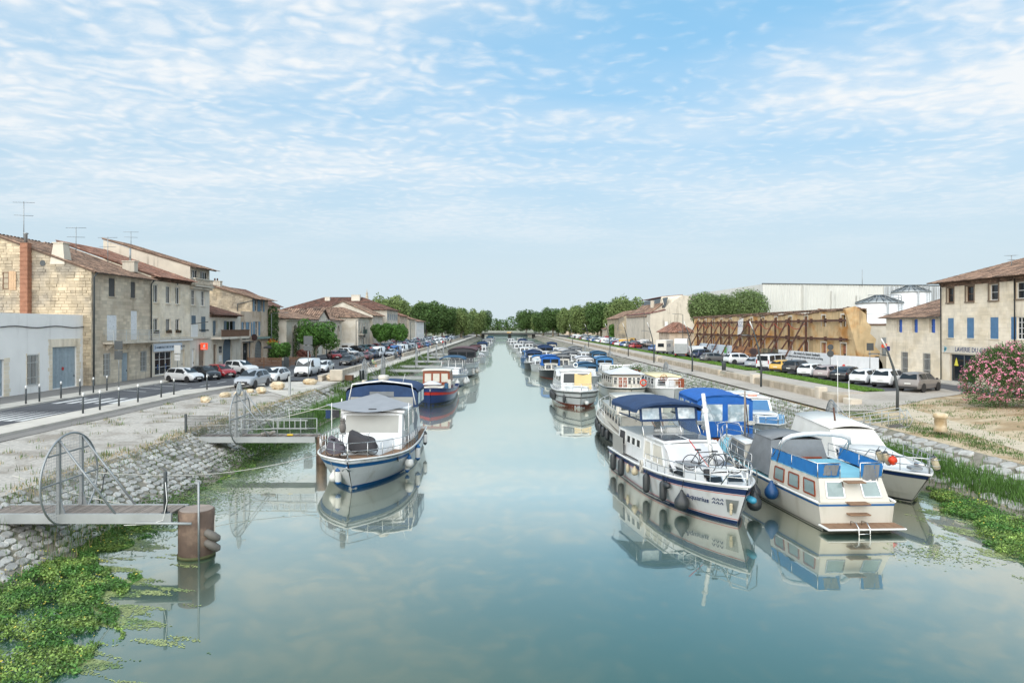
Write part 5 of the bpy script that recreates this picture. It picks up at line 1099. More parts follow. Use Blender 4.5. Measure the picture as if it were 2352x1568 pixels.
for nm, s_ in (('roof_rack', 1),):
    rk = MB()
    for k in range(5): rk.bar((-2+k*.9,-.8,2.12),(-2+k*.9,.8,2.12),.05)
    for e in (-.8,.8): rk.bar((-2.1,e,2.14),(1.7,e,2.14),.05)
    o = rk.build('roof_rack', TRIM); o.parent = [q for q in col.objects if q.get('label','').startswith('white minibus with roof rack')][0]
# far rows: simple cars, colours at random
rng = random.Random(21); FC = ['white','pearl','silver','black','grey','white','navy','pearl','red','taupe','white','silver','blue']
FCN = {}
def far_row(x, y0, y1, step, rz, z, lab, group, jx=.3):
    y_ = y0
    while y_ < y1:
        pn = rng.choice(FC); kd = rng.choice(['hatch','hatch','suv','sedan','van'] if rng.random() < .5 else ['hatch','suv','sedan'])
        l_ = lab % ({'pearl':'white','taupe':'brown'}.get(pn, pn), {'hatch':'hatchback','suv':'crossover','sedan':'saloon','van':'van','bus':'minibus'}[kd]); n_ = FCN[l_] = FCN.get(l_, 0)+1; car(kd, pn, x+rng.uniform(-jx,jx), y_, z, rz+rng.uniform(-5,5), ('nearest','second nearest','third nearest','fourth nearest','fifth nearest','sixth nearest','seventh nearest','eighth nearest','ninth nearest','tenth nearest')[min(n_-1,9)]+' '+l_, group, True); y_ += step*rng.uniform(.9,1.25)
far_row(-21.6, 131, 176, 6.2, -92, 2.006, '%s %s parked nose to tail along the left quay wall', 'far cars along the left wall')
far_row(-21.6, 182, 330, 6.2, -92, 2.006, '%s %s far down the left quay wall', 'far cars along the left wall')
far_row(-31.5, 176, 300, 3.4, -35, 2.006, '%s %s in the slanted row before the left houses', 'far slanted cars on the left')
far_row(-27.0, 140, 400, 11, -90, 2.006, '%s %s queueing on the left quay road', 'cars queueing on the left road')
far_row(33.5, 178, 330, 3.1, 45, 2.206, '%s %s in the far right car park row', 'far cars on the right')
far_row(39.0, 185, 330, 5.0, 90, 2.206, '%s %s on the road behind the right row', 'far cars on the right')
for k, (kd, pn, x_, y_, lab) in enumerate((('hatch','red',33.2,172,'red hatchback among the far right vans'),('van','amber',34.5,192,'amber delivery van among the far right cars'),('bus','yellow',37.5,206,'yellow minibus in the far right car park'),('van','yellow',40,214,'farther yellow van under the right plane trees'),('van','amber',4.5,475,'yellow van crossing beyond the far bridge'))):
    car(kd, pn, x_, y_, 2.206 if k < 4 else 2.1, 45 if k < 4 else 0, lab, None, True)
# ------------------------------------------------------------------ boat kit
GEL = M('white_gelcoat', (.68,.695,.70), .3, .08, .9, coat=.3, streak=(.40,.38,.33), sa=.5); CRG = M('cream_gelcoat', (.60,.57,.50), .35, .06, .7, coat=.2, streak=(.40,.36,.28), sa=.5)
NAVY = M('navy_canvas', rgb(38,62,98), .85, .2, 2, .6, 6); ROYAL = M('royal_blue_canvas', rgb(28,94,172), .8, .16, 2, .6, 6); NAVYP = M('navy_stripe', rgb(28,48,92), .4, .05); BLUEP = M('blue_stripe', rgb(24,92,150), .4, .06); GREYC = M('grey_canvas', rgb(120,124,128), .9, .14, 2, .6, 6); DGREY = M('charcoal_canvas', rgb(62,62,66), .9, .12, 2, .25, 18); SLATEB = M('slate_blue_canvas', rgb(48,86,116), .85, .16, 2, .6, 6)
CLOTH = M('white_cloth', (.58,.59,.61), .9, .08, 1.5, .6, 6); YCLOTH = M('sand_cloth', rgb(226,196,140), .9, .08, 1.5, .15, 12, sub=.2); TEAK = M('teak_deck', rgb(150,118,92), .8, .15, 5, tone=.2); DECKB = M('turquoise_deck', rgb(130,190,206), .7, .08, 2); MESHW = M('screen_mesh', rgb(160,160,155), .8, .05, alpha=.93); DRAPE = M('cabin_curtain', rgb(198,194,182), .8, .08, 3)
MAHO = M('varnished_mahogany', rgb(134,62,30), .3, .2, 4, coat=.5); MAROON = M('maroon_canvas', rgb(92,66,70), .85, .08, 1); REDP = M('red_stripe', rgb(196,52,44), .45, .05); HBLUE = M('deep_blue_hull', rgb(32,54,104), .35, .08, 1, coat=.3); HBLACK = M('black_hull', (.025,.027,.03), .4, .15, 1); HGREEN = M('dark_green_hull', rgb(36,56,50), .4, .1); ANTI = M('brown_antifouling', rgb(120,64,48), .7, .15, 2); BOOT = M('dark_boot', (.03,.035,.035), .5, .2); SOLAR = M('solar_cell', (.03,.035,.05), .2, .2, 12, spec=.8); FWHITE = M('white_vinyl', (.72,.72,.69), .4, .06, 3); FBLACK = M('black_vinyl', (.035,.04,.045), .4, .15, 3); FBLUE = M('blue_vinyl', rgb(28,74,122), .4, .1, 3); FRED = M('orange_vinyl', rgb(222,66,30), .4, .05); BEIGE = M('beige_vinyl', rgb(190,178,150), .5, .1, 3); SHADEC = M('silver_shade_cloth', rgb(142,146,152), .85, .08, 1.5, .15, 10)
FROST = M('frosted_pane', rgb(132,150,150), .12, .2, 2, spec=.7)
VINYL = M('clear_vinyl', rgb(150,168,178), .12, .35, 2.5, spec=.8, c2=rgb(206,214,218), s2=1.8)
class Quad:
    def __init__(s, a, b_, c, d): s.q = [Vector(p) for p in (a, b_, c, d)]; s.n = (s.q[1]-s.q[0]).cross(s.q[3]-s.q[0]).normalized()
    def pt(s, u, v, d=0): a = s.q[0].lerp(s.q[1], u); b_ = s.q[3].lerp(s.q[2], u); return a.lerp(b_, v)+s.n*d
class Boat:
    def __init__(s, name, label, loc, rz, L, Bm, h0, h1, hull=GEL, rake=1.0, bow=2.2, stern=.86, bul=.12, deck=None, cat='boat', flare=.86, group=None, boot=None, lite=False, strake=WHITE, keel=2.0):
        s.L, s.Bm, s.h0, s.h1, s.rake, s.bow, s.stern, s.flare, s.lite, s.keel = L, Bm, h0, h1, rake, bow, stern, flare, lite, keel
        s.root = thing(name, label, cat, loc, math.radians(rz), group); s.mat = Matrix.Translation(loc) @ Matrix.Rotation(math.radians(rz), 4, 'Z'); s.label = label
        S = [i/20 for i in range(18)]+[.88,.92,.955,.98,1.0]; V = [-.3,0,.25,.5,.75,1.0]
        b_ = MB(); b_.sm = True
        for sd in (1, -1): 
            rows = [[s.hp(q, v, sd) for v in V] for q in S]
            if sd < 0: rows = [list(reversed(r)) for r in rows]
            b_.grid(rows)
        b_.sm = False; tr = [s.hp(0, v, 1) for v in V]+[s.hp(0, v, -1) for v in reversed(V)]; b_.face(*tr); s.P('hull', b_, hull)
        d = MB(); D_ = deck or GEL; zc = lambda p, k: Vector((p.x, p.y*k, p.z-bul)); L_ = [zc(s.hp(q,1,1), .965) for q in S]; R_ = [zc(s.hp(q,1,-1), .965) for q in S]; d.grid([L_, [Vector((a.x,0,a.z+.04)) for a in L_], R_]); s.P('deck', d, D_)
        iw = MB()
        for sd in (1,-1): iw.grid([[s.hp(q,1,sd) for q in S],[zc(s.hp(q,1,sd),.965) for q in S]])
        s.P('bulwark', iw, hull)
        g = MB(); g.tube([s.hp(q,1,1,.02) for q in S]+[s.hp(q,1,-1,.02) for q in reversed(S[:-1])], .05, 6); s.P('gunwale', g, strake)
        if boot: s.stripe(-.1, boot[1] if isinstance(boot, tuple) else .09, boot[0] if isinstance(boot, tuple) else boot, 'boot_line')
    def zs(s, q): return s.h0+(s.h1-s.h0)*q**2.2
    def hp(s, q, v, sd=1, off=0):
        fd = s.stern+(1-s.stern)*min(1, q/.4)**.8 if q < .4 else 1-max(0,(q-.42)/.58)**s.bow if q > .42 else 1
        fw = fd*.9 if q < .4 else .9*max(0, 1-((q-.4)/.6)**s.keel)
        fd = max(fd, .012); fw = max(fw, .004); k = max(v, 0)**.75; y_ = (fw*s.flare/.86+(fd-fw*s.flare/.86)*k)*s.Bm/2
        if v < 0: y_ *= 1+v*.6
        x_ = -s.L/2+q*s.L-s.rake*(1-max(v,-.2))*q**5
        p = Vector((x_, y_*sd, v*s.zs(q) if v >= 0 else v*1.0))
        if off: p.y += off*sd*(1-.5*q**6); p.x += off*q**8
        return p
    def P(s, name, mb, mat, parent=None, label=None): return mb.build(name, mat, parent or s.root, label)
    def stripe(s, v0, v1, mat, name='stripe', s0=0, s1=1, off=.012):
        b_ = MB(); n = 24; S = [s0+(s1-s0)*i/n for i in range(n+1)]
        for sd in (1,-1): b_.grid([[s.hp(q,v0,sd,off) for q in S],[s.hp(q,v1,sd,off) for q in S]])
        if s0 == 0: b_.face(*[p+Vector((-off,0,0)) for p in (s.hp(0,v0,1),s.hp(0,v1,1),s.hp(0,v1,-1),s.hp(0,v0,-1))])
        return s.P(name, b_, mat)
    def cab(s, x0, x1, w0, w1, z0, z1, rr=.1, rf=.5, t=.12, mat=GEL, roof=.06, over=.08, name='cabin', rmat=None, z1f=None, crown=.06):
        "house with raked ends; returns its faces as a dictionary of quads"
        z1f = z1 if z1f is None else z1f
        b0 = [(x0,-w0,z0),(x1,-w1,z0),(x1,w1,z0),(x0,w0,z0)]; tp = [(x0+rr,-(w0-t),z1),(x1-rf,-(w1-t),z1f),(x1-rf,w1-t,z1f),(x0+rr,w0-t,z1)]
        b_ = MB(); B0 = [Vector(p) for p in b0]; T0 = [Vector(p) for p in tp]
        for i in range(4): b_.face(B0[i],B0[(i+1)%4],T0[(i+1)%4],T0[i])
        b_.face(*T0); o = s.P(name, b_, mat); f = {'right':Quad(B0[0],B0[1],T0[1],T0[0]),'front':Quad(B0[1],B0[2],T0[2],T0[1]),'left':Quad(B0[2],B0[3],T0[3],T0[2]),'rear':Quad(B0[3],B0[0],T0[0],T0[3]),'obj':o,'z':z1}
        if roof:
            r = MB(); r.sm = True; n = 6; rows = []
            for xx, zz, ww in ((x0+rr-over,z1,w0-t+over),(x0+rr-over,z1+roof,w0-t+over),(x1-rf+over,z1f+roof,w1-t+over),(x1-rf+over,z1f,w1-t+over)):
                rows.append([Vector((xx, ww*(2*k/n-1), zz+crown*(1-(2*k/n-1)**2))) for k in range(n+1)])
            r.grid(rows); r.sm = False
            for sd in (0, n): r.face(rows[0][sd],rows[1][sd],rows[2][sd],rows[3][sd])
            s.P('roof', r, rmat or mat)
        return f
    def win(s, q, u0, u1, v0, v1, pane=GLASS, frame=None, fw=.045, parent=None, sl=0, name='window'):
        p = MB(); p.face(q.pt(u0,v0,.012),q.pt(u1,v0,.012),q.pt(u1-sl,v1,.012),q.pt(u0+sl,v1,.012)); o = s.P(name, p, pane, parent)
        if frame and not s.lite:
            f = MB(); c = [q.pt(u0,v0,.014),q.pt(u1,v0,.014),q.pt(u1-sl,v1,.014),q.pt(u0+sl,v1,.014)]
            for a, b_ in zip(c, c[1:]+c[:1]): f.bar(a, b_, fw, .03, q.n)
            s.P('frame', f, frame, o)
        return o
    def canopy(s, x0, x1, w, z0, z1, mat, name='canopy', n=5, front=0, back=0, drop=.25, sag=.03, sides=None, pw=None):
        "cloth roof on hoops: arched over y; with sides down to z0 when sides is a material"
        b_ = MB(); b_.sm = True; rows = []; m_ = 2*(n-1)
        for i in range(m_+1):
            t = i/m_; x_ = x0+(x1-x0)*t; e = max(0, 1-t/.12)*back+max(0, 1-(1-t)/.12)*front; zz = z1-e-(sag if i % 2 else 0)
            rows.append([Vector((x_, w*math.sin(a), zz-drop*(1-math.cos(a*1.0))*1.6)) for a in [math.radians(k) for k in (-90,-74,-50,-25,0,25,50,74,90)]])
        b_.grid(rows); ed = rows
        low = MB(); o = s.P(name, b_, mat); ze = rows[0][0].z
        v_ = MB(); 
        for sd in (0, -1): v_.grid([[r[sd] for r in rows],[r[sd]+Vector((0,0,-.16)) for r in rows]])
        for r in (rows[0], rows[-1]): v_.grid([r,[p+Vector((0,0,-.12)) for p in r]])
        s.P('valance', v_, mat, o)
        if sides:
            f = {'right':Quad((x0,-w,z0),(x1,-w,z0),rows[-1][0],rows[0][0]),'left':Quad((x1,w,z0),(x0,w,z0),rows[0][-1],rows[-1][-1])}
            for k, q in f.items(): p = MB(); p.face(*q.q); s.P('side_curtain', p, sides, o)
            for nm, xx, r in (('front',x1,rows[-1]),('rear',x0,rows[0])):
                p = MB(); pts = list(r) if nm == 'rear' else list(reversed(r)); p.face(*pts, Vector((xx, w if nm == 'rear' else -w, z0)), Vector((xx, -w if nm == 'rear' else w, z0))); s.P('side_curtain', p, sides, o)
                f[nm] = Quad((xx,-w,z0),(xx,w,z0),(xx,w,ze),(xx,-w,ze)) if nm == 'front' else Quad((xx,w,z0),(xx,-w,z0),(xx,-w,ze),(xx,w,ze))
            f['obj'] = o; return f
        h = MB()
        for xx in (x0+.05, x1-.05):
            for sd in (-1,1): h.tube([(xx,sd*w*.98,ze),(xx+(.25 if xx == x0+.05 else -.25),sd*w*.96,z0)], .02, 5)
        s.P('canopy_frame', h, CHROME, o); return {'obj':o}
    def rail(s, s0, s1, n, h=.7, inset=.08, rows=(1.0,.5), mat=CHROME, sides=(1,-1), close=True, name='guard_rail', r=.018):
        "stanchions and rails following the gunwale"
        b_ = MB(); S = [s0+(s1-s0)*i/n for i in range(n+1)]; tops = {}
        for sd in sides:
            pts = []
            for q in S:
                p = s.hp(q,1,sd,-inset); b_.tube([p,p+Vector((0,0,h))], r, 5); pts.append(p)
            tops[sd] = pts
        for k in rows:
            if close and len(sides) == 2: line = [p+Vector((0,0,h*k)) for p in tops[1]]+[p+Vector((0,0,h*k)) for p in reversed(tops[-1])]; b_.tube(line, r, 5)
            else:
                for sd in sides: b_.tube([p+Vector((0,0,h*k)) for p in tops[sd]], r, 5)
        return s.P(name, b_, mat)
    def w(s, p): return s.mat @ Vector(p)
    def fender(s, q, sd, z, label, kind='cyl', r=.13, h=.62, mat=FWHITE, tip=None, rope=.9, hz=False, group=None, off=0):
        v = max(0.0, min(1.0, z/s.zs(q))); p = s.hp(q, max(v,.15), sd, r+.03+off); p.z = z
        t = thing('fender', label, 'fender', s.w(p), s.root.rotation_euler.z, group or 'boat fenders'); b_ = MB()
        if kind == 'ball': b_.lathe([(.02,-r),(r*.55,-r*.86),(r*.9,-r*.5),(r,0),(r*.92,r*.45),(r*.6,r*.95),(r*.28,r*1.45),(.05,r*1.75)], 16)
        elif hz: b_.lathe([(.02,-h/2),(r*.6,-h/2+.02),(r,-h/2+.12),(r,h/2-.12),(r*.6,h/2-.02),(.02,h/2)], 14, (0,0,0), 'X')
        else: b_.lathe([(.02,-h/2-.02),(r*.45,-h/2),(r*.85,-h/2+.06),(r,-h/2+.14),(r,h/2-.14),(r*.85,h/2-.06),(r*.45,h/2),(.03,h/2+.05)], 14)
        b_.build('body', mat, t)
        if tip:
            k = MB(); zt_ = (r*1.0 if kind == 'ball' else h/2-.12)
            if kind == 'ball': k.lathe([(r*.62,r*.93),(r*.32,r*1.46),(.06,r*1.8)], 12)
            else: k.lathe([(r*1.01,h/2-.13),(r*.87,h/2-.055),(r*.47,h/2+.01),(.04,h/2+.06)], 12); k.lathe([(.04,-h/2-.04),(r*.47,-h/2-.01),(r*.87,-h/2+.055),(r*1.01,-h/2+.13)], 12)
            k.build('tip', tip, t, kind='stuff')
        g = s.hp(q,1,sd,.03)-p; e = Vector((g.x,g.y,g.z+.02)); st = Vector((0,0,(r*1.75 if kind == 'ball' else h/2))) if not hz else Vector((0,0,r))
        MB().tube([st, e], .014, 4).build('rope', ROPE if mat == FWHITE else BLACK, t); return t
    def box(s, name, a, b_, mat, ch=.02, parent=None): return s.P(name, MB().bb(a, b_, ch), mat, parent)
    def tube(s, name, pts, r, mat, n=6, parent=None): return s.P(name, MB().tube(pts, r, n), mat, parent)
    def put(s, name, label, cat, mb, mat, group=None):
        "a separate thing lying on the boat, built in boat coordinates"
        o = mb.build(name, mat, None, label, cat, group); o.matrix_world = s.mat; return o
def drape_cover(pts_lo, pts_hi, rng, n=9, m=6, bulge=.12):
    "lumpy cloth cover lofted between a lower and an upper outline"
    b_ = MB(); b_.sm = True; k = len(pts_lo); rows = []
    for j in range(m+1):
        t = j/m; row = []
        for i in range(k):
            a, c = Vector(pts_lo[i]), Vector(pts_hi[i]); p = a.lerp(c, t); ce = sum((Vector(q) for q in pts_lo), Vector())/k; d = (p-ce); d.z = 0
            row.append(p+d.normalized()*(bulge*math.sin(math.pi*t*.9)+rng.uniform(-.04,.04)))
        rows.append(row)
    b_.grid(rows, True); b_.sm = False; b_.face(*rows[-1]); return b_
def bicycle(name, label, p, rz, lean=0, col_=DARKM, scale=1.0, group='bicycles on board'):
    t = thing(name, label, 'bicycle', p, rz, group); t.rotation_euler = (lean, 0, rz); t.scale = (scale,)*3
    for x_ in (-.52,.52):
        w_ = MB(); w_.tube([(x_+.33*math.cos(a*.3927),0,.34+.33*math.sin(a*.3927)) for a in range(16)], .02, 5, closed=True); o = w_.build('wheel', BLACK, t); sp = MB()
        for k in range(8): a = k*.785; sp.bar((x_,0,.34),(x_+.32*math.cos(a),0,.34+.32*math.sin(a)),.006)
        sp.build('spokes', CHROME, o, kind='stuff')
    f = MB()
    for a, b_ in (((-.52,0,.34),(-.12,0,.3)),((-.12,0,.3),(-.22,0,.82)),((-.22,0,.82),(-.52,0,.34)),((-.12,0,.3),(.38,0,.72)),((-.2,0,.76),(.36,0,.8)),((.34,0,.9),(.52,0,.34))): f.tube([a,b_],.02,6)
    f.build('frame', col_, t); MB().box((-.24,0,.88),(.26,.12,.06),0,.02).build('saddle', BLACK, t); MB().tube([(.34,0,.9),(.36,0,1.02),(.30,.28,1.06)],.014,5).tube([(.36,0,1.02),(.30,-.28,1.06)],.014,5).build('handlebar', CHROME, t); MB().tube([(-.12,-.12,.2),(-.12,-.1,.3),(-.12,.1,.3),(-.12,.12,.4)],.012,5).build('crank', DARKM, t); return t
# ------------------------------------------------------------------ the moored boats
FB = 'white and blue fenders of the big left cruiser'
# L1: big white cruiser, left
b = Boat('motor_cruiser', 'big white cruiser with blue stripe and navy canopy, bow to camera on the left', (-7.2,38.0,0), -90, 13.2, 4.75, 1.2, 1.55, GEL, 1.0, 4.6, .9, .16, TEAK, boot=(BLUEP,.11))
b.stripe(.74,.86,BLUEP,'blue_band',.1,1); b.stripe(.48,.50,GEL,'rubbing_line',0,1,.03); b.stripe(.93,1.0,M('grey_strake',rgb(96,100,104),.5,.1),'rub_rail',0,1,.03)
f = b.cab(.2,4.0,1.6,1.0,1.15,1.75,0,1.1,.15,GEL,0); c = b.cab(-5.6,1.6,1.9,1.75,1.15,2.95,.2,1.25,.14,GEL,.1,.12,crown=.1)
b.win(c['front'],.04,.96,.42,.95,MESHW,GEL,.1,name='windscreen')
for s_ in ('left','right'):
    for k in range(3): b.win(c[s_],.12+k*.25,.12+k*.25+.2,.45,.88,GLASS,CHROME)
cn = b.canopy(-5.7,-2.3,2.1,2.95,4.4,NAVY,sides=NAVY,n=4,drop=.3); b.win(cn['front'],.06,.94,.02,.62,MESHW,None,parent=cn['obj']); b.win(cn['front'],.33,.67,.66,.95,GREYC,None,parent=cn['obj'])
for s_ in ('left','right'): b.win(cn[s_],.1,.42,.15,.85,VINYL,None,parent=cn['obj']); b.win(cn[s_],.55,.9,.15,.85,VINYL,None,parent=cn['obj'])
b.tube('arch_bar',[(-2.3,-2.0,3.1),(-2.35,-1.75,4.3),(-2.35,0,4.5),(-2.35,1.75,4.3),(-2.3,2.0,3.1)],.05,WHITE)
r_ = MB(); r_.lathe([(.30,0),(.33,.06),(.33,.22),(.28,.3),(.05,.33)],18,(-2.9,0,4.5)); r_.lathe([(.08,-.12),(.08,0)],8,(-2.9,0,4.5)); b.P('radar_dome',r_,CRG)
b.tube('aerial',[(-2.6,1.2,4.4),(-2.9,1.3,4.9)],.012,WHITE); b.box('horn',(.45,-.22,3.02),(.6,.22,3.2),BLACK); b.rail(.42,1.0,11,.75)
b.tube('deck_pole',[(.3,-2.3,1.2),(.3,-2.3,3.5)],.02,WHITE); b.tube('deck_pole',[(.3,1.95,1.2),(.3,1.95,3.5)],.02,WHITE)
for k in range(3):
    p = b.hp(.80-.14*k,.80,1,.02); q = MB(); q.sm = True; q.lathe([(.17,0),(.17,.015)],14,p,'Y'); b.P('porthole',q,GLASS)
an = MB(); an.tube([(6.35,0,1.0),(6.75,0,1.25)],.04,6); an.tube([(6.75,-.2,1.1),(6.8,0,1.25),(6.75,.2,1.1)],.035,6); an.bb((6.2,-.1,1.5),(6.75,.1,1.58)); b.P('anchor',an,STEEL)
sa = MB(); sa.sm = True; rows = []
for i in range(7):
    t = i/6; rows.append([Vector(((.1-2.3*(1-abs(k/4-1))*(1-t)+.9*t*math.sin(math.pi*k/8)), -2.7+4.9*k/8, 3.38+.42*(1-abs(k/4-1))**1.3*(1-t)-.32*t*math.sin(math.pi*k/8))) for k in range(9)])
sa.grid(rows); b.put('shade_sail','grey shade sail stretched over the wheelhouse of the big left cruiser','awning',sa,SHADEC)
sa = MB(); sa.sm = True; sa.grid([[Vector((.2-.5*i+.1*math.sin(k),2.25+.05*math.sin(k*2.1+i),3.2-.42*k-.25*i)) for k in range(5)] for i in range(4)]); b.put('side_drape','pale grey cloth hanging down the starboard side of the big left cruiser','cloth',sa,SHADEC)
rng = random.Random(3)
def bike_cover(x, y, ang, mat, lab, l=.95, h=1.15):
    lo, hi = [], []
    for k in range(12):
        a = 2*math.pi*k/12; lo.append((x+math.cos(a)*l*math.cos(ang)-math.sin(a)*.42*math.sin(ang), y+math.cos(a)*l*math.sin(ang)+math.sin(a)*.42*math.cos(ang), 1.55+rng.uniform(-.08,.08)))
        kx = .85*math.cos(a); hi.append((x+kx*l*math.cos(ang)-math.sin(a)*.2*math.sin(ang), y+kx*l*math.sin(ang)+math.sin(a)*.2*math.cos(ang), 1.3+h*(.84-.2*math.cos(a+.4)+.06*math.sin(3*a))))
    return b.put('bicycle_cover', lab, 'cover', drape_cover(lo, hi, rng, bulge=.03), mat)
bike_cover(3.75,.1,1.35,DGREY,'black fabric cover over the bicycle amidships on the left cruiser foredeck',.8,1.1); bike_cover(4.6,-1.0,.9,M('aubergine_canvas',rgb(86,82,90),.9,.1,2,.25,18),'dark mauve fabric cover over the bicycle on the port bow of the left cruiser',.62,.95)
for x_, y_, a, lab in ((3.75,.1,1.35,'bicycle whose wheels show under the black cover'),(4.6,-1.0,.9,'bicycle whose wheels show under the mauve cover')):
    p = b.w((x_,y_,1.3)); bicycle('bicycle',lab,p,math.radians(-90)+a)
ow = thing('owl_figure','grey owl decoy perched on a pole on the left cruiser bow','figurine',b.w((4.3,-.75,1.4)),math.radians(-90)); MB().tube([(0,0,0),(0,0,1.05)],.03,6).build('pole',STEEL,ow); OWL = M('owl_grey',rgb(112,108,104),.8,.25,14)
MB().lathe([(.05,1.05),(.14,1.12),(.17,1.3),(.15,1.48),(.11,1.56),(.135,1.62),(.13,1.72),(.07,1.78)],12).build('body',OWL,ow)
for s_ in (-1,1): MB().lathe([(.035,0),(.005,.1)],6,(.02,s_*.08,1.74)).build('ear_tuft',OWL,ow); MB().lathe([(.03,0),(.03,.015)],8,(.115,s_*.05,1.68),'X').build('eye',BLACK,ow)
MB().box((0,0,1.03),(.22,.26,.08)).build('perch',STEEL,ow)
b.fender(.955,-1,.62,'white long fender with blue ends on the port bow of the left cruiser','cyl',.15,.75,FWHITE,BLUEP,group=FB); b.fender(.93,-1,.48,'white round fender behind the long one on the left cruiser bow','ball',.22,0,FWHITE,None,group=FB,off=.05)
b.fender(.70,1,.62,'white round fender with blue neck on the starboard side of the left cruiser','ball',.24,0,FWHITE,BLUEP,group=FB,off=.06); b.fender(.675,1,.5,'white long fender hanging behind the round one','cyl',.13,.8,FWHITE,BLUEP,group=FB); b.fender(.52,1,.75,'white long fender with blue top amidships on the left cruiser','cyl',.15,.8,FWHITE,BLUEP,group=FB); b.fender(.22,1,.9,'white long fender near the stern of the left cruiser','cyl',.13,.75,FWHITE,FBLACK,group=FB)
# L2: Zephyr
b = Boat('river_tug','blue and red barge with varnished wheelhouse behind the big left cruiser',(-7.1,73,0),-90,14.5,4.1,1.05,1.75,HBLUE,.4,5.5,.9,.34,CRG,boot=(BOOT,.16),strake=HBLUE,keel=3.5)
b.stripe(.62,.80,REDP,'red_band',0,1,.02); c = b.cab(-2.2,1.2,1.5,1.45,1.0,3.05,.05,.06,.06,MAHO,.08,.14,'wheelhouse',CRG)
for k in range(3): b.win(c['front'],.06+k*.31,.06+k*.31+.26,.42,.88,DRAPE,MAHO,.05)
for s_ in ('left','right'):
    for k in range(4): b.win(c[s_],.06+k*.23,.06+k*.23+.18,.42,.88,GLASS,MAHO,.04)
b.cab(1.6,4.4,1.15,1.0,1.0,1.55,.1,.1,.08,CRG,.03,.03,'hatch_coaming'); b.cab(-6,-2.6,1.5,1.5,1.0,1.6,.1,.1,.1,CRG,.03); b.box('blue_locker',(2.6,1.05,1.1),(3.3,1.4,1.9),SLATEB); b.box('funnel',(1.6,1.25,1.1),(2.0,1.6,2.2),CRG)
sa = MB(); sa.sm = True; sa.grid([[Vector((1.3+.45*i,-1.3+.32*k,1.75+.35*math.sin(math.pi*i/4)*math.sin(math.pi*k/6))) for k in range(7)] for i in range(5)]); b.put('tarpaulin','white tarpaulin over the hatch of the blue and red barge','cloth',sa,CLOTH)
t_ = text('ZEPHYR',.36,(0,0,0),(1,0,0),WHITE); t_.parent = b.root; p = b.hp(.99,.9,-1,.05); t_.matrix_parent_inverse = Matrix(); t_.matrix_local = Matrix.Translation((7.05,-1.35,1.5)) @ Matrix(((0,0,1,0),(1,0,0,0),(0,1,0,0),(0,0,0,1))) @ Matrix.Rotation(.12,4,'Y')
# L3, L4, L5
b = Boat('motor_cruiser','white cruiser with slate blue canopy and round white fenders behind the blue barge',(-6.9,91,0),-90,12.5,4.0,1.35,1.75,GEL,1.0,3.6,.9,.12,GEL,boot=BLUEP); b.stripe(.80,.86,BLUEP,'blue_line'); c = b.cab(-5.2,3.6,1.65,1.2,1.35,2.2,.2,1.0,.12,GEL,.06)
for s_ in ('left','right'):
    for k in range(4): b.win(c[s_],.1+k*.2,.1+k*.2+.15,.35,.8,GLASS,CHROME)
c = b.cab(-4.2,.2,1.6,1.5,2.2,3.2,.0,.6,.1,CLEAR,0,name='windscreen')
fm = MB()
for k in range(4): y_ = -1.45+.97*k; fm.tube([(.2,y_,2.2),(-.4,y_*.95,3.2)],.035,5)
b.P('windscreen_frame',fm,WHITE); b.canopy(-4.4,-.2,1.7,2.2,3.75,SLATEB,drop=.25,n=4); b.rail(.4,1,9,.7)
for q, l in ((.9,'nearest round white fender of the slate canopy cruiser'),(.72,'second round white fender of the slate canopy cruiser'),(.62,'third round white fender of the slate canopy cruiser')): b.fender(q,1,.55,l,'ball',.33,0,FWHITE,None,off=.05,group='round white fenders')
b = Boat('houseboat','long white houseboat with maroon canopy and dark windows on the left',(-6.5,110,0),-90,18,4.9,1.7,2.3,GEL,.9,4.5,.92,.2,GEL,boot=(BOOT,.1),strake=WHITE); b.stripe(.62,.66,GREYC,'grey_line'); c = b.cab(-8,4.2,2.0,1.9,1.5,3.0,.2,.7,.1,GLASS,.05,.1,'saloon',MAROON); cn = b.canopy(-7.6,3.6,2.2,2.9,4.4,MAROON,drop=.3,n=6,sides=DGREY)
for s_ in ('left','right'):
    for k in range(5): b.win(cn[s_],.04+k*.19,.04+k*.19+.16,.1,.8,GLASS,None,parent=cn['obj'])
for k in range(3): b.win(cn['front'],.05+k*.31,.05+k*.31+.28,.05,.85,GLASS,None,parent=cn['obj'])
b.rail(.5,1,10,.7); b.fender(.8,1,.8,'long white fender at the bow of the maroon houseboat','cyl',.2,.9,FWHITE,group='pale fenders of the houseboat'); b.fender(.7,1,.7,'round cream fender of the maroon houseboat','ball',.32,0,CRG,group='pale fenders of the houseboat'); b.fender(.55,1,.8,'long white fender amidships on the maroon houseboat','cyl',.18,.9,FWHITE,group='pale fenders of the houseboat')
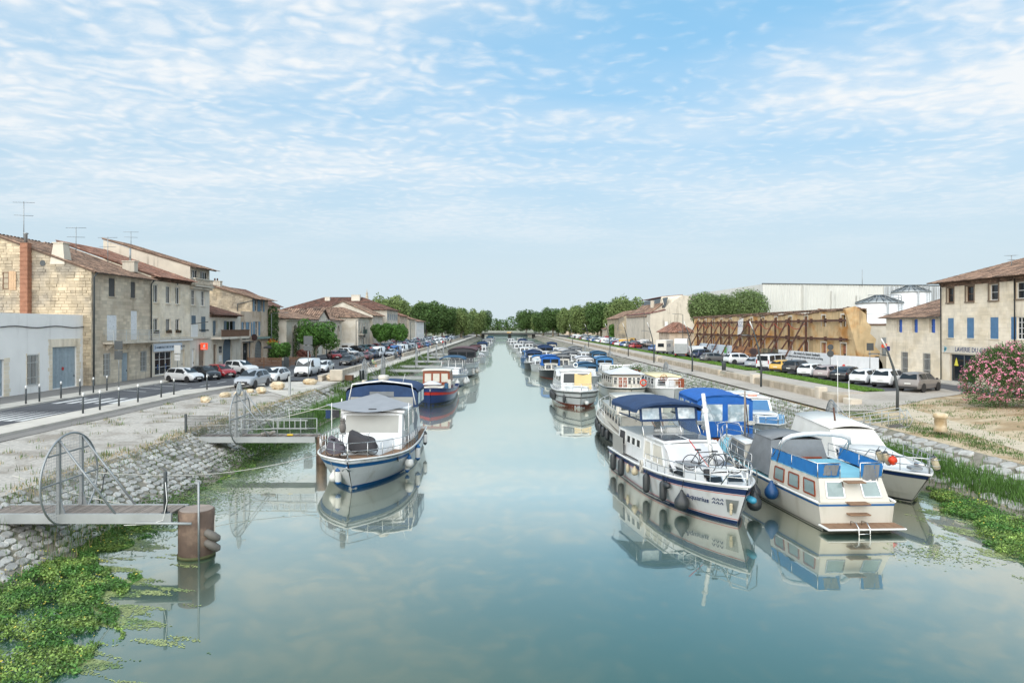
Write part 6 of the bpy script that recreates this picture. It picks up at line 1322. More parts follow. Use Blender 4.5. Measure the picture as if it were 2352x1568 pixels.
def gen(label, x, y, L, B_, rz, hull=GEL, cabz=2.2, can=None, canz=3.2, deck=GEL, boot=None, name='motor_boat', front=True, stripe=None, cw=.8, curtain=None, h0=1.0, h1=1.4, cmat=None, sides=None):
    "small distant motor boat: hull, cabin with windows, canvas top"
    b = Boat(name,label,(x,y,0),rz,L,B_,h0,h1,hull,.8,3.0,.88,.1,deck,boot=boot,lite=True,group='boats moored along the canal'); w_ = B_/2*cw
    if stripe: b.stripe(.75,.9,stripe)
    c = b.cab(-L*.34,L*.24,w_,w_*.75,h0-.05,cabz,.15,.7,.1,cmat or hull,.05)
    for s_ in ('left','right'):
        for k in range(3): b.win(c[s_],.1+k*.27,.1+k*.27+.2,.35,.85,GLASS)
    for f_ in ('front','rear'): b.win(c[f_],.08,.46,.35,.9,curtain or GLASS); b.win(c[f_],.54,.92,.35,.9,curtain or GLASS)
    if can:
        cn = b.canopy(-L*.36,L*.06,w_*1.05,cabz-.3,canz,can,n=3,sides=sides)
        if sides:
            for f_ in ('front','rear'): b.win(cn[f_],.08,.48,.3,.85,VINYL if sides != can else GLASS,None,parent=cn['obj']); b.win(cn[f_],.52,.92,.3,.85,VINYL if sides != can else GLASS,None,parent=cn['obj'])
            for f_ in ('left','right'): b.win(cn[f_],.1,.9,.3,.85,GLASS,None,parent=cn['obj'])
    b.rail(.45,1,6,.6,name='guard_rail'); return b
gen('small white sloop-like tender with outboard beyond the maroon houseboat',-5.0,146,7,2.4,-90,GEL,1.5,CLOTH,2.0,cw=.6); gen('silver canopied launch behind the maroon houseboat',-8.6,131,10,3.6,-90,GEL,2.0,SHADEC,2.8)
for k, (x_, y_, L_, B_, hm, cm_, lab) in enumerate(((-6.8,163,10,3.4,GEL,MAROON,'white boat with wine red cover in the middle of the left row'),(-5.6,180,10,3.4,GEL,None,'plain white boat halfway down the left row'),(-6.2,198,11,3.6,GEL,NAVY,'white boat with navy canopy far down the left row'),(-6.4,220,12,3.8,CRG,None,'cream boat far down the left row'),(-6.0,246,12,3.8,GEL,SHADEC,'white boat with silver canopy near the left end'),(-5.8,274,12,4,GEL,None,'white cruiser third from the far bridge on the left'),(-6.2,306,13,4,GEL,SLATEB,'white cruiser second from the far bridge on the left'),(-6,345,14,4,GEL,None,'last white cruiser before the far bridge on the left'))): gen(lab,x_,y_,L_,B_,-90,hm,2.4,cm_,3.4,sides=cm_)
# ------------------------------------------------------------------ right row
# R3: cruiser with the bicycles
b = Boat('motor_cruiser','white steel cruiser with navy stripe, navy canopy and bicycles on its foredeck',(8.35,31.7,0),-81,11.8,3.85,1.15,1.62,GEL,.85,3.2,.9,.1,GEL,boot=(NAVYP,.07))
b.stripe(.79,.93,NAVYP,'navy_band'); b.stripe(.755,.77,REDP,'red_line'); b.stripe(.10,.115,REDP,'red_line'); A3 = b
f = b.cab(.9,4.3,1.35,.95,1.12,1.72,0,.5,.12,GEL,.04,.02,'forecabin')
for s_ in ('left','right'): b.win(f[s_],.12,.52,.3,.82,GLASS,CHROME,.04)
b.win(f['front'],.06,.44,.25,.8,GLASS,CHROME,.04); b.win(f['front'],.56,.94,.25,.8,GLASS,CHROME,.04)
m_ = b.cab(-1.9,1.5,1.5,1.4,1.12,2.42,.0,.75,.16,GEL,.06,.05,'saloon')
for s_ in ('left','right'): b.win(m_[s_],.08,.46,.25,.88,DRAPE,WHITE,.05,sl=.02); b.win(m_[s_],.52,.9,.25,.88,DRAPE,WHITE,.05,sl=.02)
b.win(m_['front'],.05,.48,.3,.9,DRAPE,WHITE,.05); b.win(m_['front'],.52,.95,.3,.9,DRAPE,WHITE,.05)
for y_ in (-1.15,.1): b.box('solar_panel',(-.9,y_,2.52),(.5,y_+1.1,2.56),SOLAR,.005)
for y_ in (-1.05,.2): b.box('solar_panel',(1.6,y_-.05,1.8),(2.9,y_+.8,1.83),SOLAR,.005)
wc = MB(); wc.sm = True; wc.grid([[Vector((.6+.32*i+.08*math.sin(k*1.3),-1.3+2.6*k/10,2.48-.19*i-(.25*abs(k/5-1) if i > 2 else 0)+.05*math.sin(k*2+i))) for k in range(11)] for i in range(5)]); b.P('windscreen_cloth',wc,CLOTH)
w2 = b.cab(-4.9,-1.3,1.55,1.5,1.2,2.42,.1,.0,.06,GEL,0,name='wheelhouse'); 
for s_ in ('left','right'):
    b.win(w2[s_],.06,.3,.35,.92,DGREY,WHITE,.04,name='companionway')
    for k in range(3): b.win(w2[s_],.38+k*.19,.38+k*.19+.13,.5,.8,GLASS,WHITE,.03)
ws = b.cab(-4.6,-1.25,1.5,1.45,2.42,3.12,.0,.45,.06,CLEAR,0,name='windscreen')
fm = MB()
for y_ in (-1.45,-.5,.5,1.45): fm.tube([(-1.25,y_,2.42),(-1.7,y_*.96,3.12)],.03,5)
fm.tube([(-1.7,-1.4,3.12),(-1.7,1.4,3.12)],.03,5); b.P('windscreen_frame',fm,CHROME)
cn = b.canopy(-5.4,-1.5,1.72,3.1,4.05,NAVY,n=4,drop=.22); fm = MB()
for y_ in (-1.42,-.42,.42,1.42): fm.bar((-1.7,y_,3.1),(-1.85,y_,3.8),.12,.04)
for s_ in (-1,1):
    fm.bar((-1.7,s_*1.42,3.14),(-4.9,s_*1.45,3.14),.1,.04); fm.bar((-3.3,s_*1.44,3.1),(-3.3,s_*1.5,3.8),.12,.04)
    for x0, x1 in ((-1.8,-3.25),(-3.35,-4.9)): q = MB(); q.face((x0,s_*1.44,3.14),(x1,s_*1.45,3.14),(x1,s_*1.5,3.78),(x0,s_*1.49,3.78)); b.P('side_panel',q,CLEAR)
    q = MB(); q.face((-1.71,s_*.46,3.12),(-1.71,s_*1.4,3.12),(-1.84,s_*1.4,3.76),(-1.84,s_*.46,3.76)); b.P('front_panel',q,VINYL)
fm.bar((-1.7,-1.42,3.14),(-1.7,1.42,3.14),.06,.1); fm.bar((-1.85,-1.45,3.8),(-1.85,1.45,3.8),.06,.16); b.P('upper_curtain',fm,NAVY)
b.box('white_roll',(-2.2,-.6,2.5),(-2.0,.6,2.65),WHITE,.05); b.box('helm_console',(-2.1,-.1,2.4),(-1.7,.8,2.75),WHITE,.08)
for s_ in (-1,1):
    q = MB(); q.slab([(-5.2,s_*1.72,1.2),(-3.6,s_*1.72,1.2),(-3.6,s_*1.72,2.0),(-5.2,s_*1.72,2.0)],(0,.02,0)); b.P('cockpit_mesh',q,MESHW)
b.tube('mast',[(2.6,.15,1.8),(1.3,.35,4.7)],.09,WHITE,8); b.tube('mast_stay',[(1.3,.35,4.65),(4.9,.0,2.2)],.008,CHROME,4); b.box('searchlight',(1.55,.15,3.9),(1.75,.4,4.1),WHITE,.03); b.tube('boathook',[(3.4,-.4,1.9),(2.6,-.9,2.9)],.02,REDP)
b.rail(.5,1.0,9,.62); b.tube('pulpit',[(5.2,-.75,1.6),(5.6,-.5,2.25),(5.9,0,2.3),(5.6,.5,2.25),(5.2,.75,1.6)],.025,CHROME)
ap = MB(); p = [b.hp(q,v,-1,.03) for q, v in ((.955,.28),(.985,.28),(.985,.62),(.945,.62))]; ap.face(*p); b.P('anchor_plate',ap,STEEL); ak = MB(); c0 = sum(p,Vector())/4; ak.box(c0+Vector((.06,-.06,0)),(.12,.12,.26),.6,.03); ak.box(c0+Vector((.08,-.08,-.22)),(.1,.1,.2),.6,.03); b.P('anchor',ak,BEIGE)
t_ = text('Aquarius',.30,(0,0,0),(1,0,0),NAVYP,shear=.2); t_.parent = b.root; pa, pb = b.hp(.80,.55,-1,.03), b.hp(.93,.55,-1,.03); d = (pb-pa).normalized(); n_ = Vector((d.y,-d.x,0)).normalized(); up_ = (b.hp(.86,.7,-1)-b.hp(.86,.4,-1)).normalized(); n_ = d.cross(up_).normalized()
mt = Matrix((d,up_,n_)).transposed().to_4x4(); mt.translation = b.hp(.84,.52,-1,.05)+n_*.03; t_.matrix_local = mt
wv_ = MB()
for j in range(2):
    for k in range(3): o_ = b.hp(.905+.014*k,.50+.1*j,-1,.06)+n_*.03; wv_.slab([o_-d*.07-up_*.05,o_-d*.03-up_*.05,o_+d*.07+up_*.05,o_+d*.03+up_*.05],n_*.01); wv_.slab([o_+d*.03+up_*.05,o_+d*.07+up_*.05,o_+d*.11-up_*.05,o_+d*.07-up_*.05],n_*.01)
b.P('wave_emblem',wv_,NAVYP)
FG = 'black fenders of the navy striped cruiser'
for q, l in ((.12,'aftmost black long fender of the navy striped cruiser'),(.24,'second black long fender from the stern of the navy striped cruiser'),(.54,'black long fender amidships on the navy striped cruiser'),(.67,'black long fender below the forecabin of the navy striped cruiser')): b.fender(q,-1,.62,l,'cyl',.16,.85,FBLACK,group=FG)
b.fender(.32,-1,.75,'small cream fender near the coiled rope','cyl',.09,.4,BEIGE,group=FG); b.fender(.43,-1,.85,'cream round fender below the coiled rope','ball',.16,0,BEIGE,group=FG); b.fender(.79,-1,.42,'big black pear fender at the bow of the navy striped cruiser','ball',.31,0,FBLACK,group=FG,off=.05); b.fender(.70,-1,.95,'short black fender lying sideways on the navy band','cyl',.13,.5,FBLACK,hz=True,group=FG); b.fender(.975,1,1.05,'turquoise fender slung sideways under the pulpit','cyl',.13,.7,M('turquoise_vinyl',rgb(56,140,170),.4,.1),hz=True,group=FG)
b.fender(.86,1,.5,'black pear fender between the two nearest right boats','ball',.30,0,FBLACK,group=FG,off=.1); b.fender(.80,1,.75,'second black pear fender between the two nearest right boats','ball',.27,0,FBLACK,group=FG,off=.1)
rp = MB()
for k in range(5): rp.tube([(-.2+.12*math.cos(a*.7),-1.93-.02*k,1.25+.3*math.sin(a*.7)) for a in range(10)],.02,4)
b.put('coiled_rope','coil of pale rope hung on the rail of the navy striped cruiser','rope',rp,ROPE)
bicycle('bicycle','black bicycle with bent handlebar on the cruiser foredeck, nearer the mast',b.w((3.2,-.55,1.72)),math.radians(-81+80),.12); bicycle('bicycle','second black bicycle nearer the pulpit of the same foredeck',b.w((3.9,-.1,1.72)),math.radians(-81+70),-.1)
MB().lathe([(.13,0),(.16,.3)],12).build('bucket',BLACK,label='small black bucket between the bicycles on the foredeck',cat='bucket',loc=b.w((4.0,-.75,1.62)))
# the person at the helm
pr = thing('person','person in dark T-shirt standing at the helm under the navy canopy','person',b.w((-2.9,-.15,1.75)),math.radians(-81))
me = bpy.data.meshes.new('body'); J = [(0,0,.86),(0,0,1.12),(0,0,1.36),(0,0,1.47),(.02,0,1.56),(.03,0,1.68),(0,.18,1.38),(.06,.27,1.14),(.25,.22,.98),(.33,.20,.98),(0,-.18,1.38),(.06,-.27,1.14),(.25,-.22,.98),(.33,-.20,.98),(0,.1,.82),(.02,.11,.44),(0,.12,.05),(.16,.13,.02),(0,-.1,.82),(.02,-.11,.44),(0,-.12,.05),(.16,-.13,.02)]
Ed = [(0,1),(1,2),(2,3),(3,4),(4,5),(2,6),(6,7),(7,8),(8,9),(2,10),(10,11),(11,12),(12,13),(0,14),(14,15),(15,16),(16,17),(0,18),(18,19),(19,20),(20,21)]; rad = [.15,.145,.16,.065,.085,.085,.07,.052,.036,.04,.07,.052,.036,.04,.09,.065,.045,.04,.09,.065,.045,.04]
me.from_pydata(J,Ed,[]); po = bpy.data.objects.new('body',me); col.objects.link(po); po.parent = pr; sk = po.modifiers.new('skin','SKIN'); po.modifiers.new('sub','SUBSURF').levels = 1
for i, v in enumerate(me.skin_vertices[0].data): v.radius = (rad[i],rad[i]*(.8 if i < 3 else 1)); v.use_root = i == 0
dg = bpy.context.evaluated_depsgraph_get(); bm_ = bpy.data.meshes.new_from_object(po.evaluated_get(dg)); po.modifiers.clear(); po.data = bm_
SKIN = M('skin',rgb(196,146,116),.6,.05); SHIRT = M('dark_shirt',(.02,.022,.03),.9,.1); JEAN = M('dark_trousers',(.04,.05,.08),.9,.1); HAIR = M('dark_hair',(.02,.015,.012),.8,.2)
for m__ in (SKIN,SHIRT,JEAN): bm_.materials.append(m__)
for p_ in bm_.polygons:
    c_ = p_.center; p_.use_smooth = True; p_.material_index = 0 if c_.z > 1.46 or (abs(c_.y) > .2 and c_.z < 1.2) or c_.x > .2 and c_.z > .5 else 1 if c_.z > .84 else 2
MB().lathe([(.10,1.62),(.105,1.7),(.09,1.77),(.03,1.8)],12,(0,0,0)).build('hair',HAIR,pr)
for s_ in (-1,1): MB().box((.115,s_*.035,1.66),(.01,.02,.012)).build('eye',HAIR,pr)
# R2: cream cruiser, stern to camera
b = Boat('cabin_cruiser','cream cruiser with blue screen cloths around its aft deck, stern to camera',(13.1,32.6,0),92.5,13.4,3.6,1.05,1.5,CRG,.8,3.4,.82,.14,DECKB,boot=(BOOT,.06)); b.stripe(.86,.93,BLUEP,'blue_line'); R2 = b
c = b.cab(-6.62,-2.6,1.36,1.62,1.0,1.86,.38,0,.12,CRG,0,name='aft_cabin')
for s_ in ('left','right'):
    for k in range(3): b.win(c[s_],.12+k*.3,.12+k*.3+.2,.2,.8,FROST,MAHO,.06)
b.win(c['rear'],.10,.36,.22,.85,FROST,CHROME,.05); b.win(c['rear'],.64,.90,.22,.85,FROST,CHROME,.05)
d_ = MB(); d_.face((-6.2,-1.26,1.868),(-2.5,-1.48,1.868),(-2.5,1.48,1.868),(-6.2,1.26,1.868)); b.P('aft_deck',d_,DECKB)
for zz, w_ in ((1.78,.36),(1.02,.4),(.62,.4)): b.box('step_board',(-7.0 if zz < 1.5 else -6.75,-w_,zz-.02),(-6.6 if zz < 1.5 else -6.4,w_,zz+.03),TEAK,.01)
pl = MB(); pl.bb((-7.45,-1.5,.17),(-6.68,1.5,.25),.03); o = b.P('swim_platform',pl,WHITE)
for k in range(9): b.box('teak_slat',(-7.42,-1.44+k*.32,.255),(-6.72,-1.44+k*.32+.3,.27),TEAK,.004,o)
ld = MB()
for y_ in (-.02,.4): ld.tube([(-7.0,y_,.27),(-7.0,y_,.42),(-7.35,y_,.45),(-7.55,y_,.3),(-7.58,y_,-.3)],.022,6)
for k in range(2): ld.tube([(-7.57,-.02,.1-.22*k),(-7.57,.4,.1-.22*k)],.02,5)
b.P('bathing_ladder',ld,CHROME)
BCL = M('mid_blue_cloth',rgb(36,112,176),.85,.1,2,.15,20)
ra = MB(); hz_ = 2.44; pts = [(-2.7,1.5),(-4.4,1.42),(-6.25,1.28),(-6.25,.4),(-6.25,-.4),(-6.25,-1.28),(-4.4,-1.42),(-2.7,-1.5)]
for x_, y_ in pts: ra.tube([(x_,y_,1.86),(x_,y_,hz_)],.02,6)
ra.tube([(x_,y_,hz_) for x_, y_ in pts[:4]],.022,6); ra.tube([(x_,y_,hz_) for x_, y_ in pts[4:]],.022,6); b.P('guard_rail',ra,CHROME)
def screen(a, c_, z0=1.92, z1=2.42, mat=BCL, wob=.03, nm='screen_cloth', par=None):
    q = MB(); q.sm = True; q.grid([[Vector((a[0]+(c_[0]-a[0])*k/8+wob*math.sin(k*1.9+j), a[1]+(c_[1]-a[1])*k/8+wob*math.cos(k*2.3+j), z0+(z1-z0)*j/3)) for k in range(9)] for j in range(4)]); return b.P(nm,q,mat,par)
for i in (0,1,2,4,5,6): o = screen(pts[i],pts[i+1])
for a, c_, z0 in (((-6.29,1.05),(-6.29,.5),1.98),((-6.29,-.5),(-6.29,-1.1),1.5)): screen(a,c_,z0,2.38,GREYC,.04,'grey_cloth')
hp_ = MB(); hp_.tube([(-3.2,1.5,1.9),(-3.6,1.46,2.85),(-3.65,1.25,3.05),(-3.65,0,3.15),(-3.65,-1.25,3.05),(-3.6,-1.46,2.85),(-3.2,-1.5,1.9)],.028,6); hp_.tube([(-2.6,1.5,1.9),(-3.5,1.46,2.85)],.022,5); hp_.tube([(-2.6,-1.5,1.9),(-3.5,-1.46,2.85)],.022,5); b.P('bimini_frame',hp_,CHROME)
rl = MB(); rl.tube([(-3.62,1.48,2.72),(-3.68,1.4,2.95),(-3.7,1.1,3.08),(-3.7,.6,3.15),(-3.7,0,3.18),(-3.7,-.6,3.15),(-3.7,-1.1,3.08),(-3.68,-1.4,2.95),(-3.62,-1.48,2.72)],[.06,.09,.1,.1,.1,.1,.1,.09,.06],8); b.P('rolled_bimini',rl,CLOTH)
c = b.cab(-2.3,.6,1.45,1.4,1.1,2.62,.45,.6,.3,GREYC,.04,.02,'wheelhouse_cover',crown=.2); b.box('door_panel',(-2.42,-.9,1.3),(-2.34,.2,1.95),MAHO); b.box('dash',(-2.5,.3,1.5),(-2.3,1.2,2.0),CRG)
c = b.cab(.5,3.4,1.45,1.25,1.0,2.0,.1,.5,.12,CRG,.05,.05,'forecabin',GEL)
for s_ in ('left','right'): b.win(c[s_],.05,.45,.1,.92,GREYC,None,name='window_cover'); b.win(c[s_],.5,.95,.1,.92,GREYC,None,name='window_cover')
b.cab(3.6,5.2,.9,.6,1.0,1.6,.1,.3,.1,GEL,.03,.02,'hatch'); b.box('solar_panel',(1.2,-.7,2.12),(2.8,.7,2.16),SOLAR,.005); b.rail(.42,1,9,.7); b.tube('bow_rail',[(5.9,-.8,1.5),(6.4,-.6,2.2),(6.65,0,2.25),(6.4,.6,2.2),(5.9,.8,1.5)],.025,CHROME)
b.fender(.22,1,.72,'big blue ball fender on the side of the cream cruiser','ball',.29,0,FBLUE,group='fenders of the cream cruiser',off=.03); b.fender(.52,1,.8,'black long fender between cream cruiser and navy striped cruiser','cyl',.16,.9,FBLACK,group='fenders of the cream cruiser')
b.tube('signal_mast',[(3.5,.2,2.0),(3.5,.2,4.3)],.05,M('weathered_mast',rgb(140,130,120),.8,.1),6); b.tube('signal_stay',[(3.5,.2,4.2),(4.9,-.6,1.6)],.03,RUST,5)
# R1: white weathered cruiser with tarpaulin
WGEL = M('weathered_gelcoat',(.66,.67,.67),.6,.1,1.2,c2=(.50,.50,.49),s2=.8,lo=.5,hi=.75)
b = Boat('weathered_cruiser','weathered white cruiser with tarpaulin cabin nearest the right bank',(18.15,34.8,0),-93,12.6,3.9,1.1,1.5,CRG,1.5,2.6,.9,.06,WGEL,boot=(BOOT,.08)); b.stripe(.84,.98,NAVYP,'navy_band'); b.stripe(.28,.31,CRG,'spray_rail',.35,.97,.05)
c = b.cab(-.5,4.4,1.5,.85,1.1,1.62,0,1.4,.2,WGEL,.03,.0,'foredeck_house'); b.win(c['left'],.1,.4,.25,.75,GLASS,STEEL); b.win(c['right'],.1,.4,.25,.75,GLASS,STEEL)
TARP = M('white_tarpaulin',(.70,.69,.65),.85,.08,1,.25,14,streak=(.56,.54,.48),sa=.4); c = b.cab(-5.6,.6,1.6,1.45,1.1,2.55,.3,1.5,.35,TARP,.04,.05,'tarpaulin_cabin',TARP,z1f=2.35,crown=.16); b.rail(.55,1,5,.65,mat=STEEL); b.tube('pulpit_rail',[(2.9,1.2,1.55),(3.4,1.1,2.05),(5.4,.75,2.1),(6.1,0,2.15),(5.4,-.75,2.1),(3.4,-1.1,2.05),(2.9,-1.2,1.55)],.025,CHROME)
for x_, h_ in ((-3.0,3.2),(-1.6,2.2)): b.tube('aerial',[(x_,.2,2.6),(x_-.2,.25,2.6+h_)],.016,WHITE,5)
b.tube('exhaust_stack',[(-2.2,-.3,2.6),(-2.4,-.3,3.3)],.05,RUST); b.box('windlass',(4.9,-.25,1.5),(5.3,.25,1.62),STEEL); b.tube('capstan',[(4.9,.1,1.7),(5.2,.4,1.7)],.08,CHROME,8)
for k, (x_, y_, l) in enumerate(((4.05,-.95,'first beige fender with black ends lashed to the bow rail'),(4.45,-.85,'second beige fender with black ends lashed to the bow rail'),(5.55,.62,'beige fender stowed in the wire basket at the stem'))):
    t = thing('fender',l,'fender',b.w((x_,y_,1.85)),math.radians(-93),'beige fenders of the weathered cruiser'); t.rotation_euler = (.35,0,math.radians(-93)); MB().lathe([(.02,-.32),(.09,-.3),(.14,-.2),(.14,.2),(.09,.3),(.02,.32)],14).build('body',BEIGE,t); q = MB()
    q.lathe([(.145,.18),(.095,.3),(.03,.34)],12); q.lathe([(.03,-.34),(.095,-.3),(.145,-.18)],12); q.build('tip',FBLACK,t); MB().tube([(0,0,.33),(.05,.1,.45)],.012,4).build('rope',BLACK,t)
t = thing('buoy','orange ball buoy hanging at the bow rail of the weathered cruiser','buoy',b.w((4.75,-.75,1.8)),0); MB().lathe([(.02,-.2),(.12,-.15),(.19,0),(.16,.12),(.06,.2),(.05,.26)],16).build('ball',FRED,t); MB().tube([(0,0,.25),(0,0,.4)],.012,4).build('rope',BLACK,t)
bk = MB()
for zz in (-.15,.12): bk.tube([(5.55+.2*math.cos(a*.52),.62+.2*math.sin(a*.52),1.9+zz) for a in range(12)],.012,4,closed=True)
b.P('fender_basket',bk,CHROME)
# R4: barge
b = Boat('barge','long cream and black barge moored behind the navy striped cruiser',(8.75,48.2,0),91,13.8,3.9,1.05,1.5,HBLACK,.5,3.2,.9,.2,CRG,boot=(BOOT,.2),strake=CRG); b.stripe(.80,.97,CRG,'cream_band',0,1,.02); c = b.cab(-5.5,4.2,1.5,1.2,1.0,2.05,.1,.3,.08,CRG,.05,.06)
for s_ in ('left','right'):
    for k in range(7): b.win(c[s_],.05+k*.135,.05+k*.135+.09,.35,.85,GLASS,CHROME,.03)
c = b.cab(-4.0,-.6,1.5,1.45,2.0,3.05,.05,.2,.06,CRG,.05,.08,'wheelhouse')
for s_ in ('left','right'):
    for k in range(3): b.win(c[s_],.06+k*.31,.06+k*.31+.25,.2,.88,PANE,WHITE,.04)
for s_ in ('front','rear'):
    for k in range(2): b.win(c[s_],.08+k*.46,.08+k*.46+.38,.25,.88,PANE,WHITE,.04)
b.rail(.4,1,8,.75,mat=WHITE)
for k in range(7): b.fender(.86-.1*k,1,.6,['foremost','second','third','fourth','fifth','sixth','aftmost'][k]+' black fender along the cream and black barge','cyl',.16,.7,FBLACK,group='black fenders of the barge')
# R5: royal blue canopy boat
b = Boat('canopy_boat','boat under a tall royal blue canopy with clear windows',(13.3,45.3,0),88,10.0,3.7,1.1,1.5,GEL,.8,3,.9,.1,GEL,boot=BLUEP); cn = b.canopy(-4.8,.2,1.62,1.15,3.65,ROYAL,n=4,sides=ROYAL,drop=.22)
for s_ in ('left','right'):
    for a in (.06,.38,.7): b.win(cn[s_],a,a+.25,.45,.9,VINYL,ROYAL,.04,cn['obj'])
for s_ in ('rear','front'):
    for a in (.06,.54): b.win(cn[s_],a,a+.4,.42,.92,VINYL,ROYAL,.05,cn['obj'])
b.cab(-3.5,3.2,1.3,1.0,1.0,1.9,.2,.8,.1,GEL,.04); b.box('rail_rack',(-5.0,-1.7,1.9),(-4.7,-1.2,2.15),CHROME); b.box('rail_rack',(-5.0,1.2,1.9),(-4.7,1.7,2.15),CHROME); b.box('mahogany_transom',(-5.03,-1.4,.75),(-5.0,1.4,1.1),MAHO)
t = thing('searchlight','round chrome searchlight at the back of the royal blue canopy','lamp',b.w((-4.95,1.3,1.75)),0); MB().lathe([(.16,-.05),(.17,0),(.1,.12)],14,(0,0,0),'Y').build('reflector',CHROME,t); MB().tube([(0,0,-.35),(0,0,-.1)],.03,5).build('stand',WHITE,t)
# R6: white cruiser with blue window covers
b = Boat('motor_cruiser','white cruiser with blue window covers moored by the promenade bank',(17.8,48.6,0),-92,9.6,3.3,1.1,1.4,GEL,1.0,3,.9,.08,GEL,boot=BOOT); c = b.cab(-3.9,.6,1.4,1.3,1.05,2.55,.1,.8,.14,GEL,.06,.1); BSC = M('blue_screen',rgb(52,112,160),.5,.1,2,spec=.6)
b.win(c['front'],.06,.94,.42,.95,BSC,WHITE,.05)
for s_ in ('left','right'): b.win(c[s_],.08,.5,.45,.9,GLASS,WHITE,.04); b.win(c[s_],.56,.94,.45,.9,BSC,WHITE,.04)
c = b.cab(.4,3.4,1.25,.85,1.05,1.75,0,.5,.12,GEL,.04,.03,'forecabin'); b.win(c['front'],.06,.94,.15,.9,BSC,WHITE,.04)
for s_ in ('left','right'): b.win(c[s_],.1,.8,.25,.85,GLASS,WHITE,.04)
b.rail(.45,1,7,.6); b.tube('lifebuoy',[(-.9+.28*math.cos(a*.52),.2+.28*math.sin(a*.52),2.72) for a in range(13)],.06,M('pale_orange',rgb(226,160,140),.6,.05)); b.box('gas_box',(3.6,.3,1.3),(4.0,.7,1.95),M('pale_blue_tank',rgb(120,170,210),.5,.1),.08); b.box('roof_rack',(-3.6,-1.0,2.72),(-1.8,1.0,2.82),WHITE)
# R7: white cruiser with sand cloth
b = Boat('motor_cruiser','white cruiser with a sand coloured cloth over its windscreen',(7.2,69.3,0),-90,12.2,4.4,1.35,1.7,GEL,1.0,3.6,.9,.1,GEL,boot=(ANTI,.22)); b.stripe(.86,.92,BOOT,'rub_band',0,1,.04); b.stripe(.60,.66,BOOT,'rub_band',0,1,.04); c = b.cab(-5.4,2.2,1.85,1.6,1.35,3.2,.2,1.3,.2,GEL,.08,.1); b.win(c['front'],.06,.94,.4,.9,GLASS,WHITE,.06)
for s_ in ('left','right'):
    for k in range(3): b.win(c[s_],.08+k*.29,.08+k*.29+.22,.45,.88,GLASS,WHITE,.05)
b.cab(1.6,4.6,1.5,1.0,1.3,1.85,0,1.0,.2,GEL,.03,.0,'forecabin'); b.rail(.4,1,9,.65); sa = MB(); sa.sm = True; sa.grid([[Vector((.9+.5*i,-.1+.42*k-.06*i,3.15-.38*i-.1*math.sin(math.pi*k/4))) for k in range(5)] for i in range(5)]); b.put('sand_cloth','sand coloured cloth rigged from the roof of the white cruiser','awning',sa,YCLOTH)
sa = MB(); sa.sm = True; sa.grid([[Vector((-1.0+.7*i,-1.9+.48*k,3.32-.06*i*i)) for k in range(9)] for i in range(4)]); b.put('white_awning','white cloth over the wheelhouse front beside the sand cloth','awning',sa,CLOTH); b.tube('roof_life_ring',[(-2,.3+.22*math.cos(a*.6),3.7+.22*math.sin(a*.6)) for a in range(11)],.05,WHITE); b.box('roof_locker',(-3.6,-.9,3.3),(-2.6,.4,3.6),GREYC)
for k, q in enumerate((.62,.56,.50,.44,.38)): b.fender(q,-1,.8,['foremost','second','third','fourth','last'][k]+' black fender on the canal side of the sand cloth cruiser','cyl',.16,.75,FBLACK,group='black fenders of the sand cloth cruiser')
b.fender(.84,-1,.8,'single dark fender near the bow of the sand cloth cruiser','cyl',.15,.7,FBLACK); b.fender(.95,1,.55,'white fender slung at the stem of the sand cloth cruiser','cyl',.2,.6,FWHITE,hz=True)
# R8: round sterned cream boat
b = Boat('dutch_cruiser','round sterned cream boat with mahogany doors and white tent roof',(12.9,74.5,0),-90,11,4.2,1.2,1.5,CRG,.3,5,.9,.1,CRG,boot=(HGREEN,.18),keel=4.5); b.stripe(.88,1.0,HGREEN,'green_band',0,1,.03); c = b.cab(-4.6,3.2,1.6,1.55,1.2,2.5,.1,.15,.06,CRG,.06,.15)
for k, (u0, u1, m_) in enumerate(((.04,.16,PANE),(.2,.34,MAHO),(.36,.5,MAHO),(.53,.66,PANE),(.7,.78,PANE),(.84,.96,PANE))): b.win(c['front'],u0,u1,.12 if m_ == MAHO else .35,.92,m_,WHITE,.04)
for s_ in ('left','right'):
    for k in range(5): b.win(c[s_],.06+k*.18,.06+k*.18+.13,.4,.88,GLASS,WHITE,.03)
b.rail(.55,1,12,.8,mat=CRG,r=.025); tn = MB(); tn.face((3.4,-1.9,2.75),(3.4,1.9,2.75),(1.2,0,3.4)); tn.face((3.4,1.9,2.75),(-1.2,1.9,2.75),(1.2,0,3.4)); tn.face((-1.2,1.9,2.75),(-1.2,-1.9,2.75),(1.2,0,3.4)); tn.face((-1.2,-1.9,2.75),(3.4,-1.9,2.75),(1.2,0,3.4)); b.put('tent_awning','white peaked tent awning over the round sterned boat','awning',tn,CLOTH)
b.tube('lifebuoy',[(5.1,1.3+.3*math.cos(a*.6),2.0+.3*math.sin(a*.6)) for a in range(11)],.07,FRED); p_ = MB(); p_.lathe([(.07,0),(.1,.25),(.03,.35)],8); p_.build('post_lamp',CRG,label='small cream bow lamp on the round sterned boat',cat='lamp',loc=b.w((4.6,-.5,1.6)))
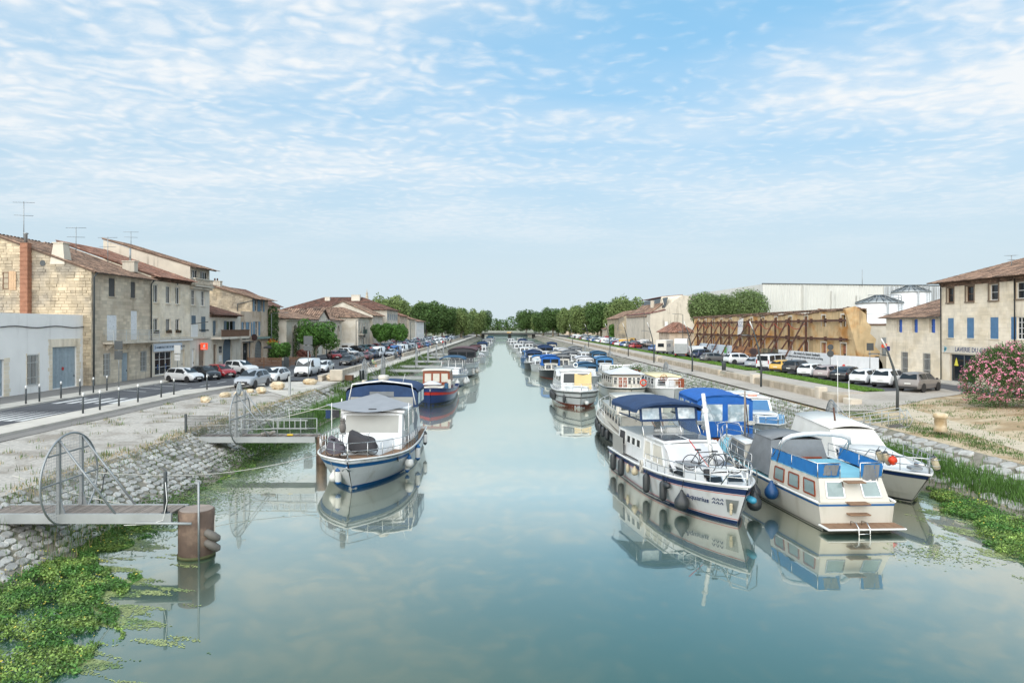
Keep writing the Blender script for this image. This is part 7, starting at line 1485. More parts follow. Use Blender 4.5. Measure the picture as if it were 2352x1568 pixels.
# R9
b = Boat('cabin_boat','cream cabin boat with yellowed roof and spoked wheel',(17.2,74,0),-90,11,3.8,1.1,1.5,GEL,.6,4,.9,.1,CRG,boot=HBLACK); c = b.cab(-4.4,3.0,1.6,1.5,1.1,2.4,.1,.5,.2,GEL,.08,.1,rmat=M('yellowed_roof',rgb(228,212,168),.7,.08,1)); b.win(c['front'],.5,.92,.3,.85,TEAK,WHITE,.05); b.win(c['front'],.08,.4,.3,.85,GLASS,WHITE,.05)
for s_ in ('left','right'):
    for k in range(4): b.win(c[s_],.08+k*.22,.08+k*.22+.17,.4,.85,GLASS,WHITE,.04)
wl = MB(); wl.tube([(2.75,-.5+.36*math.cos(a*.6283),2.35+.36*math.sin(a*.6283)) for a in range(10)],.03,5,closed=True)
for k in range(8): a = k*.785; wl.tube([(2.75,-.5,2.35),(2.75,-.5+.44*math.cos(a),2.35+.44*math.sin(a))],.018,4)
b.P('steering_wheel',wl,MAHO); b.rail(.4,1,8,.75,mat=WHITE); b.box('deck_chair',(3.6,-.2,1.5),(4.0,.3,2.2),CLOTH); b.box('chair_back',(4.4,.6,1.5),(4.45,1.2,2.4),MAHO)
# R10: boat with plants, R11 scrap of deck stuff
b = gen('low houseboat with terracotta flower pots and white dinghy on its roof',15.3,90,12,4.2,-90,GEL,1.9,None,0,h0=1.1); PL = M('potted_leaves',rgb(84,110,56),.8,.3,6); POT = M('terracotta_pot',rgb(176,98,66),.8,.1)
for k, (x_, y_) in enumerate(((3.4,-1.6),(3.5,-1.0),(3.5,-.4),(3.4,.9),(3.5,1.4),(3.3,1.9))):
    t = thing('flower_pot',['leftmost','second','third','fourth','fifth','rightmost'][k]+' terracotta pot with plant on the low houseboat','flower pot',b.w((x_,y_,1.95)),0,'pots on the houseboat'); MB().lathe([(.16,0),(.24,.32),(.26,.33)],12).build('pot',POT,t); lf = MB(); rg = random.Random(k)
    for j in range(60): lf.box((rg.gauss(0,.22),rg.gauss(0,.22),.5+rg.gauss(0,.2)),(.12,.1,.01),rg.random()*6,0,rg.random()*3)
    lf.build('leaves',PL,t)
d_ = Boat('dinghy','white dinghy stowed on the low houseboat with plants',b.w((-1.5,0,2.0)),0,4.4,1.6,.5,.6,GEL,.4,3,.8,.05,GEL); b.box('blue_crate',(3.9,-1.9,1.4),(4.4,-1.2,1.95),BLUEP); b.box('blue_crate',(3.9,.6,1.4),(4.4,1.8,1.95),BLUEP)
b = gen('open workboat with timber seats and navy bundle near the arched gate',18.9,88,8,3.0,-90,GEL,1.3,None,0,h0=.9,cw=.6); b.box('timber_box',(2.0,-1.2,1.2),(2.6,-.4,1.9),MAHO); b.box('navy_bundle',(2.1,-.3,1.3),(3.0,.6,1.8),NAVY,.15); b.tube('tyre',[(3.2,.9+.3*math.cos(a*.6),1.6+.3*math.sin(a*.6)) for a in range(11)],.1,BLACK)
# further right boats
gen('dark hulled boat with bright blue tarpaulin over cream cloth',7.2,105.5,11.5,3.4,-90,HBLACK,2.0,ROYAL,3.3,boot=ANTI,cmat=CRG,sides=ROYAL); gen('boat with sky blue cover just behind the blue tarpaulin',6.2,119,9,3.0,-90,GEL,1.8,BCL,2.7,sides=CLOTH); gen('white boat with slate blue hood and curtained screen',11.2,92,10,3.4,-90,GEL,2.0,SLATEB,2.9,curtain=DRAPE,sides=SLATEB)
gen('navy hooded cruiser at the canal edge of the right row',5.6,126,11,3.6,-90,HBLACK,2.3,NAVY,3.4,cmat=GEL,sides=NAVY); gen('boat under a large dark navy cover',9.4,153,12,4.0,-90,GEL,2.2,NAVY,3.6,sides=NAVY); gen('cream boat with beige screens',10.2,132,10,3.4,-90,CRG,2.6,GREYC,3.0,boot=ANTI,sides=CRG); gen('white covered boat beside the blue windscreen boat',13.2,111,10,3.5,-90,GEL,2.2,CLOTH,2.9,sides=CLOTH); gen('boat with blue framed windscreen hood',15.9,108,9,3.2,-90,GEL,1.9,BSC,3.0,sides=BSC); gen('low white launch in front of the blue framed hood',18.3,100,8,3.0,-90,GEL,1.6,CLOTH,2.0)
for k, (x_, y_, L_, B_, hm, cm_, lab) in enumerate(((5.4,147,12,3.6,BLUEP,None,'white and teal boat at the canal edge'),(12.5,141,10,3.4,CRG,CLOTH,'cream boat with pale cloth in the second rank'),(16.5,139,9,3.2,GEL,None,'plain white launch in the second rank'),(5.2,172,13,4,GEL,None,'white cruiser with flat roof further on the right'),(9.2,176,12,3.8,CRG,GREYC,'cream boat with grey hood further on the right'),(4.4,205,13,4.2,GEL,None,'first pale yacht of the far right pair'),(7.8,212,13,4,GEL,SHADEC,'second pale yacht of the far right pair'),(3.6,246,14,4.2,GEL,None,'sleek white yacht near the far bridge'),(7.0,252,12,4,GEL,NAVY,'white yacht with dark hood near the far bridge'),(3.2,296,15,4.4,GEL,None,'last white yacht before the far bridge on the right'),(7.4,310,12,4,CRG,None,'cream boat before the far bridge on the right'),(9.6,112,10,3.4,CRG,GREYC,'cream boat with grey hood behind the slate hooded one'),(12.6,129,10,3.6,GEL,GREYC,'white boat with grey hood in the third rank'),(17.3,124,9,3.2,GEL,SLATEB,'white launch with slate hood by the bank'),(6.4,138,10,3.4,GEL,CLOTH,'white boat with pale hood at the canal edge'),(16.0,152,10,3.4,GEL,GREYC,'white boat with grey hood by the far bank'),(13,168,10,3.4,GEL,None,'white launch by the far right gangway'),(14,198,10,3.4,CRG,NAVY,'cream launch with navy hood far on the right'))): gen(lab,x_,y_,L_,B_,-90,hm,2.4,cm_,3.3,sides=cm_)
# ------------------------------------------------------------------ gangways, piles
GALV = M('gangway_galvanised', rgb(168,172,172), .55, .12, 1.5, metal=.3)
PILE = M('rusty_pile', rgb(100,84,74), .9, .3, 2.5, .35, 20, streak=rgb(66,52,44), sa=.7, c2=rgb(134,114,98), s2=1.4)
def gate(t, x, zc, wires=True, r=1.52, ya=-.6, yb=.6, zd=0.0):
    "round mesh gate standing across the gangway"
    rg = MB(); rg.tube([(x, r*math.cos(k*math.pi/20), zc+r*math.sin(k*math.pi/20)) for k in range(40)], .035, 6, closed=True); o = rg.build('gate_ring', STEEL, t)
    if wires:
        w_ = MB(); n = 38
        for k in range(1, n):
            y_ = -r+2*r*k/n; h = math.sqrt(r*r-y_*y_)
            w_.bar((x,y_,zc-h),(x,y_,zc+h),.007)
        for k in range(1, 30):
            zz = -r+2*r*k/30; h = math.sqrt(r*r-zz*zz); w_.bar((x+.008,-h,zc+zz),(x+.008,h,zc+zz),.007)
        w_.build('wire_mesh', STEEL, o)
    for y_ in (ya, yb): MB().bar((x,y_,zd),(x,y_,zc+math.sqrt(r*r-y_*y_)-.02),.11).build('gate_post', STEEL, t); MB().slab([(x-.12,y_-.02,zd),(x+.22,y_-.02,zd),(x+.05,y_-.02,zd+.5),(x-.05,y_-.02,zd+.5)],(0,.04,0)).build('foot_plate', STEEL, t)
    for zz, e in ((zc,1.5),(zc+.92,1.15)): MB().bar((x+.02,-e,zz),(x+.02,e,zz),.05).build('crossbar', STEEL, t)
    for y_ in (ya, yb): MB().tube([(x+.03,y_,zc+1.34),(x+1.85,y_,zd+.02)],.035,6).build('brace', STEEL, t)
def gangway(label, x0, x1, y, z=1.55, wid=1.2, planks=True, gx=None, wires=True):
    t = thing('gangway', label, 'gangway', (0, y, z), 0, 'mooring gangways'); n = int((x1-x0)/.125) if planks else 0
    for s_ in (-1,1): MB().bb((x0,s_*wid/2-.05,-.30),(x1,s_*wid/2+.05,.02)).build('side_beam', GALV, t)
    if planks:
        me = MB(); me.bb((-.055,-wid/2+.06,-.04),(.055,wid/2-.06,0)); ms = []
        for k in range(5): me.t = [R.random()]*len(me.f); q = me.mesh('plank'); q.materials.append(WOOD); ms.append(q)
        for k in range(n): o = bpy.data.objects.new('plank', R.choice(ms)); col.objects.link(o); o.parent = t; o.location = (x0+.07+k*.125, 0, R.uniform(-.006,.006))
    else: MB().bb((x0,-wid/2+.05,-.05),(x1,wid/2-.05,.0)).build('deck_boards', WOOD, t)
    if gx is not None: gate(t, gx, 1.05, wires)
    return t
gangway('nearest planked gangway with round mesh gate at lower left',-19.5,-10.9,23.0,gx=-14.6)
g2 = gangway('second gangway with round mesh gate leading to the big left cruiser',-17.9,-10.5,38.6,gx=-14.9)
for y_, lab, gx in ((69,'plain plank gangway by the lone black post',None),(76.5,'third round gated gangway near the planter box',-15.6),(84.3,'fourth round gated gangway with pale deck',-14.9),(98,'plain pale gangway before the maroon houseboat',None),(108,'fifth round gated gangway behind the seated people',-13.8),(123.6,'sixth round gated gangway',-13.7),(140,'seventh round gated gangway far down the left bank',-13.8),(156,'eighth round gated gangway far down the left bank',-13.8)): gangway(lab,-17.6,-9.6,y_,1.55,1.2,False,gx,y_ < 90)
def pile(label, x, y, r, h):
    t = thing('mooring_pile', label, 'pile', (x,y,0)); MB().lathe([(r,-1),(r,h),(r*.97,h+.01)],28).build('tube',PILE,t); MB().lathe([(r*.93,0),(r*.93,.02)],24,(0,0,h+.012)).build('cap',M('pile_cap',rgb(150,136,126),.9,.2,2),t); return t
pt_ = pile('thick rusty steel pile at the end of the nearest gangway',-10.35,23.0,.57,1.55); pile('rusty pile under the end of the second gangway',-10.3,38.6,.30,1.5)
MB().tube([(.3,-.5,-.3),(.3,-.52,2.6)],.035,6).build('guide_pole',STEEL,pt_); MB().lathe([(.6,.0),(.6,.1)],28).build('algae_ring',M('algae',rgb(84,88,56),.9,.3,6),pt_)
for k, (dz, lab) in enumerate(((.75,'upper grey fender tied to the thick rusty pile'),(.42,'lower grey fender tied to the thick rusty pile'))):
    t = thing('fender',lab,'fender',(-9.72,22.75,dz),.4,'grey fenders on the pile'); t.rotation_euler = (.2,.6,.4); MB().lathe([(.03,-.3),(.12,-.24),(.15,0),(.12,.24),(.03,.3)],14,(0,0,0),'X').build('body',M('grey_vinyl',rgb(112,108,102),.7,.2,6),t); MB().tube([(0,0,.1),(-.3,.1,.6)],.012,4).build('rope',ROPE,t)
t = thing('service_post','slim black water and power post on the nearest gangway','post',(-11.15,22.5,1.55)); MB().lathe([(.06,0),(.06,1.35),(.05,1.38)],12).build('tube',DARKM,t); MB().box((.1,0,1.2),(.16,.04,.04)).build('tap',STEEL,t); MB().box((0,0,.02),(.2,.2,.04)).build('foot',DARKM,t)
MB().tube([(-11.1,22.4,2.6),(-11.0,22.3,2.0),(-11.1,22.25,1.4),(-11.6,22.3,1.25),(-12.4,22.3,1.22)],.013,5).build('white_hose',WHITE,label='white hose hanging from the service post',cat='hose')
MB().tube([(-12,22.25,1.3),(-10.2,22.3,1.27)],.045,8).build('drain_pipe',GALV,label='grey pipe under the end of the nearest gangway',cat='pipe')
# things on the second gangway
fp = thing('mesh_fence','dark welded mesh fence along the start of the second gangway','fence',(-16.3,38.0,1.55),0); q = MB()
for k in range(44): q.bar((-1.35+k*.0628,0,.1),(-1.35+k*.0628,0,1.2),.014)
for k in range(8): q.bar((-1.35,.01,.1+k*.155),(1.4,.01,.1+k*.155),.01)
q.build('wire_mesh',DARKM,fp); MB().bar((-1.4,0,0),(-1.4,0,1.3),.1).build('post',DARKM,fp); MB().box((-1.4,0,.02),(.25,.25,.04)).build('foot',DARKM,fp)
fp = thing('mesh_fence','dark welded mesh fence on the far side of the second gangway','fence',(-13,39.2,1.55)); q = MB()
for k in range(60): q.bar((-1.6+k*.0628,0,.1),(-1.6+k*.0628,0,1.2),.014)
for k in range(8): q.bar((-1.6,.01,.1+k*.155),(2.15,.01,.1+k*.155),.01)
q.build('wire_mesh',DARKM,fp)
hr = thing('hand_rail','galvanised pipe handrail on the second gangway','handrail',(-12.6,38.0,1.55)); 
for a, c_ in (((-2.0,0,1.0),(2.2,0,1.05)),((-2.0,0,.45),(2.2,0,.5)),((-2.0,0,0),(-2.0,0,1.0)),((0,0,0),(0,0,1.02)),((1.3,0,0),(1.3,0,1.03)),((2.2,0,0),(2.2,0,1.05))): MB().tube([a,c_],.028,6).build('pipe',GALV,hr)
ld = thing('ladder','aluminium ladder hung sideways on the handrail','ladder',(-11.9,37.93,2.05)); 
for zz in (0,.45): MB().bar((-1,0,zz),(1,0,zz),.05).build('stile',GALV,ld)
for k in range(7): MB().bar((-.9+k*.3,0,0),(-.9+k*.3,0,.45),.035).build('rung',GALV,ld)
dsh = thing('satellite_dish','white satellite dish on top of the second gangway gate','satellite dish',(-14.9,38.0,4.05)); MB().lathe([(.02,.0),(.2,.02),(.36,.09),(.37,.1),(.2,.04),(.02,.02)],20,(.1,-.05,.2),'X').build('reflector',WHITE,dsh); MB().tube([(0,0,-.2),(.05,0,.2),(.5,-.1,.05)],.02,5).build('arm',STEEL,dsh); MB().box((.52,-.1,.08),(.1,.07,.07)).build('receiver',STEEL,dsh)
for k, (x_, m_, lab, w_, h_) in enumerate(((-10.45,NAVY,'navy garment on the washing line of the second gangway',.3,.5),(-10.0,DGREY,'black garment on the washing line of the second gangway',.45,.45),(-9.3,CLOTH,'white towel on the washing line of the second gangway',.75,.5))):
    q = MB(); q.sm = True; q.grid([[Vector((x_+w_*(i/4-.5),40.6+.03*math.sin(i*2+j),2.75-h_*j/3)) for i in range(5)] for j in range(4)]); q.build('laundry',m_,label=lab,cat='laundry')
MB().tube([(-12.6,40.6,2.8),(-8.8,40.6,2.76)],.01,4).build('washing_line',WHITE,label='thin washing line above the second gangway end',cat='line')
MB().tube([(-9.3,38.9,1.5),(-9.25,39.0,3.6)],.03,6).build('mooring_pole',WHITE,label='slim white pole between second gangway and big left cruiser',cat='pole')
mp_ = thing('mop','mop with yellow head leaning on the handrail','mop',(-12.0,38.35,1.57)); MB().tube([(0,0,.1),(.02,-.25,1.35)],.014,5).build('handle',WHITE,mp_); MB().box((0,0,.06),(.34,.14,.1),0,.03).build('head',M('yellow_plastic',rgb(226,190,40),.5,.05),mp_)
q = MB(); rg = random.Random(9)
for k in range(16): q.box((-13.2+rg.gauss(0,.22),38.4+rg.gauss(0,.1),1.65+rg.random()*.14),(.22,.2,.14),rg.random()*3,.04)
q.build('rag_heap',M('grey_rags',rgb(150,146,140),.95,.3,5),label='heap of grey rags on the second gangway deck',cat='rags')
for a, c_, sag, lab in (((-16.8,27.3,1.9),(-9.1,33.2,1.45),.5,'white mooring line from left bank to the big left cruiser'),((-19,26.4,1.95),(-13.5,25.6,.9),.1,'white hose snaking down the stones by the nearest gangway'),((-17.4,40,1.9),(-9.5,38.3,3.4),.3,'thin line from bank to the white pole')):
    a, c_ = Vector(a), Vector(c_); MB().tube([a.lerp(c_,k/10)-Vector((0,0,sag*math.sin(math.pi*k/10))) for k in range(11)],.018,4).build('mooring_line',ROPE,label=lab,cat='rope')
MB().tube([Vector((-17.2+.35*k+.1*math.sin(k*2.2),29-.5*k+.4*math.sin(k*1.1),0)) + Vector((0,0,max(.2,1.85-.2*k))) for k in range(9)],.02,4).build('black_cable',BLACK,label='black cable lying over the near left stones',cat='cable')
# right gangway with arched gate
t = thing('gangway','aluminium ramp with arched mesh gate on the near right bank','gangway',(22.2,42.6,.85),math.radians(-12))
n_ = 14
for s_ in (-1,1):
    MB().slab([(-2.2,s_*.6-.04,-.25),(2.6,s_*.6-.04,.55),(2.6,s_*.6-.04,.8),(-2.2,s_*.6-.04,0)],(0,.08,0)).build('side_beam',GALV,t)
    for hh in (.5,1.0): MB().tube([(-.6,s_*.6,.27+hh*.95),(2.5,s_*.6,.78+hh)],.03,6).build('hand_rail',GALV,t)
    for k in range(4): x_ = -.6+k*1.03; MB().tube([(x_,s_*.6,.27+k*.17),(x_,s_*.6,1.25+k*.18)],.03,6).build('rail_post',GALV,t)
    MB().tube([(2.5,s_*.6,1.78),(2.8,s_*.6,1.2),(2.6,s_*.6,.75)],.03,6).build('hand_rail_end',GALV,t)
for k in range(22): MB().box((-2.1+k*.21,0,.03+k*.035),(.19,1.1,.04),0,0,0,-.165).build('plank',WOOD,t)
gate(t,-1.6,.75,True,1.5,-.6,.6,0)
for y_, x_, lab in ((85,20.6,'arched mesh gate of the second right gangway near the steps'),(129,20.4,'arched mesh gate of the third right gangway'),(168,20.4,'arched mesh gate of the farthest right gangway')):
    t = thing('gangway',lab,'gangway',(x_,y_,.9),0,'right bank gangways'); MB().bb((-3,-.55,-.1),(3.0,.55,0)).build('deck_boards',WOOD,t)
    for s_ in (-1,1): MB().bb((-3,s_*.6-.04,-.2),(3.0,s_*.6+.04,.04)).build('side_beam',GALV,t); MB().tube([(-1,s_*.6,1.0),(3,s_*.6,1.0)],.025,5).build('hand_rail',GALV,t)
    gate(t,-.4,.9,y_ < 100)
# ------------------------------------------------------------------ bollards, boulders
BOLM = MB().lathe([(.06,0),(.06,1.14)],12).mesh('post'); BOLM.materials.append(DARKM); BOLC = MB().lathe([(.066,1.1),(.066,1.28),(.03,1.32)],12).mesh('white_cap'); BOLC.materials.append(WHITE)
ord_ = ['first','second','third','fourth','fifth','sixth','seventh','eighth','ninth','tenth']
def bollard(x, y, z, lab):
    t = thing('bollard',lab,'bollard',(x,y,z),0,'grey bollards with white caps')
    for n, me in (('post',BOLM),('white_cap',BOLC)): o = bpy.data.objects.new(n,me); col.objects.link(o); o.parent = t
for k, (px_, py_) in enumerate(((24,937),(70,927),(111,922),(164,914),(196,907),(225,902),(252,897))): p = G(px_,py_,2.12); bollard(-34.6,p.y,2.116,ord_[k]+' white capped bollard from the left on the house side of the street')
for k, (px_, py_) in enumerate(((214,949),(263,941),(306,932),(345,923),(390,912),(419,906))): p = G(px_,py_,2.12); bollard(-27.1,p.y,2.12,ord_[k]+' white capped bollard from the left on the canal side of the street')
bollard(-26.3,60.5,2.1,'last white capped bollard nearest the silver crossover')
BOUL = M('boulder_stone',rgb(214,198,170),.92,.2,1.5,.5,8,c2=rgb(180,156,120),s2=1.2)
def boulder(x, y, z, sx, sy, sz, lab, seed):
    rg = random.Random(seed); q = MB(); q.sm = False; rows = []
    for j in range(7):
        t = j/6; a = math.pi*(t*.72+.02); rr = math.sin(a+.35)**.7 if a+.35 < math.pi else .1; rows.append([Vector((sx*max(rr,.15)*math.cos(k*.5236)*rg.uniform(.82,1.12), sy*max(rr,.15)*math.sin(k*.5236)*rg.uniform(.82,1.12), sz*(t**.8)-.1)) for k in range(12)])
    q.grid(rows,True); q.face(*rows[-1]); q.build('boulder',BOUL,label=lab,cat='boulder',group='limestone boulders along the quay',loc=(x,y,z),rz=rg.random()*3)
for k, (px_, py_, s_, lab) in enumerate(((472,921,.65,'leftmost pale boulder with grass at its foot'),(518,909,.6,'second pale boulder along the gravel edge'),(549,905,.5,'low flat boulder behind the satellite dish'),(575,899,.5,'small boulder right of the satellite dish'),(600,900,.75,'tan pointed boulder before the silver crossover'),(638,892,1.0,'largest flat boulder before the white hatchback'),(712,880,.8,'upright split boulder near the grey post'),(760,871,.9,'long boulder beside the stone block'))): p = G(px_,py_,2.0); boulder(p.x,p.y,1.93,s_*.92,s_*.6,s_*.8,lab,k+11)
p = G(813,874,1.9); MB().bb((-.7,-.5,0),(.7,.5,1.2),.08).build('stone_block',LWM,label='square stone block at the end of the left quay wall',cat='block',loc=(p.x-1.8,p.y,1.9))
p = G(1030*0+870,889,1.85); 
for px_, py_, lab in ((838,898,'pale round stone mooring bollard with rope by the planter'),): p = G(px_,py_,1.85); MB().lathe([(.24,0),(.22,.2),(.22,.75),(.28,.8),(.28,.95),(.2,1.0)],16).build('stone_bollard',LIME,label=lab,cat='bollard',loc=p)
p = G(2160,990,1.75); MB().lathe([(.36,0),(.32,.3),(.30,.75),(.38,.78),(.38,.98),(.28,1.04)],18).build('stone_bollard',BOUL,label='squat weathered stone mooring post on the right bank dirt',cat='bollard',loc=p)
p = G(665,907,1.95); MB().bar((0,0,0),(0,0,1.6),.16).build('grey_post',GALV,label='plain pale grey post on the left apron',cat='post',loc=p)
p = G(783,873,1.86); b_ = thing('planter','low brown timber planter box on the left promenade','planter',p); 
for a, c_ in (((-1.3,-.5,0),(1.3,-.42,.55)),((-1.3,.42,0),(1.3,.5,.55)),((-1.3,-.42,0),(-1.22,.42,.55)),((1.22,-.42,0),(1.3,.42,.55))): MB().bb(a,c_).build('board',BRWOOD,b_)
MB().bb((-1.2,-.4,0),(1.2,.4,.45)).build('soil',SOIL,b_)
t = thing('litter_bin','grey slatted litter bin beside the stone block','bin',G(831,871,1.88)); MB().lathe([(.26,0),(.28,.9),(.3,.92),(.3,1.0)],14).build('body',DARKM,t); MB().lathe([(.3,1.0),(.2,1.1)],14).build('lid',STEEL,t)
t = thing('litter_bin','dark litter bin at the top of the right steps','bin',(27.6,85.6,2.24)); MB().lathe([(.25,0),(.27,.9),(.29,1.0)],14).build('body',DARKM,t); MB().lathe([(.29,1.0),(.2,1.08)],14).build('lid',DARKM,t)
# signs
def sign(px_, py_, z, h, lab, plates, z0=2.0):
    p = G(px_,py_,z0); t = thing('road_sign',lab,'sign',p); MB().tube([(0,0,0),(0,0,h)],.045,8).build('pole',STEEL,t)
    for sh, zz, w_, hh, m_ in plates:
        if sh == 'round': MB().lathe([(w_/2,0),(w_/2,.03)],18,(0,-.06,zz),'Y').build('plate',m_,t)
        else: MB().box((0,-.06,zz),(w_,.03,hh)).build('plate',m_,t)
    return t
SGB = M('sign_back',rgb(78,82,84),.6,.1); SBL = M('sign_blue',rgb(52,80,150),.5,.05)
sign(273,893,2,4.4,'grey backed double road sign before the stone house',(('box',4.0,.75,.8,SGB),('box',3.1,.75,.8,SGB))); sign(408,868,2,3.6,'white parking sign with blue disc before the laboratory',(('box',3.2,.7,.9,WHITE),('round',3.3,.5,0,SBL),('box',2.45,.6,.3,WHITE),('box',2.1,.6,.3,WHITE))); sign(708,878,2,4.6,'tall grey backed sign on a thin pole beside the panel van',(('box',4.3,.9,.9,SGB),('box',3.5,.9,.5,SGB)))
sign(1907,852,2.2,3.2,'pair of round grey sign backs before the white hoarding',(('round',2.95,.75,0,SGB),('round',2.15,.85,0,SGB)),2.2); sign(1998,860,2.2,3.6,'square grey sign back at the end of the hoarding',(('box',3.2,.8,.85,SGB),),2.2)
q = MB(); q.face((-.3,-.03,-.25),(.3,-.03,-.25),(0,-.03,.3)); t = sign(1535,793,2.2,3.4,'blue pedestrian crossing sign near the orange roofed annex',(('box',3.0,1.0,1.0,SBL),),2.2); q.build('symbol',WHITE,t).location = (0,-.06,3.0)
MB().lathe([(.12,0),(.12,.5),(.17,.55),(.17,.75),(.08,.9)],10).build('hydrant',REDP,label='red fire hydrant before the corrugated hoarding',cat='hydrant',loc=G(1938,853,2.2))
# lamps
LENS = M('lamp_lens',rgb(226,230,230),.3,0)
def lean_lamp(x, y, z, h, lab, lean=-1.15):
    t = thing('street_lamp',lab,'street lamp',(x,y,z),0,'leaning lamp posts on the right promenade'); MB().tube([(0,0,0),(.02,0,h*.3),(lean*.25,0,h*.6),(lean*.6,0,h*.82),(lean,0,h)],[.11,.10,.085,.07,.03],8).build('pole',DARKM,t); MB().tube([(lean*.72,0,h*.88),(lean*.92,0,h*.965),(lean*1.0,0,h*1.0)],[.075,.06,.03],8).build('pale_tip',WHITE,t); MB().tube([(lean*.5,0,h*.76),(lean*.5-.9,0,h*.79)],.03,6).build('arm',DARKM,t); MB().box((lean*.5-1.1,0,h*.79),(.7,.22,.07),0,.02).build('lamp_head',DARKM,t); MB().box((lean*.5-1.1,0,h*.79-.045),(.5,.16,.02)).build('lens',LENS,t)
for px_, py_, h, lab in ((2061,944,5.2,'nearest leaning lamp post in front of the grey crossover'),(1748,888,6.6,'second leaning lamp post near the white minibus'),(1590,853,6.8,'third leaning lamp post by the promenade steps'),(1502,833,6.8,'fourth leaning lamp post by the box truck'),(1443,818,6.8,'fifth leaning lamp post before the black crossover'),(1401,810,6.8,'sixth leaning lamp post further along the seat wall'),(1352,797,6.8,'seventh leaning lamp post'),(1315,790,6.8,'eighth leaning lamp post farthest on the right')): p = G(px_,py_,1.66); lean_lamp(p.x,p.y,1.66,h,lab)
def lamp(x, y, z, h, lab, arm=1.6, d=1):
    t = thing('street_lamp',lab,'street lamp',(x,y,z),0,'straight street lamps'); MB().tube([(0,0,0),(0,0,h)],[.09,.06],8).build('pole',DARKM,t); MB().tube([(0,0,h),(arm*d*.5,0,h+.1),(arm*d,0,h+.15)],.04,6).build('arm',DARKM,t); MB().box((arm*d+.25*d,0,h+.15),(.6,.2,.08),0,.02).build('lamp_head',DARKM,t); MB().box((arm*d+.25*d,0,h+.10),(.45,.15,.02)).build('lens',LENS,t); return t
t = lamp(-35.2,103.5,2.1,7.6,'tall street lamp with flower basket before the market hall',2.0); rg = random.Random(4)
for nm, m_, n_ in (('basket_flowers',M('basket_flowers',rgb(200,110,40),.8,.3,9),50),('basket_leaves',M('basket_leaves',rgb(120,140,50),.8,.2,5),70)):
    q = MB()
    for k in range(n_): q.box((rg.gauss(0,.35),rg.gauss(0,.35),3.3+rg.gauss(.1 if nm == 'basket_flowers' else -.15,.15)),(.16,.14,.02),rg.random()*6,0,rg.random()*3)
    q.build(nm,m_,t,kind='stuff')
MB().lathe([(.2,2.85),(.4,3.15),(.42,3.2)],12).build('basket',DARKM,t)
for y_, x_, lab in ((131,-34,'street lamp with twin lanterns before the market hall arches'),(148,-32,'slim street lamp at the right end of the market hall'),(205,-28,'slim street lamp by the far left houses'),(240,-27.5,'slim street lamp before the left plane trees')): lamp(x_,y_,2.0,7.0,lab,1.0)
lamp(40.3,196,2.2,9.5,'tall double armed lamp before the concrete mill',2.2,-1); lamp(37,141,2.2,8,'slim lamp behind the white vans on the right',1.6,-1)
# benches and people on the left quay
def bench(p, rz, lab):
    t = thing('bench',lab,'bench',p,rz,'benches on the left promenade')
    for k in range(4): MB().box((0,-.2+.12*k,.45),(1.7,.1,.04)).build('seat_slat',DARKM,t)
    for k in range(4): MB().box((0,.26+.03*k,.55+.12*k),(1.7,.03,.1)).build('back_slat',DARKM,t)
    for s_ in (-.7,.7): MB().tube([(s_,-.25,0),(s_,-.2,.43),(s_,.22,.43),(s_,.36,.95)],.03,5).build('leg',DARKM,t); MB().tube([(s_,.22,.43),(s_,.3,0)],.03,5).build('leg',DARKM,t)
bench((-19.0,78.5,1.86),math.radians(90),'dark bench nearest the brown planter'); bench((-19.0,99,1.86),math.radians(90),'dark bench where the person in shorts sits'); bench((-19.0,122,1.86),math.radians(90),'dark bench by the gap in the quay wall'); bench((-19.0,150,1.86),math.radians(90),'farther dark bench on the left promenade')
def person(p, rz, lab, shirt, legs, sit=True, sc_=1.0):
    pr = thing('person',lab,'person',p,rz); me = bpy.data.meshes.new('body'); hz_ = .5 if sit else .9
    J = [(0,0,hz_),(-.03,0,hz_+.26),(-.05,0,hz_+.5),(-.03,0,hz_+.62),(0,0,hz_+.7),(.01,0,hz_+.81)]
    for s_ in (1,-1): J += [(-.05,.18*s_,hz_+.5),(.06,.24*s_,hz_+.26),(.28,.17*s_,hz_+.16),(.36,.15*s_,hz_+.15)]
    for s_ in (1,-1): J += ([(.1,.1*s_,hz_),(.46,.13*s_,hz_+.02),(.48,.13*s_,.06),(.62,.14*s_,.03)] if sit else [(0,.1*s_,hz_-.05),(.05*s_,.11*s_,.46),(.12*s_-.05,.12*s_,.06),(.12*s_+.1,.13*s_,.03)])
    E = [(0,1),(1,2),(2,3),(3,4),(4,5)]+[(2,6),(6,7),(7,8),(8,9),(2,10),(10,11),(11,12),(12,13)]+[(0,14),(14,15),(15,16),(16,17),(0,18),(18,19),(19,20),(20,21)]; rd = [.15,.14,.155,.06,.085,.085]+[.07,.05,.036,.04]*2+[.1,.07,.05,.04]*2
    me.from_pydata(J,E,[]); o = bpy.data.objects.new('body',me); col.objects.link(o); o.parent = pr; o.modifiers.new('skin','SKIN'); o.modifiers.new('sub','SUBSURF').levels = 1
    for i, v in enumerate(me.skin_vertices[0].data): v.radius = (rd[i],rd[i]); v.use_root = i == 0
    m2 = bpy.data.meshes.new_from_object(o.evaluated_get(bpy.context.evaluated_depsgraph_get())); o.modifiers.clear(); o.data = m2
    for m_ in (SKIN,shirt,legs): m2.materials.append(m_)
    for f_ in m2.polygons:
        c_ = f_.center; f_.use_smooth = True; f_.material_index = 0 if c_.z > hz_+.58 or (abs(c_.y) > .15 and c_.x > .12 and c_.z > hz_+.08) or (c_.z < .4 and legs == LSHORT) else 1 if c_.z > hz_+.05 else 2
    MB().lathe([(.1,hz_+.76),(.1,hz_+.84),(.08,hz_+.9),(.02,hz_+.93)],10).build('hair',HAIR,pr); pr.scale = (sc_,)*3
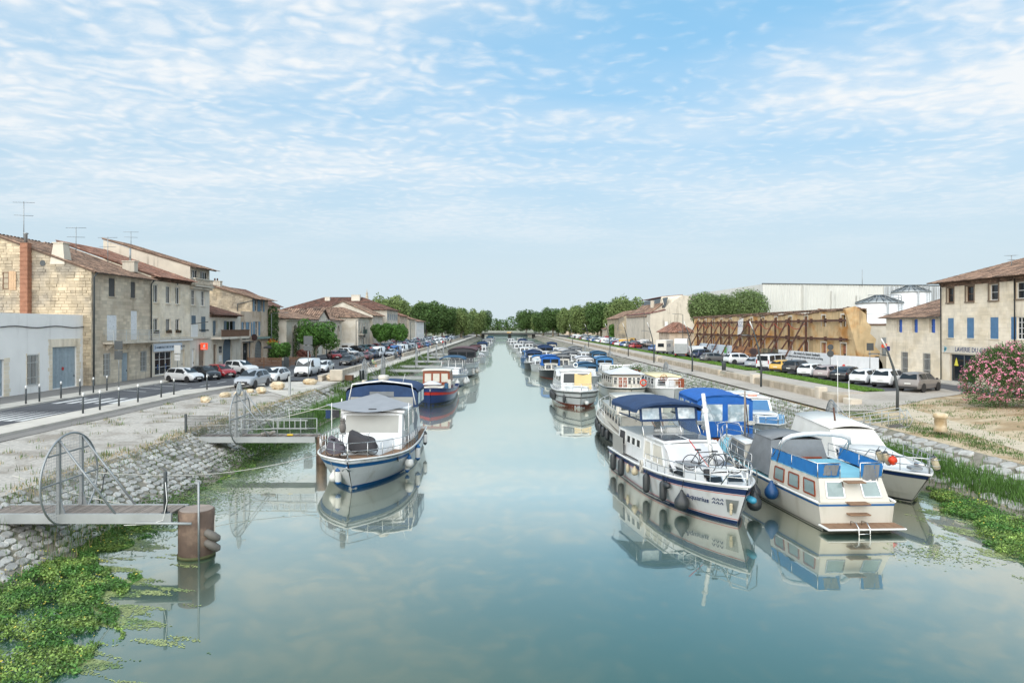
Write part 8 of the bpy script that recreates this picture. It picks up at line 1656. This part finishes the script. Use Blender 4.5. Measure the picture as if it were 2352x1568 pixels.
LSHORT = M('green_shorts',rgb(96,110,70),.9,.1); TEE = M('mint_shirt',rgb(170,190,150),.9,.1); GREYT = M('grey_clothes',rgb(120,124,130),.9,.1); TEEW = M('white_shirt',rgb(210,210,208),.9,.05)
person((-18.9,98.7,1.86),math.radians(-20),'person in mint shirt and shorts sitting on a bench on the left promenade',TEE,LSHORT); person((-18.9,121.6,1.86),math.radians(-10),'seated person in grey by the gap in the quay wall',GREYT,JEAN); person((-18.9,149.6,1.86),math.radians(0),'seated person in white farther along the left promenade',TEEW,JEAN)
for k, (x_, y_, sh_) in enumerate(((-18.3,205,REDP),(-17.8,208,SHIRT),(-18.4,216,TEEW),(-18.0,232,SHIRT))): person((x_,y_,1.86),math.radians(-80),['person in red walking','person in black walking beside the one in red','person in white walking','last person in black walking'][k]+' on the distant left promenade',sh_,JEAN,False)
# wooden terrace fence, menu board, terrace awnings
t = thing('terrace_fence','brown slatted timber fence round the cafe terrace','fence',(-33.2,94.5,2.0)); 
for k in range(5): MB().bb((-2.2,-.03,.25+k*.24),(2.4,.03,.42+k*.24)).build('slat',BRWOOD,t)
for x_ in (-2.2,-.0,2.4): MB().bb((x_-.06,-.06,0),(x_+.06,.06,1.5)).build('post',BRWOOD,t)
t = thing('terrace_fence','second length of brown slatted fence beyond the terrace post','fence',(-29.3,97.5,2.0),math.radians(20))
for k in range(5): MB().bb((-1.2,-.03,.25+k*.24),(1.6,.03,.42+k*.24)).build('slat',BRWOOD,t)
for x_ in (-1.2,1.6): MB().bb((x_-.06,-.06,0),(x_+.06,.06,1.5)).build('post',BRWOOD,t)
MB().bb((-.35,-.04,0),(.35,.04,1.4)).build('menu_board',DARKM,label='dark menu board between the terrace fences',cat='board',loc=(-30.7,96.4,2.0))
t = thing('parasol','dark square cafe parasol by the ivy','parasol',(-35.5,107,2.1)); MB().tube([(0,0,0),(0,0,2.9)],.04,6).build('pole',DARKM,t); q = MB(); q.grid([[(-1.5,-1.5,2.5),(1.5,-1.5,2.5)],[(-1.5,1.5,2.5),(1.5,1.5,2.5)]]); q.v = []; q.f = []; q.m = []; q.s = []; q.t = []
for a, c_ in (((-1.6,-1.6),(1.6,-1.6)),((1.6,-1.6),(1.6,1.6)),((1.6,1.6),(-1.6,1.6)),((-1.6,1.6),(-1.6,-1.6))): q.face((*a,2.45),(*c_,2.45),(0,0,3.05)); q.face((*a,2.25),(*c_,2.25),(*c_,2.45),(*a,2.45))
q.build('canopy',DGREY,t)
# ------------------------------------------------------------------ trees and plants
def leafmat(n, c, tr=.25, var=.25): return M(n, c, .6, var, .5, tone=.55, sub=tr, spec=.3)
LPLANE = leafmat('plane_leaves', rgb(118,136,82)); LDARK = leafmat('dark_leaves', rgb(80,106,56)); LBR = leafmat('bright_leaves', rgb(84,122,54)); BARK = M('mottled_bark', rgb(150,138,120), .9, .25, 1.5, .3, 10)
def crown_mesh(name, lobes, n, size, mat, seed, asp=.75, up=.3):
    "leaves scattered over the shells of overlapping lobes; (centre, radii) each"
    rg = random.Random(seed); b_ = MB().use(mat); wts = [l[1][0]*l[1][2] for l in lobes]
    for _ in range(n):
        c, r = rg.choices(lobes, wts)[0]; d = Vector((rg.gauss(0,1),rg.gauss(0,1),rg.gauss(0,1))).normalized(); k = rg.uniform(.55,1.05)**.6
        p = Vector((c[0]+d.x*r[0]*k, c[1]+d.y*r[1]*k, c[2]+d.z*r[2]*k)); nn = (d+Vector((rg.gauss(0,.6),rg.gauss(0,.6),rg.gauss(up,.6)))).normalized(); u = nn.orthogonal().normalized(); u.rotate(Matrix.Rotation(rg.random()*6.28,3,nn)); v = nn.cross(u); s = size*rg.uniform(.6,1.35)
        b_.tone = min(1,max(0,.5+.0*d.z+rg.gauss(0,.26))); q = s*asp; b_.face(p-u*s, p-v*q*.6, p+u*s, p+v*q*.6)
    return b_.mesh(name)
def trunk_mb(h, r, limbs, seed):
    rg = random.Random(seed); b_ = MB(); b_.tube([(0,0,-.3),(rg.uniform(-.1,.1),0,h*.5),(0,rg.uniform(-.2,.2),h)],[r*1.25,r,r*.8],9)
    for e in limbs:
        m_ = Vector(e)*.5; b_.tube([(0,0,h*.8),(m_.x,m_.y,h+(e[2]-h)*.6),e],[r*.55,r*.35,r*.12],6)
    return b_
def lobes_of(R0, H, zc, n, seed, flat=.8):
    rg = random.Random(seed); L = [((0,0,zc),(R0*.72,R0*.72,H*.42))]
    for k in range(n):
        a = k*2.4+rg.random()*.6; rr = R0*rg.uniform(.45,.68); L.append(((math.cos(a)*rr,math.sin(a)*rr,zc+H*rg.uniform(-.28,.32)),(R0*rg.uniform(.30,.42),)*2+(H*rg.uniform(.2,.3),)))
    return L
BIG = []
for k in range(3):
    L = lobes_of(7.4,14.5,9.0,22,30+k); cm_ = crown_mesh('crown',L,9500,.50,LPLANE if k != 1 else LDARK,40+k); tm = trunk_mb(3.4,.5,[l[0] for l in L[1:8]],50+k).mesh('trunk'); tm.materials.append(BARK); BIG.append((tm,cm_))
def tree(name, lab, x, y, z, pr, s, rz, group=None, cat='tree', sz=None):
    t = thing(name,lab,cat,(x,y,z),rz,group); t.scale = (s,s,sz or s)
    for n, me in zip(('trunk','crown'),pr): o = bpy.data.objects.new(n,me); col.objects.link(o); o.parent = t
    return t
LT = 'plane trees along the far left quay'; k = 0
for x_, y_, s_, lab in ((-44,272,1.08,'tall plane tree just behind the last white house'),(-33,290,1.0,'plane tree in front of the left avenue'),(-52,300,1.15,'plane tree rising farthest left behind the houses'),(-41,318,1.05,'plane tree deeper in the left avenue'),(-29,322,.95,'second plane tree along the left road'),(-20.5,330,.85,'rounded plane tree leaning to the left promenade'),(-36,352,1.05,'plane tree in the middle of the left grove'),(-23,366,.95,'plane tree at the canal side of the left grove'),(-15.5,392,.9,'plane tree nearest the water on the left'),(-28,398,1.0,'plane tree behind the waterside one'),(-14.5,430,.95,'last plane tree before the far bridge on the left'),(-24,440,1.05,'back plane tree at the left bridge end'),(-46,380,1.1,'dark plane tree at the back of the left grove')): tree('plane_tree',lab,x_,y_,2,BIG[k % 3],s_,k*1.3,LT); k += 1
RT = 'plane trees along the far right quay'
for x_, y_, s_, lab in ((28,388,.98,'plane tree nearest the water on the right'),(36,372,.95,'second plane tree of the right avenue'),(41,350,1.0,'third plane tree of the right avenue'),(48,338,1.08,'fourth plane tree of the right avenue'),(56,330,1.2,'tallest plane tree of the right avenue'),(62,345,1.22,'plane tree at the right end of the avenue'),(33,412,1.0,'back plane tree near the apartment block'),(45,400,1.05,'back plane tree in the middle of the right avenue'),(52,378,1.15,'darker plane tree behind the tallest one'),(24.5,425,.9,'slender plane tree by the far bridge on the right')): tree('plane_tree',lab,x_,y_,2.2,BIG[k % 3],s_,k*1.3,RT); k += 1
tree('plane_tree','broad lone tree beyond the far bridge',17.5,530,2,BIG[1],1.15,2.0); tree('plane_tree','darker tree right of the lone one beyond the bridge',27,520,2,BIG[0],.95,1.0)
t = thing('cypress','thin dark cypress beyond the far bridge','cypress',(26,560,2)); b_ = crown_mesh('crown',[((0,0,3),(1.6,1.6,3)),((0,0,8),(1.5,1.5,4.5)),((0,0,13),(.9,.9,4))],1600,.5,LDARK,7); o = bpy.data.objects.new('crown',b_); col.objects.link(o); o.parent = t; MB().tube([(0,0,0),(0,0,6)],.3,6).build('trunk',BARK,t)
FW = []
b_ = crown_mesh('distant_wood',[((-90+15*i+R.uniform(-4,4),980+R.uniform(-15,15),7+R.uniform(0,5)),(11,9,R.uniform(8,12))) for i in range(16)],9000,1.5,LDARK,8); o = bpy.data.objects.new('distant_wood',b_); col.objects.link(o); tag(o,'dark band of far trees on the horizon between the groves','wood',kind='stuff')
b_ = crown_mesh('distant_wood',[((s_*(75+12*i)+R.uniform(-4,4),430+R.uniform(-60,60),6+R.uniform(0,3)),(10,9,R.uniform(6,9))) for i in range(9) for s_ in (-1,1)],11000,1.2,LPLANE,9); o = bpy.data.objects.new('distant_wood',b_); col.objects.link(o); tag(o,'far greenery behind the houses on both banks','wood',kind='stuff')
# clipped trees behind the ruin
def clipped(lab, x, y, r, zc, hz, seed):
    L = [((0,0,zc-2.2),(r*.85,r*.85,hz*.9))]+[((math.cos(a*1.05)*r*.42,math.sin(a*1.05)*r*.42,zc-2.2+hz*.18*math.sin(a*2.3)),(r*.55,r*.55,hz*.72)) for a in range(6)]
    cm_ = crown_mesh('crown',L,11000,.24,leafmat('clipped_leaves',rgb(112,132,82)),seed); tm = trunk_mb(zc-4.5,.4,[l[0] for l in L[1:5]],seed).mesh('trunk'); tm.materials.append(BARK); tree('plane_tree',lab,x,y,2.2,(tm,cm_),1,0,'clipped round trees behind the ruin')
clipped('left round clipped tree behind the shored ruin',50.2,171,4.4,12.4,4.6,61); clipped('right larger round clipped tree behind the shored ruin',60.2,168,5.4,12.6,5.2,62); clipped('narrower round clipped tree between the other two',55.4,173,4.2,12.0,4.6,63)
# street trees on the left
def street_tree(lab, x, y, r, zt, seed, n=5200, mat=LBR, name='maple_tree'):
    H = zt-2; L = lobes_of(r,H*.7,H*.62,13,seed); cm_ = crown_mesh('crown',L,n,.24,mat,seed); tm = trunk_mb(H*.34,.13,[l[0] for l in L[1:9]],seed).mesh('trunk'); tm.materials.append(BARK); tree(name,lab,x,y,2,(tm,cm_),1,0,'young trees on the left street')
street_tree('leafy young tree before the market hall arches',-32.4,118,3.9,9.2,71); street_tree('second young tree near the pharmacy corner',-29.9,166,2.6,8.6,72); street_tree('third young tree with round crown further along',-26.6,169,3.3,8.8,73); street_tree('small bushy olive beside the cafe terrace',-33.0,101,1.5,5.4,74,1800,LBR,'shrub_tree'); street_tree('reddish bush beside the cafe terrace',-30.6,104.5,1.1,4.4,75,900,leafmat('copper_leaves',rgb(104,66,56)),'shrub_tree')
# ivy
b_ = crown_mesh('leaves',[((.5,.6,h_),(.9,1.2,1.3)) for h_ in (1,2.4,3.8,5.2,6.6,7.8)],3600,.16,LDARK,81); t = thing('ivy','dark green ivy climbing the end of the shuttered house','ivy',(-38.9,113,2.1)); o = bpy.data.objects.new('leaves',b_); col.objects.link(o); o.parent = t
MB().tube([(.1,.3,0),(.3,.5,4),(.2,.6,8)],.06,5).build('stem',BARK,t)
for x_, y_, lab in ((-36.5,131.5,'climbing plant with pink flowers on the market hall'),(-36.6,119.6,'dark climber in the first market hall arch')):
    b_ = crown_mesh('leaves',[((.3,0,h_),(.5,.6,1.0)) for h_ in (.8,2,3.2,4.4)],900,.14,LDARK,int(y_)); t = thing('climber',lab,'climber',(x_,y_,2.1)); o = bpy.data.objects.new('leaves',b_); col.objects.link(o); o.parent = t; MB().tube([(.1,0,0),(.1,0,4)],.05,5).build('stem',BARK,t)
b_ = crown_mesh('leaves',[((-.3,0,h_),(1.4,2.5,1.6)) for h_ in (1.5,3.5,5)],1500,.35,LBR,88); t = thing('ivy','ivy patch on the far stone house on the right','ivy',(45.2,283,2.2)); o = bpy.data.objects.new('leaves',b_); col.objects.link(o); o.parent = t
# oleanders
LOL = leafmat('oleander_leaves', rgb(72,104,52),.2); PINKF = M('pink_petals', rgb(232,150,176), .7, .15, 3, tone=.35, sub=.3); REDF = M('deep_pink_petals', rgb(214,70,104), .7, .15, 3, tone=.3, sub=.3)
def oleander(lab, x, y, z, lobes, n, nf, seed, fm):
    rg = random.Random(seed); t = thing('oleander',lab,'oleander',(x,y,z)); lf = MB().use(LOL); fl = MB().use(fm); wts = [l[1][0]*l[1][2] for l in lobes]
    def surf(kmin):
        c, r = rg.choices(lobes,wts)[0]; d = Vector((rg.gauss(0,1),rg.gauss(0,1),rg.gauss(.15,1))).normalized(); k = rg.uniform(kmin,1.04); return Vector((c[0]+d.x*r[0]*k,c[1]+d.y*r[1]*k,c[2]+d.z*r[2]*k)), d
    for _ in range(n):
        p, d = surf(.7); ax = (d*.6+Vector((rg.gauss(0,.5),rg.gauss(0,.5),rg.gauss(.5,.4)))).normalized(); sd = ax.cross(Vector((rg.gauss(0,1),rg.gauss(0,1),rg.gauss(0,1)))).normalized(); L = rg.uniform(.12,.22); w_ = .022
        lf.tone = min(1,max(0,rg.gauss(.5,.28))); lf.face(p, p+ax*L*.5+sd*w_, p+ax*L, p+ax*L*.5-sd*w_)
    for _ in range(nf):
        p, d = surf(.96)
        if p.z < .7: continue
        for j in range(rg.randint(3,7)):
            c = p+Vector((rg.gauss(0,.06),rg.gauss(0,.06),rg.gauss(0,.05)))+d*.05; nn = (d+Vector((rg.gauss(0,.4),rg.gauss(0,.4),rg.gauss(0,.4)))).normalized(); u = nn.orthogonal().normalized(); v = nn.cross(u); s = rg.uniform(.03,.055); fl.tone = rg.random(); fl.face(*[c+(u*math.cos(a*1.2566)+v*math.sin(a*1.2566))*s for a in range(5)])
    lf.build('leaves',None,t); fl.build('flowers',None,t); st = MB()
    for k in range(14): a = k*.9; c = lobes[k % len(lobes)][0]; st.tube([(c[0]*.3+math.cos(a)*.3,c[1]*.3+math.sin(a)*.3,0),(c[0]*.7+math.cos(a)*.8,c[1]*.7+math.sin(a)*.8,c[2]*.8)],.03,5)
    st.build('stems',BARK,t)
oleander('big pale pink flowering oleander in front of the laundry house',34.6,47.6,1.9,[((0,0,2.1),(2.3,1.8,2.1)),((-1.3,-.2,1.8),(1.4,1.3,1.7)),((1.0,0,2.9),(1.9,1.5,1.8)),((2.6,.2,2.4),(1.9,1.6,2.3)),((-.4,-.4,3.1),(1.4,1.2,1.3)),((4.3,.2,2.6),(1.8,1.6,2.2))],26000,1500,91,PINKF)
oleander('deeper pink oleander at the right edge in front of the pale one',37.4,44.8,1.9,[((0,0,1.9),(1.9,1.4,1.9)),((1.7,0,2.3),(1.9,1.5,2.1)),((-.6,-.3,1.3),(1.3,1.1,1.3))],13000,380,92,REDF)
lt = MB().use(M('leaf_litter',rgb(150,104,70),.95,.2,3,tone=.4)); rg = random.Random(12)
for _ in range(3000): x_, y_ = rg.gauss(35,2.2), rg.gauss(45,1.5); z_ = gz(x_,y_)+.02; a = rg.random()*6; lt.tone = rg.random(); lt.face((x_,y_,z_),(x_+.05*math.cos(a),y_+.05*math.sin(a),z_+.01),(x_+.06*math.cos(a+.8),y_+.06*math.sin(a+.8),z_+.015))
lt.build('leaf_litter',None,None,'brown dead leaves under the oleanders','litter',None,'stuff')
# grass, weeds, water plants
def blades(name, lab, pts, mat, h0, h1, w_, seed, lean=.35, cat='grass'):
    rg = random.Random(seed); b_ = MB().use(mat)
    for x_, y_, z_ in pts:
        a = rg.random()*6.28; h = rg.uniform(h0,h1); l = h*rg.uniform(0,lean); d = Vector((math.cos(a),math.sin(a),0)); e = Vector((-d.y,d.x,0))*w_; p = Vector((x_,y_,z_)); b_.tone = rg.random(); m_ = p+d*l*.35+Z*h*.6
        b_.face(p-e,p+e,m_+e*.7,m_-e*.7); b_.face(m_-e*.7,m_+e*.7,p+d*l+Z*h)
    return b_.build(name,None,None,lab,cat,None,'stuff')
GRB = M('lawn_blades',rgb(104,140,56),.7,.2,1,tone=.4,sub=.2); DRYG = M('dry_grass',rgb(176,158,120),.8,.2,1,tone=.4,sub=.15); WEED = M('weed_green',rgb(86,112,56),.7,.25,1,tone=.5,sub=.2); REED = M('reed_green',rgb(86,122,54),.7,.2,1,tone=.45,sub=.2)
rg = random.Random(33)
for y0, y1, lab, n_ in ((57.8,82,'nearest mown grass strip beside the right car park',16000),(86,128,'second mown grass strip beside the right car park',12000),(130,330,'far mown grass strip beside the right car park',9000)):
    s = MB(); s.face((30.3,y0,2.245),(32.2,y0+.6,2.245),(32.2,y1,2.245),(30.3,y1,2.245)); s.build('lawn',LAWN,kind='structure',label='mown lawn strip along the car park')
    blades('grass',lab,[(rg.uniform(30.3,32.3),rg.uniform(y0,y1),2.245) for _ in range(n_)],GRB,.07,.2 if y0 < 80 else .25,.02 if y0 < 80 else .04,int(y0))
tu = []
for _ in range(170):
    if rg.random() < .5: x_, y_ = rg.uniform(-25,-17.6), rg.uniform(24,64)
    else: x_, y_ = -17.6+rg.gauss(-.15,.35), rg.uniform(23,64)
    for _ in range(rg.randint(10,34)): a, b2 = x_+rg.gauss(0,.16), y_+rg.gauss(0,.2); tu.append((a,b2,gz(a,b2)-.02))
blades('weeds','scattered green weeds along the left gravel crest',tu[::2],WEED,.06,.3,.014,5); blades('dry_grass','straw coloured dry grass along the left gravel crest',tu[1::2],DRYG,.04,.18,.014,6)
tu = [(x_,y_,gz(x_,y_)-.02) for x_, y_ in ((-17.5+rg.gauss(0,.3),24+rg.random()*40) for _ in range(5000))]; blades('dry_grass','strip of dry brown grass on top of the left stone bank',tu,DRYG,.03,.12,.016,7)
tu = []
for _ in range(460):
    x_, y_ = rg.uniform(24,36), rg.uniform(27,52)
    if rg.random() < .45: x_ = 24.2+abs(rg.gauss(0,.8))
    for _ in range(rg.randint(8,40)): a, b2 = x_+rg.gauss(0,.3), y_+rg.gauss(0,.25); tu.append((a,b2,gz(a,b2)-.02))
blades('weeds','low green weeds on the sandy right bank',tu,WEED,.04,.2,.016,8)
tu = []
for _ in range(9000): y_ = rg.uniform(24,42); x_ = 21.3+rg.gauss(0,.42)-.02*(y_-30); tu.append((x_,y_,gz(x_,y_)-.03))
blades('reeds','tall bright green grass band along the near right stones',tu,REED,.25,.62,.016,9,.6)
tu = [(x_,y_,gz(x_,y_)-.03) for x_, y_ in ((-15.0+rg.gauss(0,.35),rg.uniform(40,70)) for _ in range(5500))]; blades('weeds','tall weeds at the foot of the left bank behind the gangways',tu,REED,.4,1.1,.02,10,.5)
tu = [(x_,y_,gz(x_,y_)-.03) for x_, y_ in ((rg.uniform(-17,-14.6),rg.uniform(66,150)) for _ in range(8000))]; blades('weeds','rank weeds on the farther left bank',tu,WEED,.3,.9,.03,11,.5)
tu = [(x_,y_,gz(x_,y_)-.03) for x_, y_ in ((rg.uniform(20,23.2),rg.uniform(48,110)) for _ in range(2600))]; blades('weeds','sparse weeds between the promenade bank stones',tu,WEED,.15,.6,.02,12,.5)
def leafpile(name, lab, area, n, z0, z1, size, mat, seed, flat=.5, cat='water plants'):
    "leaves over an area given by a sampler returning x, y, depth 0..1 (0 = fringe)"
    rg = random.Random(seed); b_ = MB().use(mat)
    for _ in range(n):
        x_, y_, k = area(rg); z_ = z0+(z1-z0)*k*rg.random()**.8; nn = Vector((rg.gauss(0,flat),rg.gauss(0,flat),1)).normalized(); u = nn.orthogonal().normalized(); u.rotate(Matrix.Rotation(rg.random()*6.28,3,nn)); v = nn.cross(u); s = size*rg.uniform(.55,1.3); p = Vector((x_,y_,z_)); b_.tone = min(1,max(0,rg.gauss(.5,.25)))
        b_.face(p-u*s,p-u*s*.2-v*s*.55,p+u*s,p-u*s*.2+v*s*.55)
    return b_.build(name,mat,None,lab,cat,None,'stuff')
def edge_l(y_): 
    T = ((10,-8.6),(14.8,-9.0),(17,-9.4),(19,-10.2),(21,-11.4),(23,-12.6),(25,-13.3),(30,-13.7),(36,-13.6),(40,-13.2),(46,-13.8)); 
    for (a, xa), (c_, xc) in zip(T,T[1:]):
        if a <= y_ <= c_: return xa+(xc-xa)*(y_-a)/(c_-a)
    return -13.6
def noise2(x_, y_): return math.sin(x_*1.9+y_*.7)*.5+math.sin(y_*1.3-x_*.8)*.5+math.sin(x_*4.1+y_*3.3)*.35
def area_l(dense):
    def f(rg):
        while True:
            y_ = rg.uniform(12,44)**1.0 if rg.random() < .35 else rg.uniform(12,26); e = edge_l(y_)+.45*noise2(x_*0 if False else y_*.3, y_); x_ = rg.uniform(-17.0,e) if dense else e-1.2+rg.random()**1.5*(3.6 if y_ < 26 else 1.6)
            if not dense and noise2(x_*1.1+9,y_*4.4)+.6*noise2(x_*.5,y_*2.3) < -.15+.7*rg.random()+max(0,x_-e)*.55: continue
            k = min(1,max(0,(e-x_)/2.6))
            if dense and (x_ > e-.5-.6*noise2(x_,y_) or (y_ > 27 and x_ < -15.4)): continue
            if gz(x_,y_) > .75 or (dense and noise2(x_*1.6,y_*1.9)+.4*noise2(y_*3.1,x_*2.7) < -.62+.5*rg.random()*(1-k)): continue
            return x_, y_, k
    return f
WPL = M('water_plant_leaves',rgb(82,126,56),.55,.35,1.6,tone=.75,sub=.2,c2=rgb(134,160,80),s2=.9,lo=.42,hi=.62); PAD = M('floating_leaves',rgb(150,160,104),.5,.2,.9,tone=.45,c2=rgb(96,120,70),s2=.8); YEL = M('yellow_leaves',rgb(190,176,70),.6,.1,1,tone=.3)
leafpile('water_plants','dense green water plants filling the lower left bank',area_l(True),72000,.02,.30,.042,WPL,1,.9); leafpile('floating_leaves','pale floating leaves fringing the left water plants',area_l(False),17000,.008,.03,.042,PAD,2,.06); leafpile('yellow_leaves','yellowed leaves among the left water plants',area_l(True),420,.25,.66,.035,YEL,3,.5)
mudl = MB(); 
def area_r(dense):
    def f(rg):
        while True:
            y_ = rg.uniform(17,36); e = 16.4+max(0,(y_-24))*.34+.4*noise2(y_,y_*.7); x_ = rg.uniform(e,21.8) if dense else e+abs(rg.gauss(0,1.2))-rg.random()*1.2
            if dense and x_ < e+.8+.4*noise2(x_,y_): continue
            if gz(x_,y_) > .55 or (not dense and noise2(x_*2.2+5,y_*2.2) < .6*rg.random()-(x_-e)*.25): continue
            return x_, y_, min(1,max(0,(x_-e)/1.5))
    return f
leafpile('water_plants','dense green water plants below the near right bank',area_r(True),52000,.02,.30,.042,WPL,4,.9); leafpile('floating_leaves','pale floating leaves fringing the right water plants',area_r(False),9000,.008,.03,.042,PAD,5,.06); leafpile('yellow_leaves','yellowed leaves among the right water plants',area_r(True),350,.25,.58,.035,YEL,6,.5)
def area_p(rg): return 14.6+rg.gauss(0,.7), 23.2+rg.gauss(0,.55), 0
leafpile('floating_leaves','loose patch of floating leaves behind the cream cruiser stern',area_p,420,.008,.02,.05,PAD,7,.05)
DU = M('duckweed',rgb(110,128,92),.7,.3,3,tone=.4)
def area_d(rg): y_ = rg.uniform(27,50); return -14.3+abs(rg.gauss(0,1.3)), y_, 0
leafpile('duckweed','film of duckweed along the shaded left waterline',area_d,12000,.006,.014,.05,DU,8,.04)
# soft bushes on the left bank foot
def bush_area(cx, cy, rx, ry):
    def f(rg): return cx+rg.gauss(0,rx), cy+rg.gauss(0,ry), rg.random()
    return f
for cx, cy, rx, ry, h, n_, lab in ((-14.4,27.2,.7,1.6,.8,3600,'dark leafy clump of bank plants behind the nearest gangway'),(-15.0,37.6,.6,1.4,1.0,3000,'leafy clump under the second gangway'),(-14.2,45,.6,3,1.2,4500,'tall leafy weeds between second gangway and apron'),(-15.2,33.0,.5,1.2,.6,1500,'small leafy clump on the left stones')): leafpile('bank_plants',lab,bush_area(cx,cy,rx,ry),n_,.05,h,.06,LDARK,int(cy*7),.9)
tu = [(x_,y_,gz(x_,y_)-.02) for x_, y_ in ((-17.4+abs(rg.gauss(0,1.3)),20+rg.random()*42) for _ in range(2600)) if x_ < -14.6]; blades('weeds','small weeds growing in the joints of the left stones',tu,WEED,.06,.22,.014,14,.6)
t_ = [(x_,y_,gz(x_,y_)-.03) for x_, y_ in ((edge_l(y_)-.6-abs(rg.gauss(0,1.2)),y_) for y_ in [rg.uniform(13,27) for _ in range(5200)])]; blades('sedge','thin upright stems among the left water plants',t_,REED,.25,.6,.008,15,.5); blades('dead_stems','straw coloured dead stems among the left water plants',t_[::6],DRYG,.2,.5,.01,16,.8)
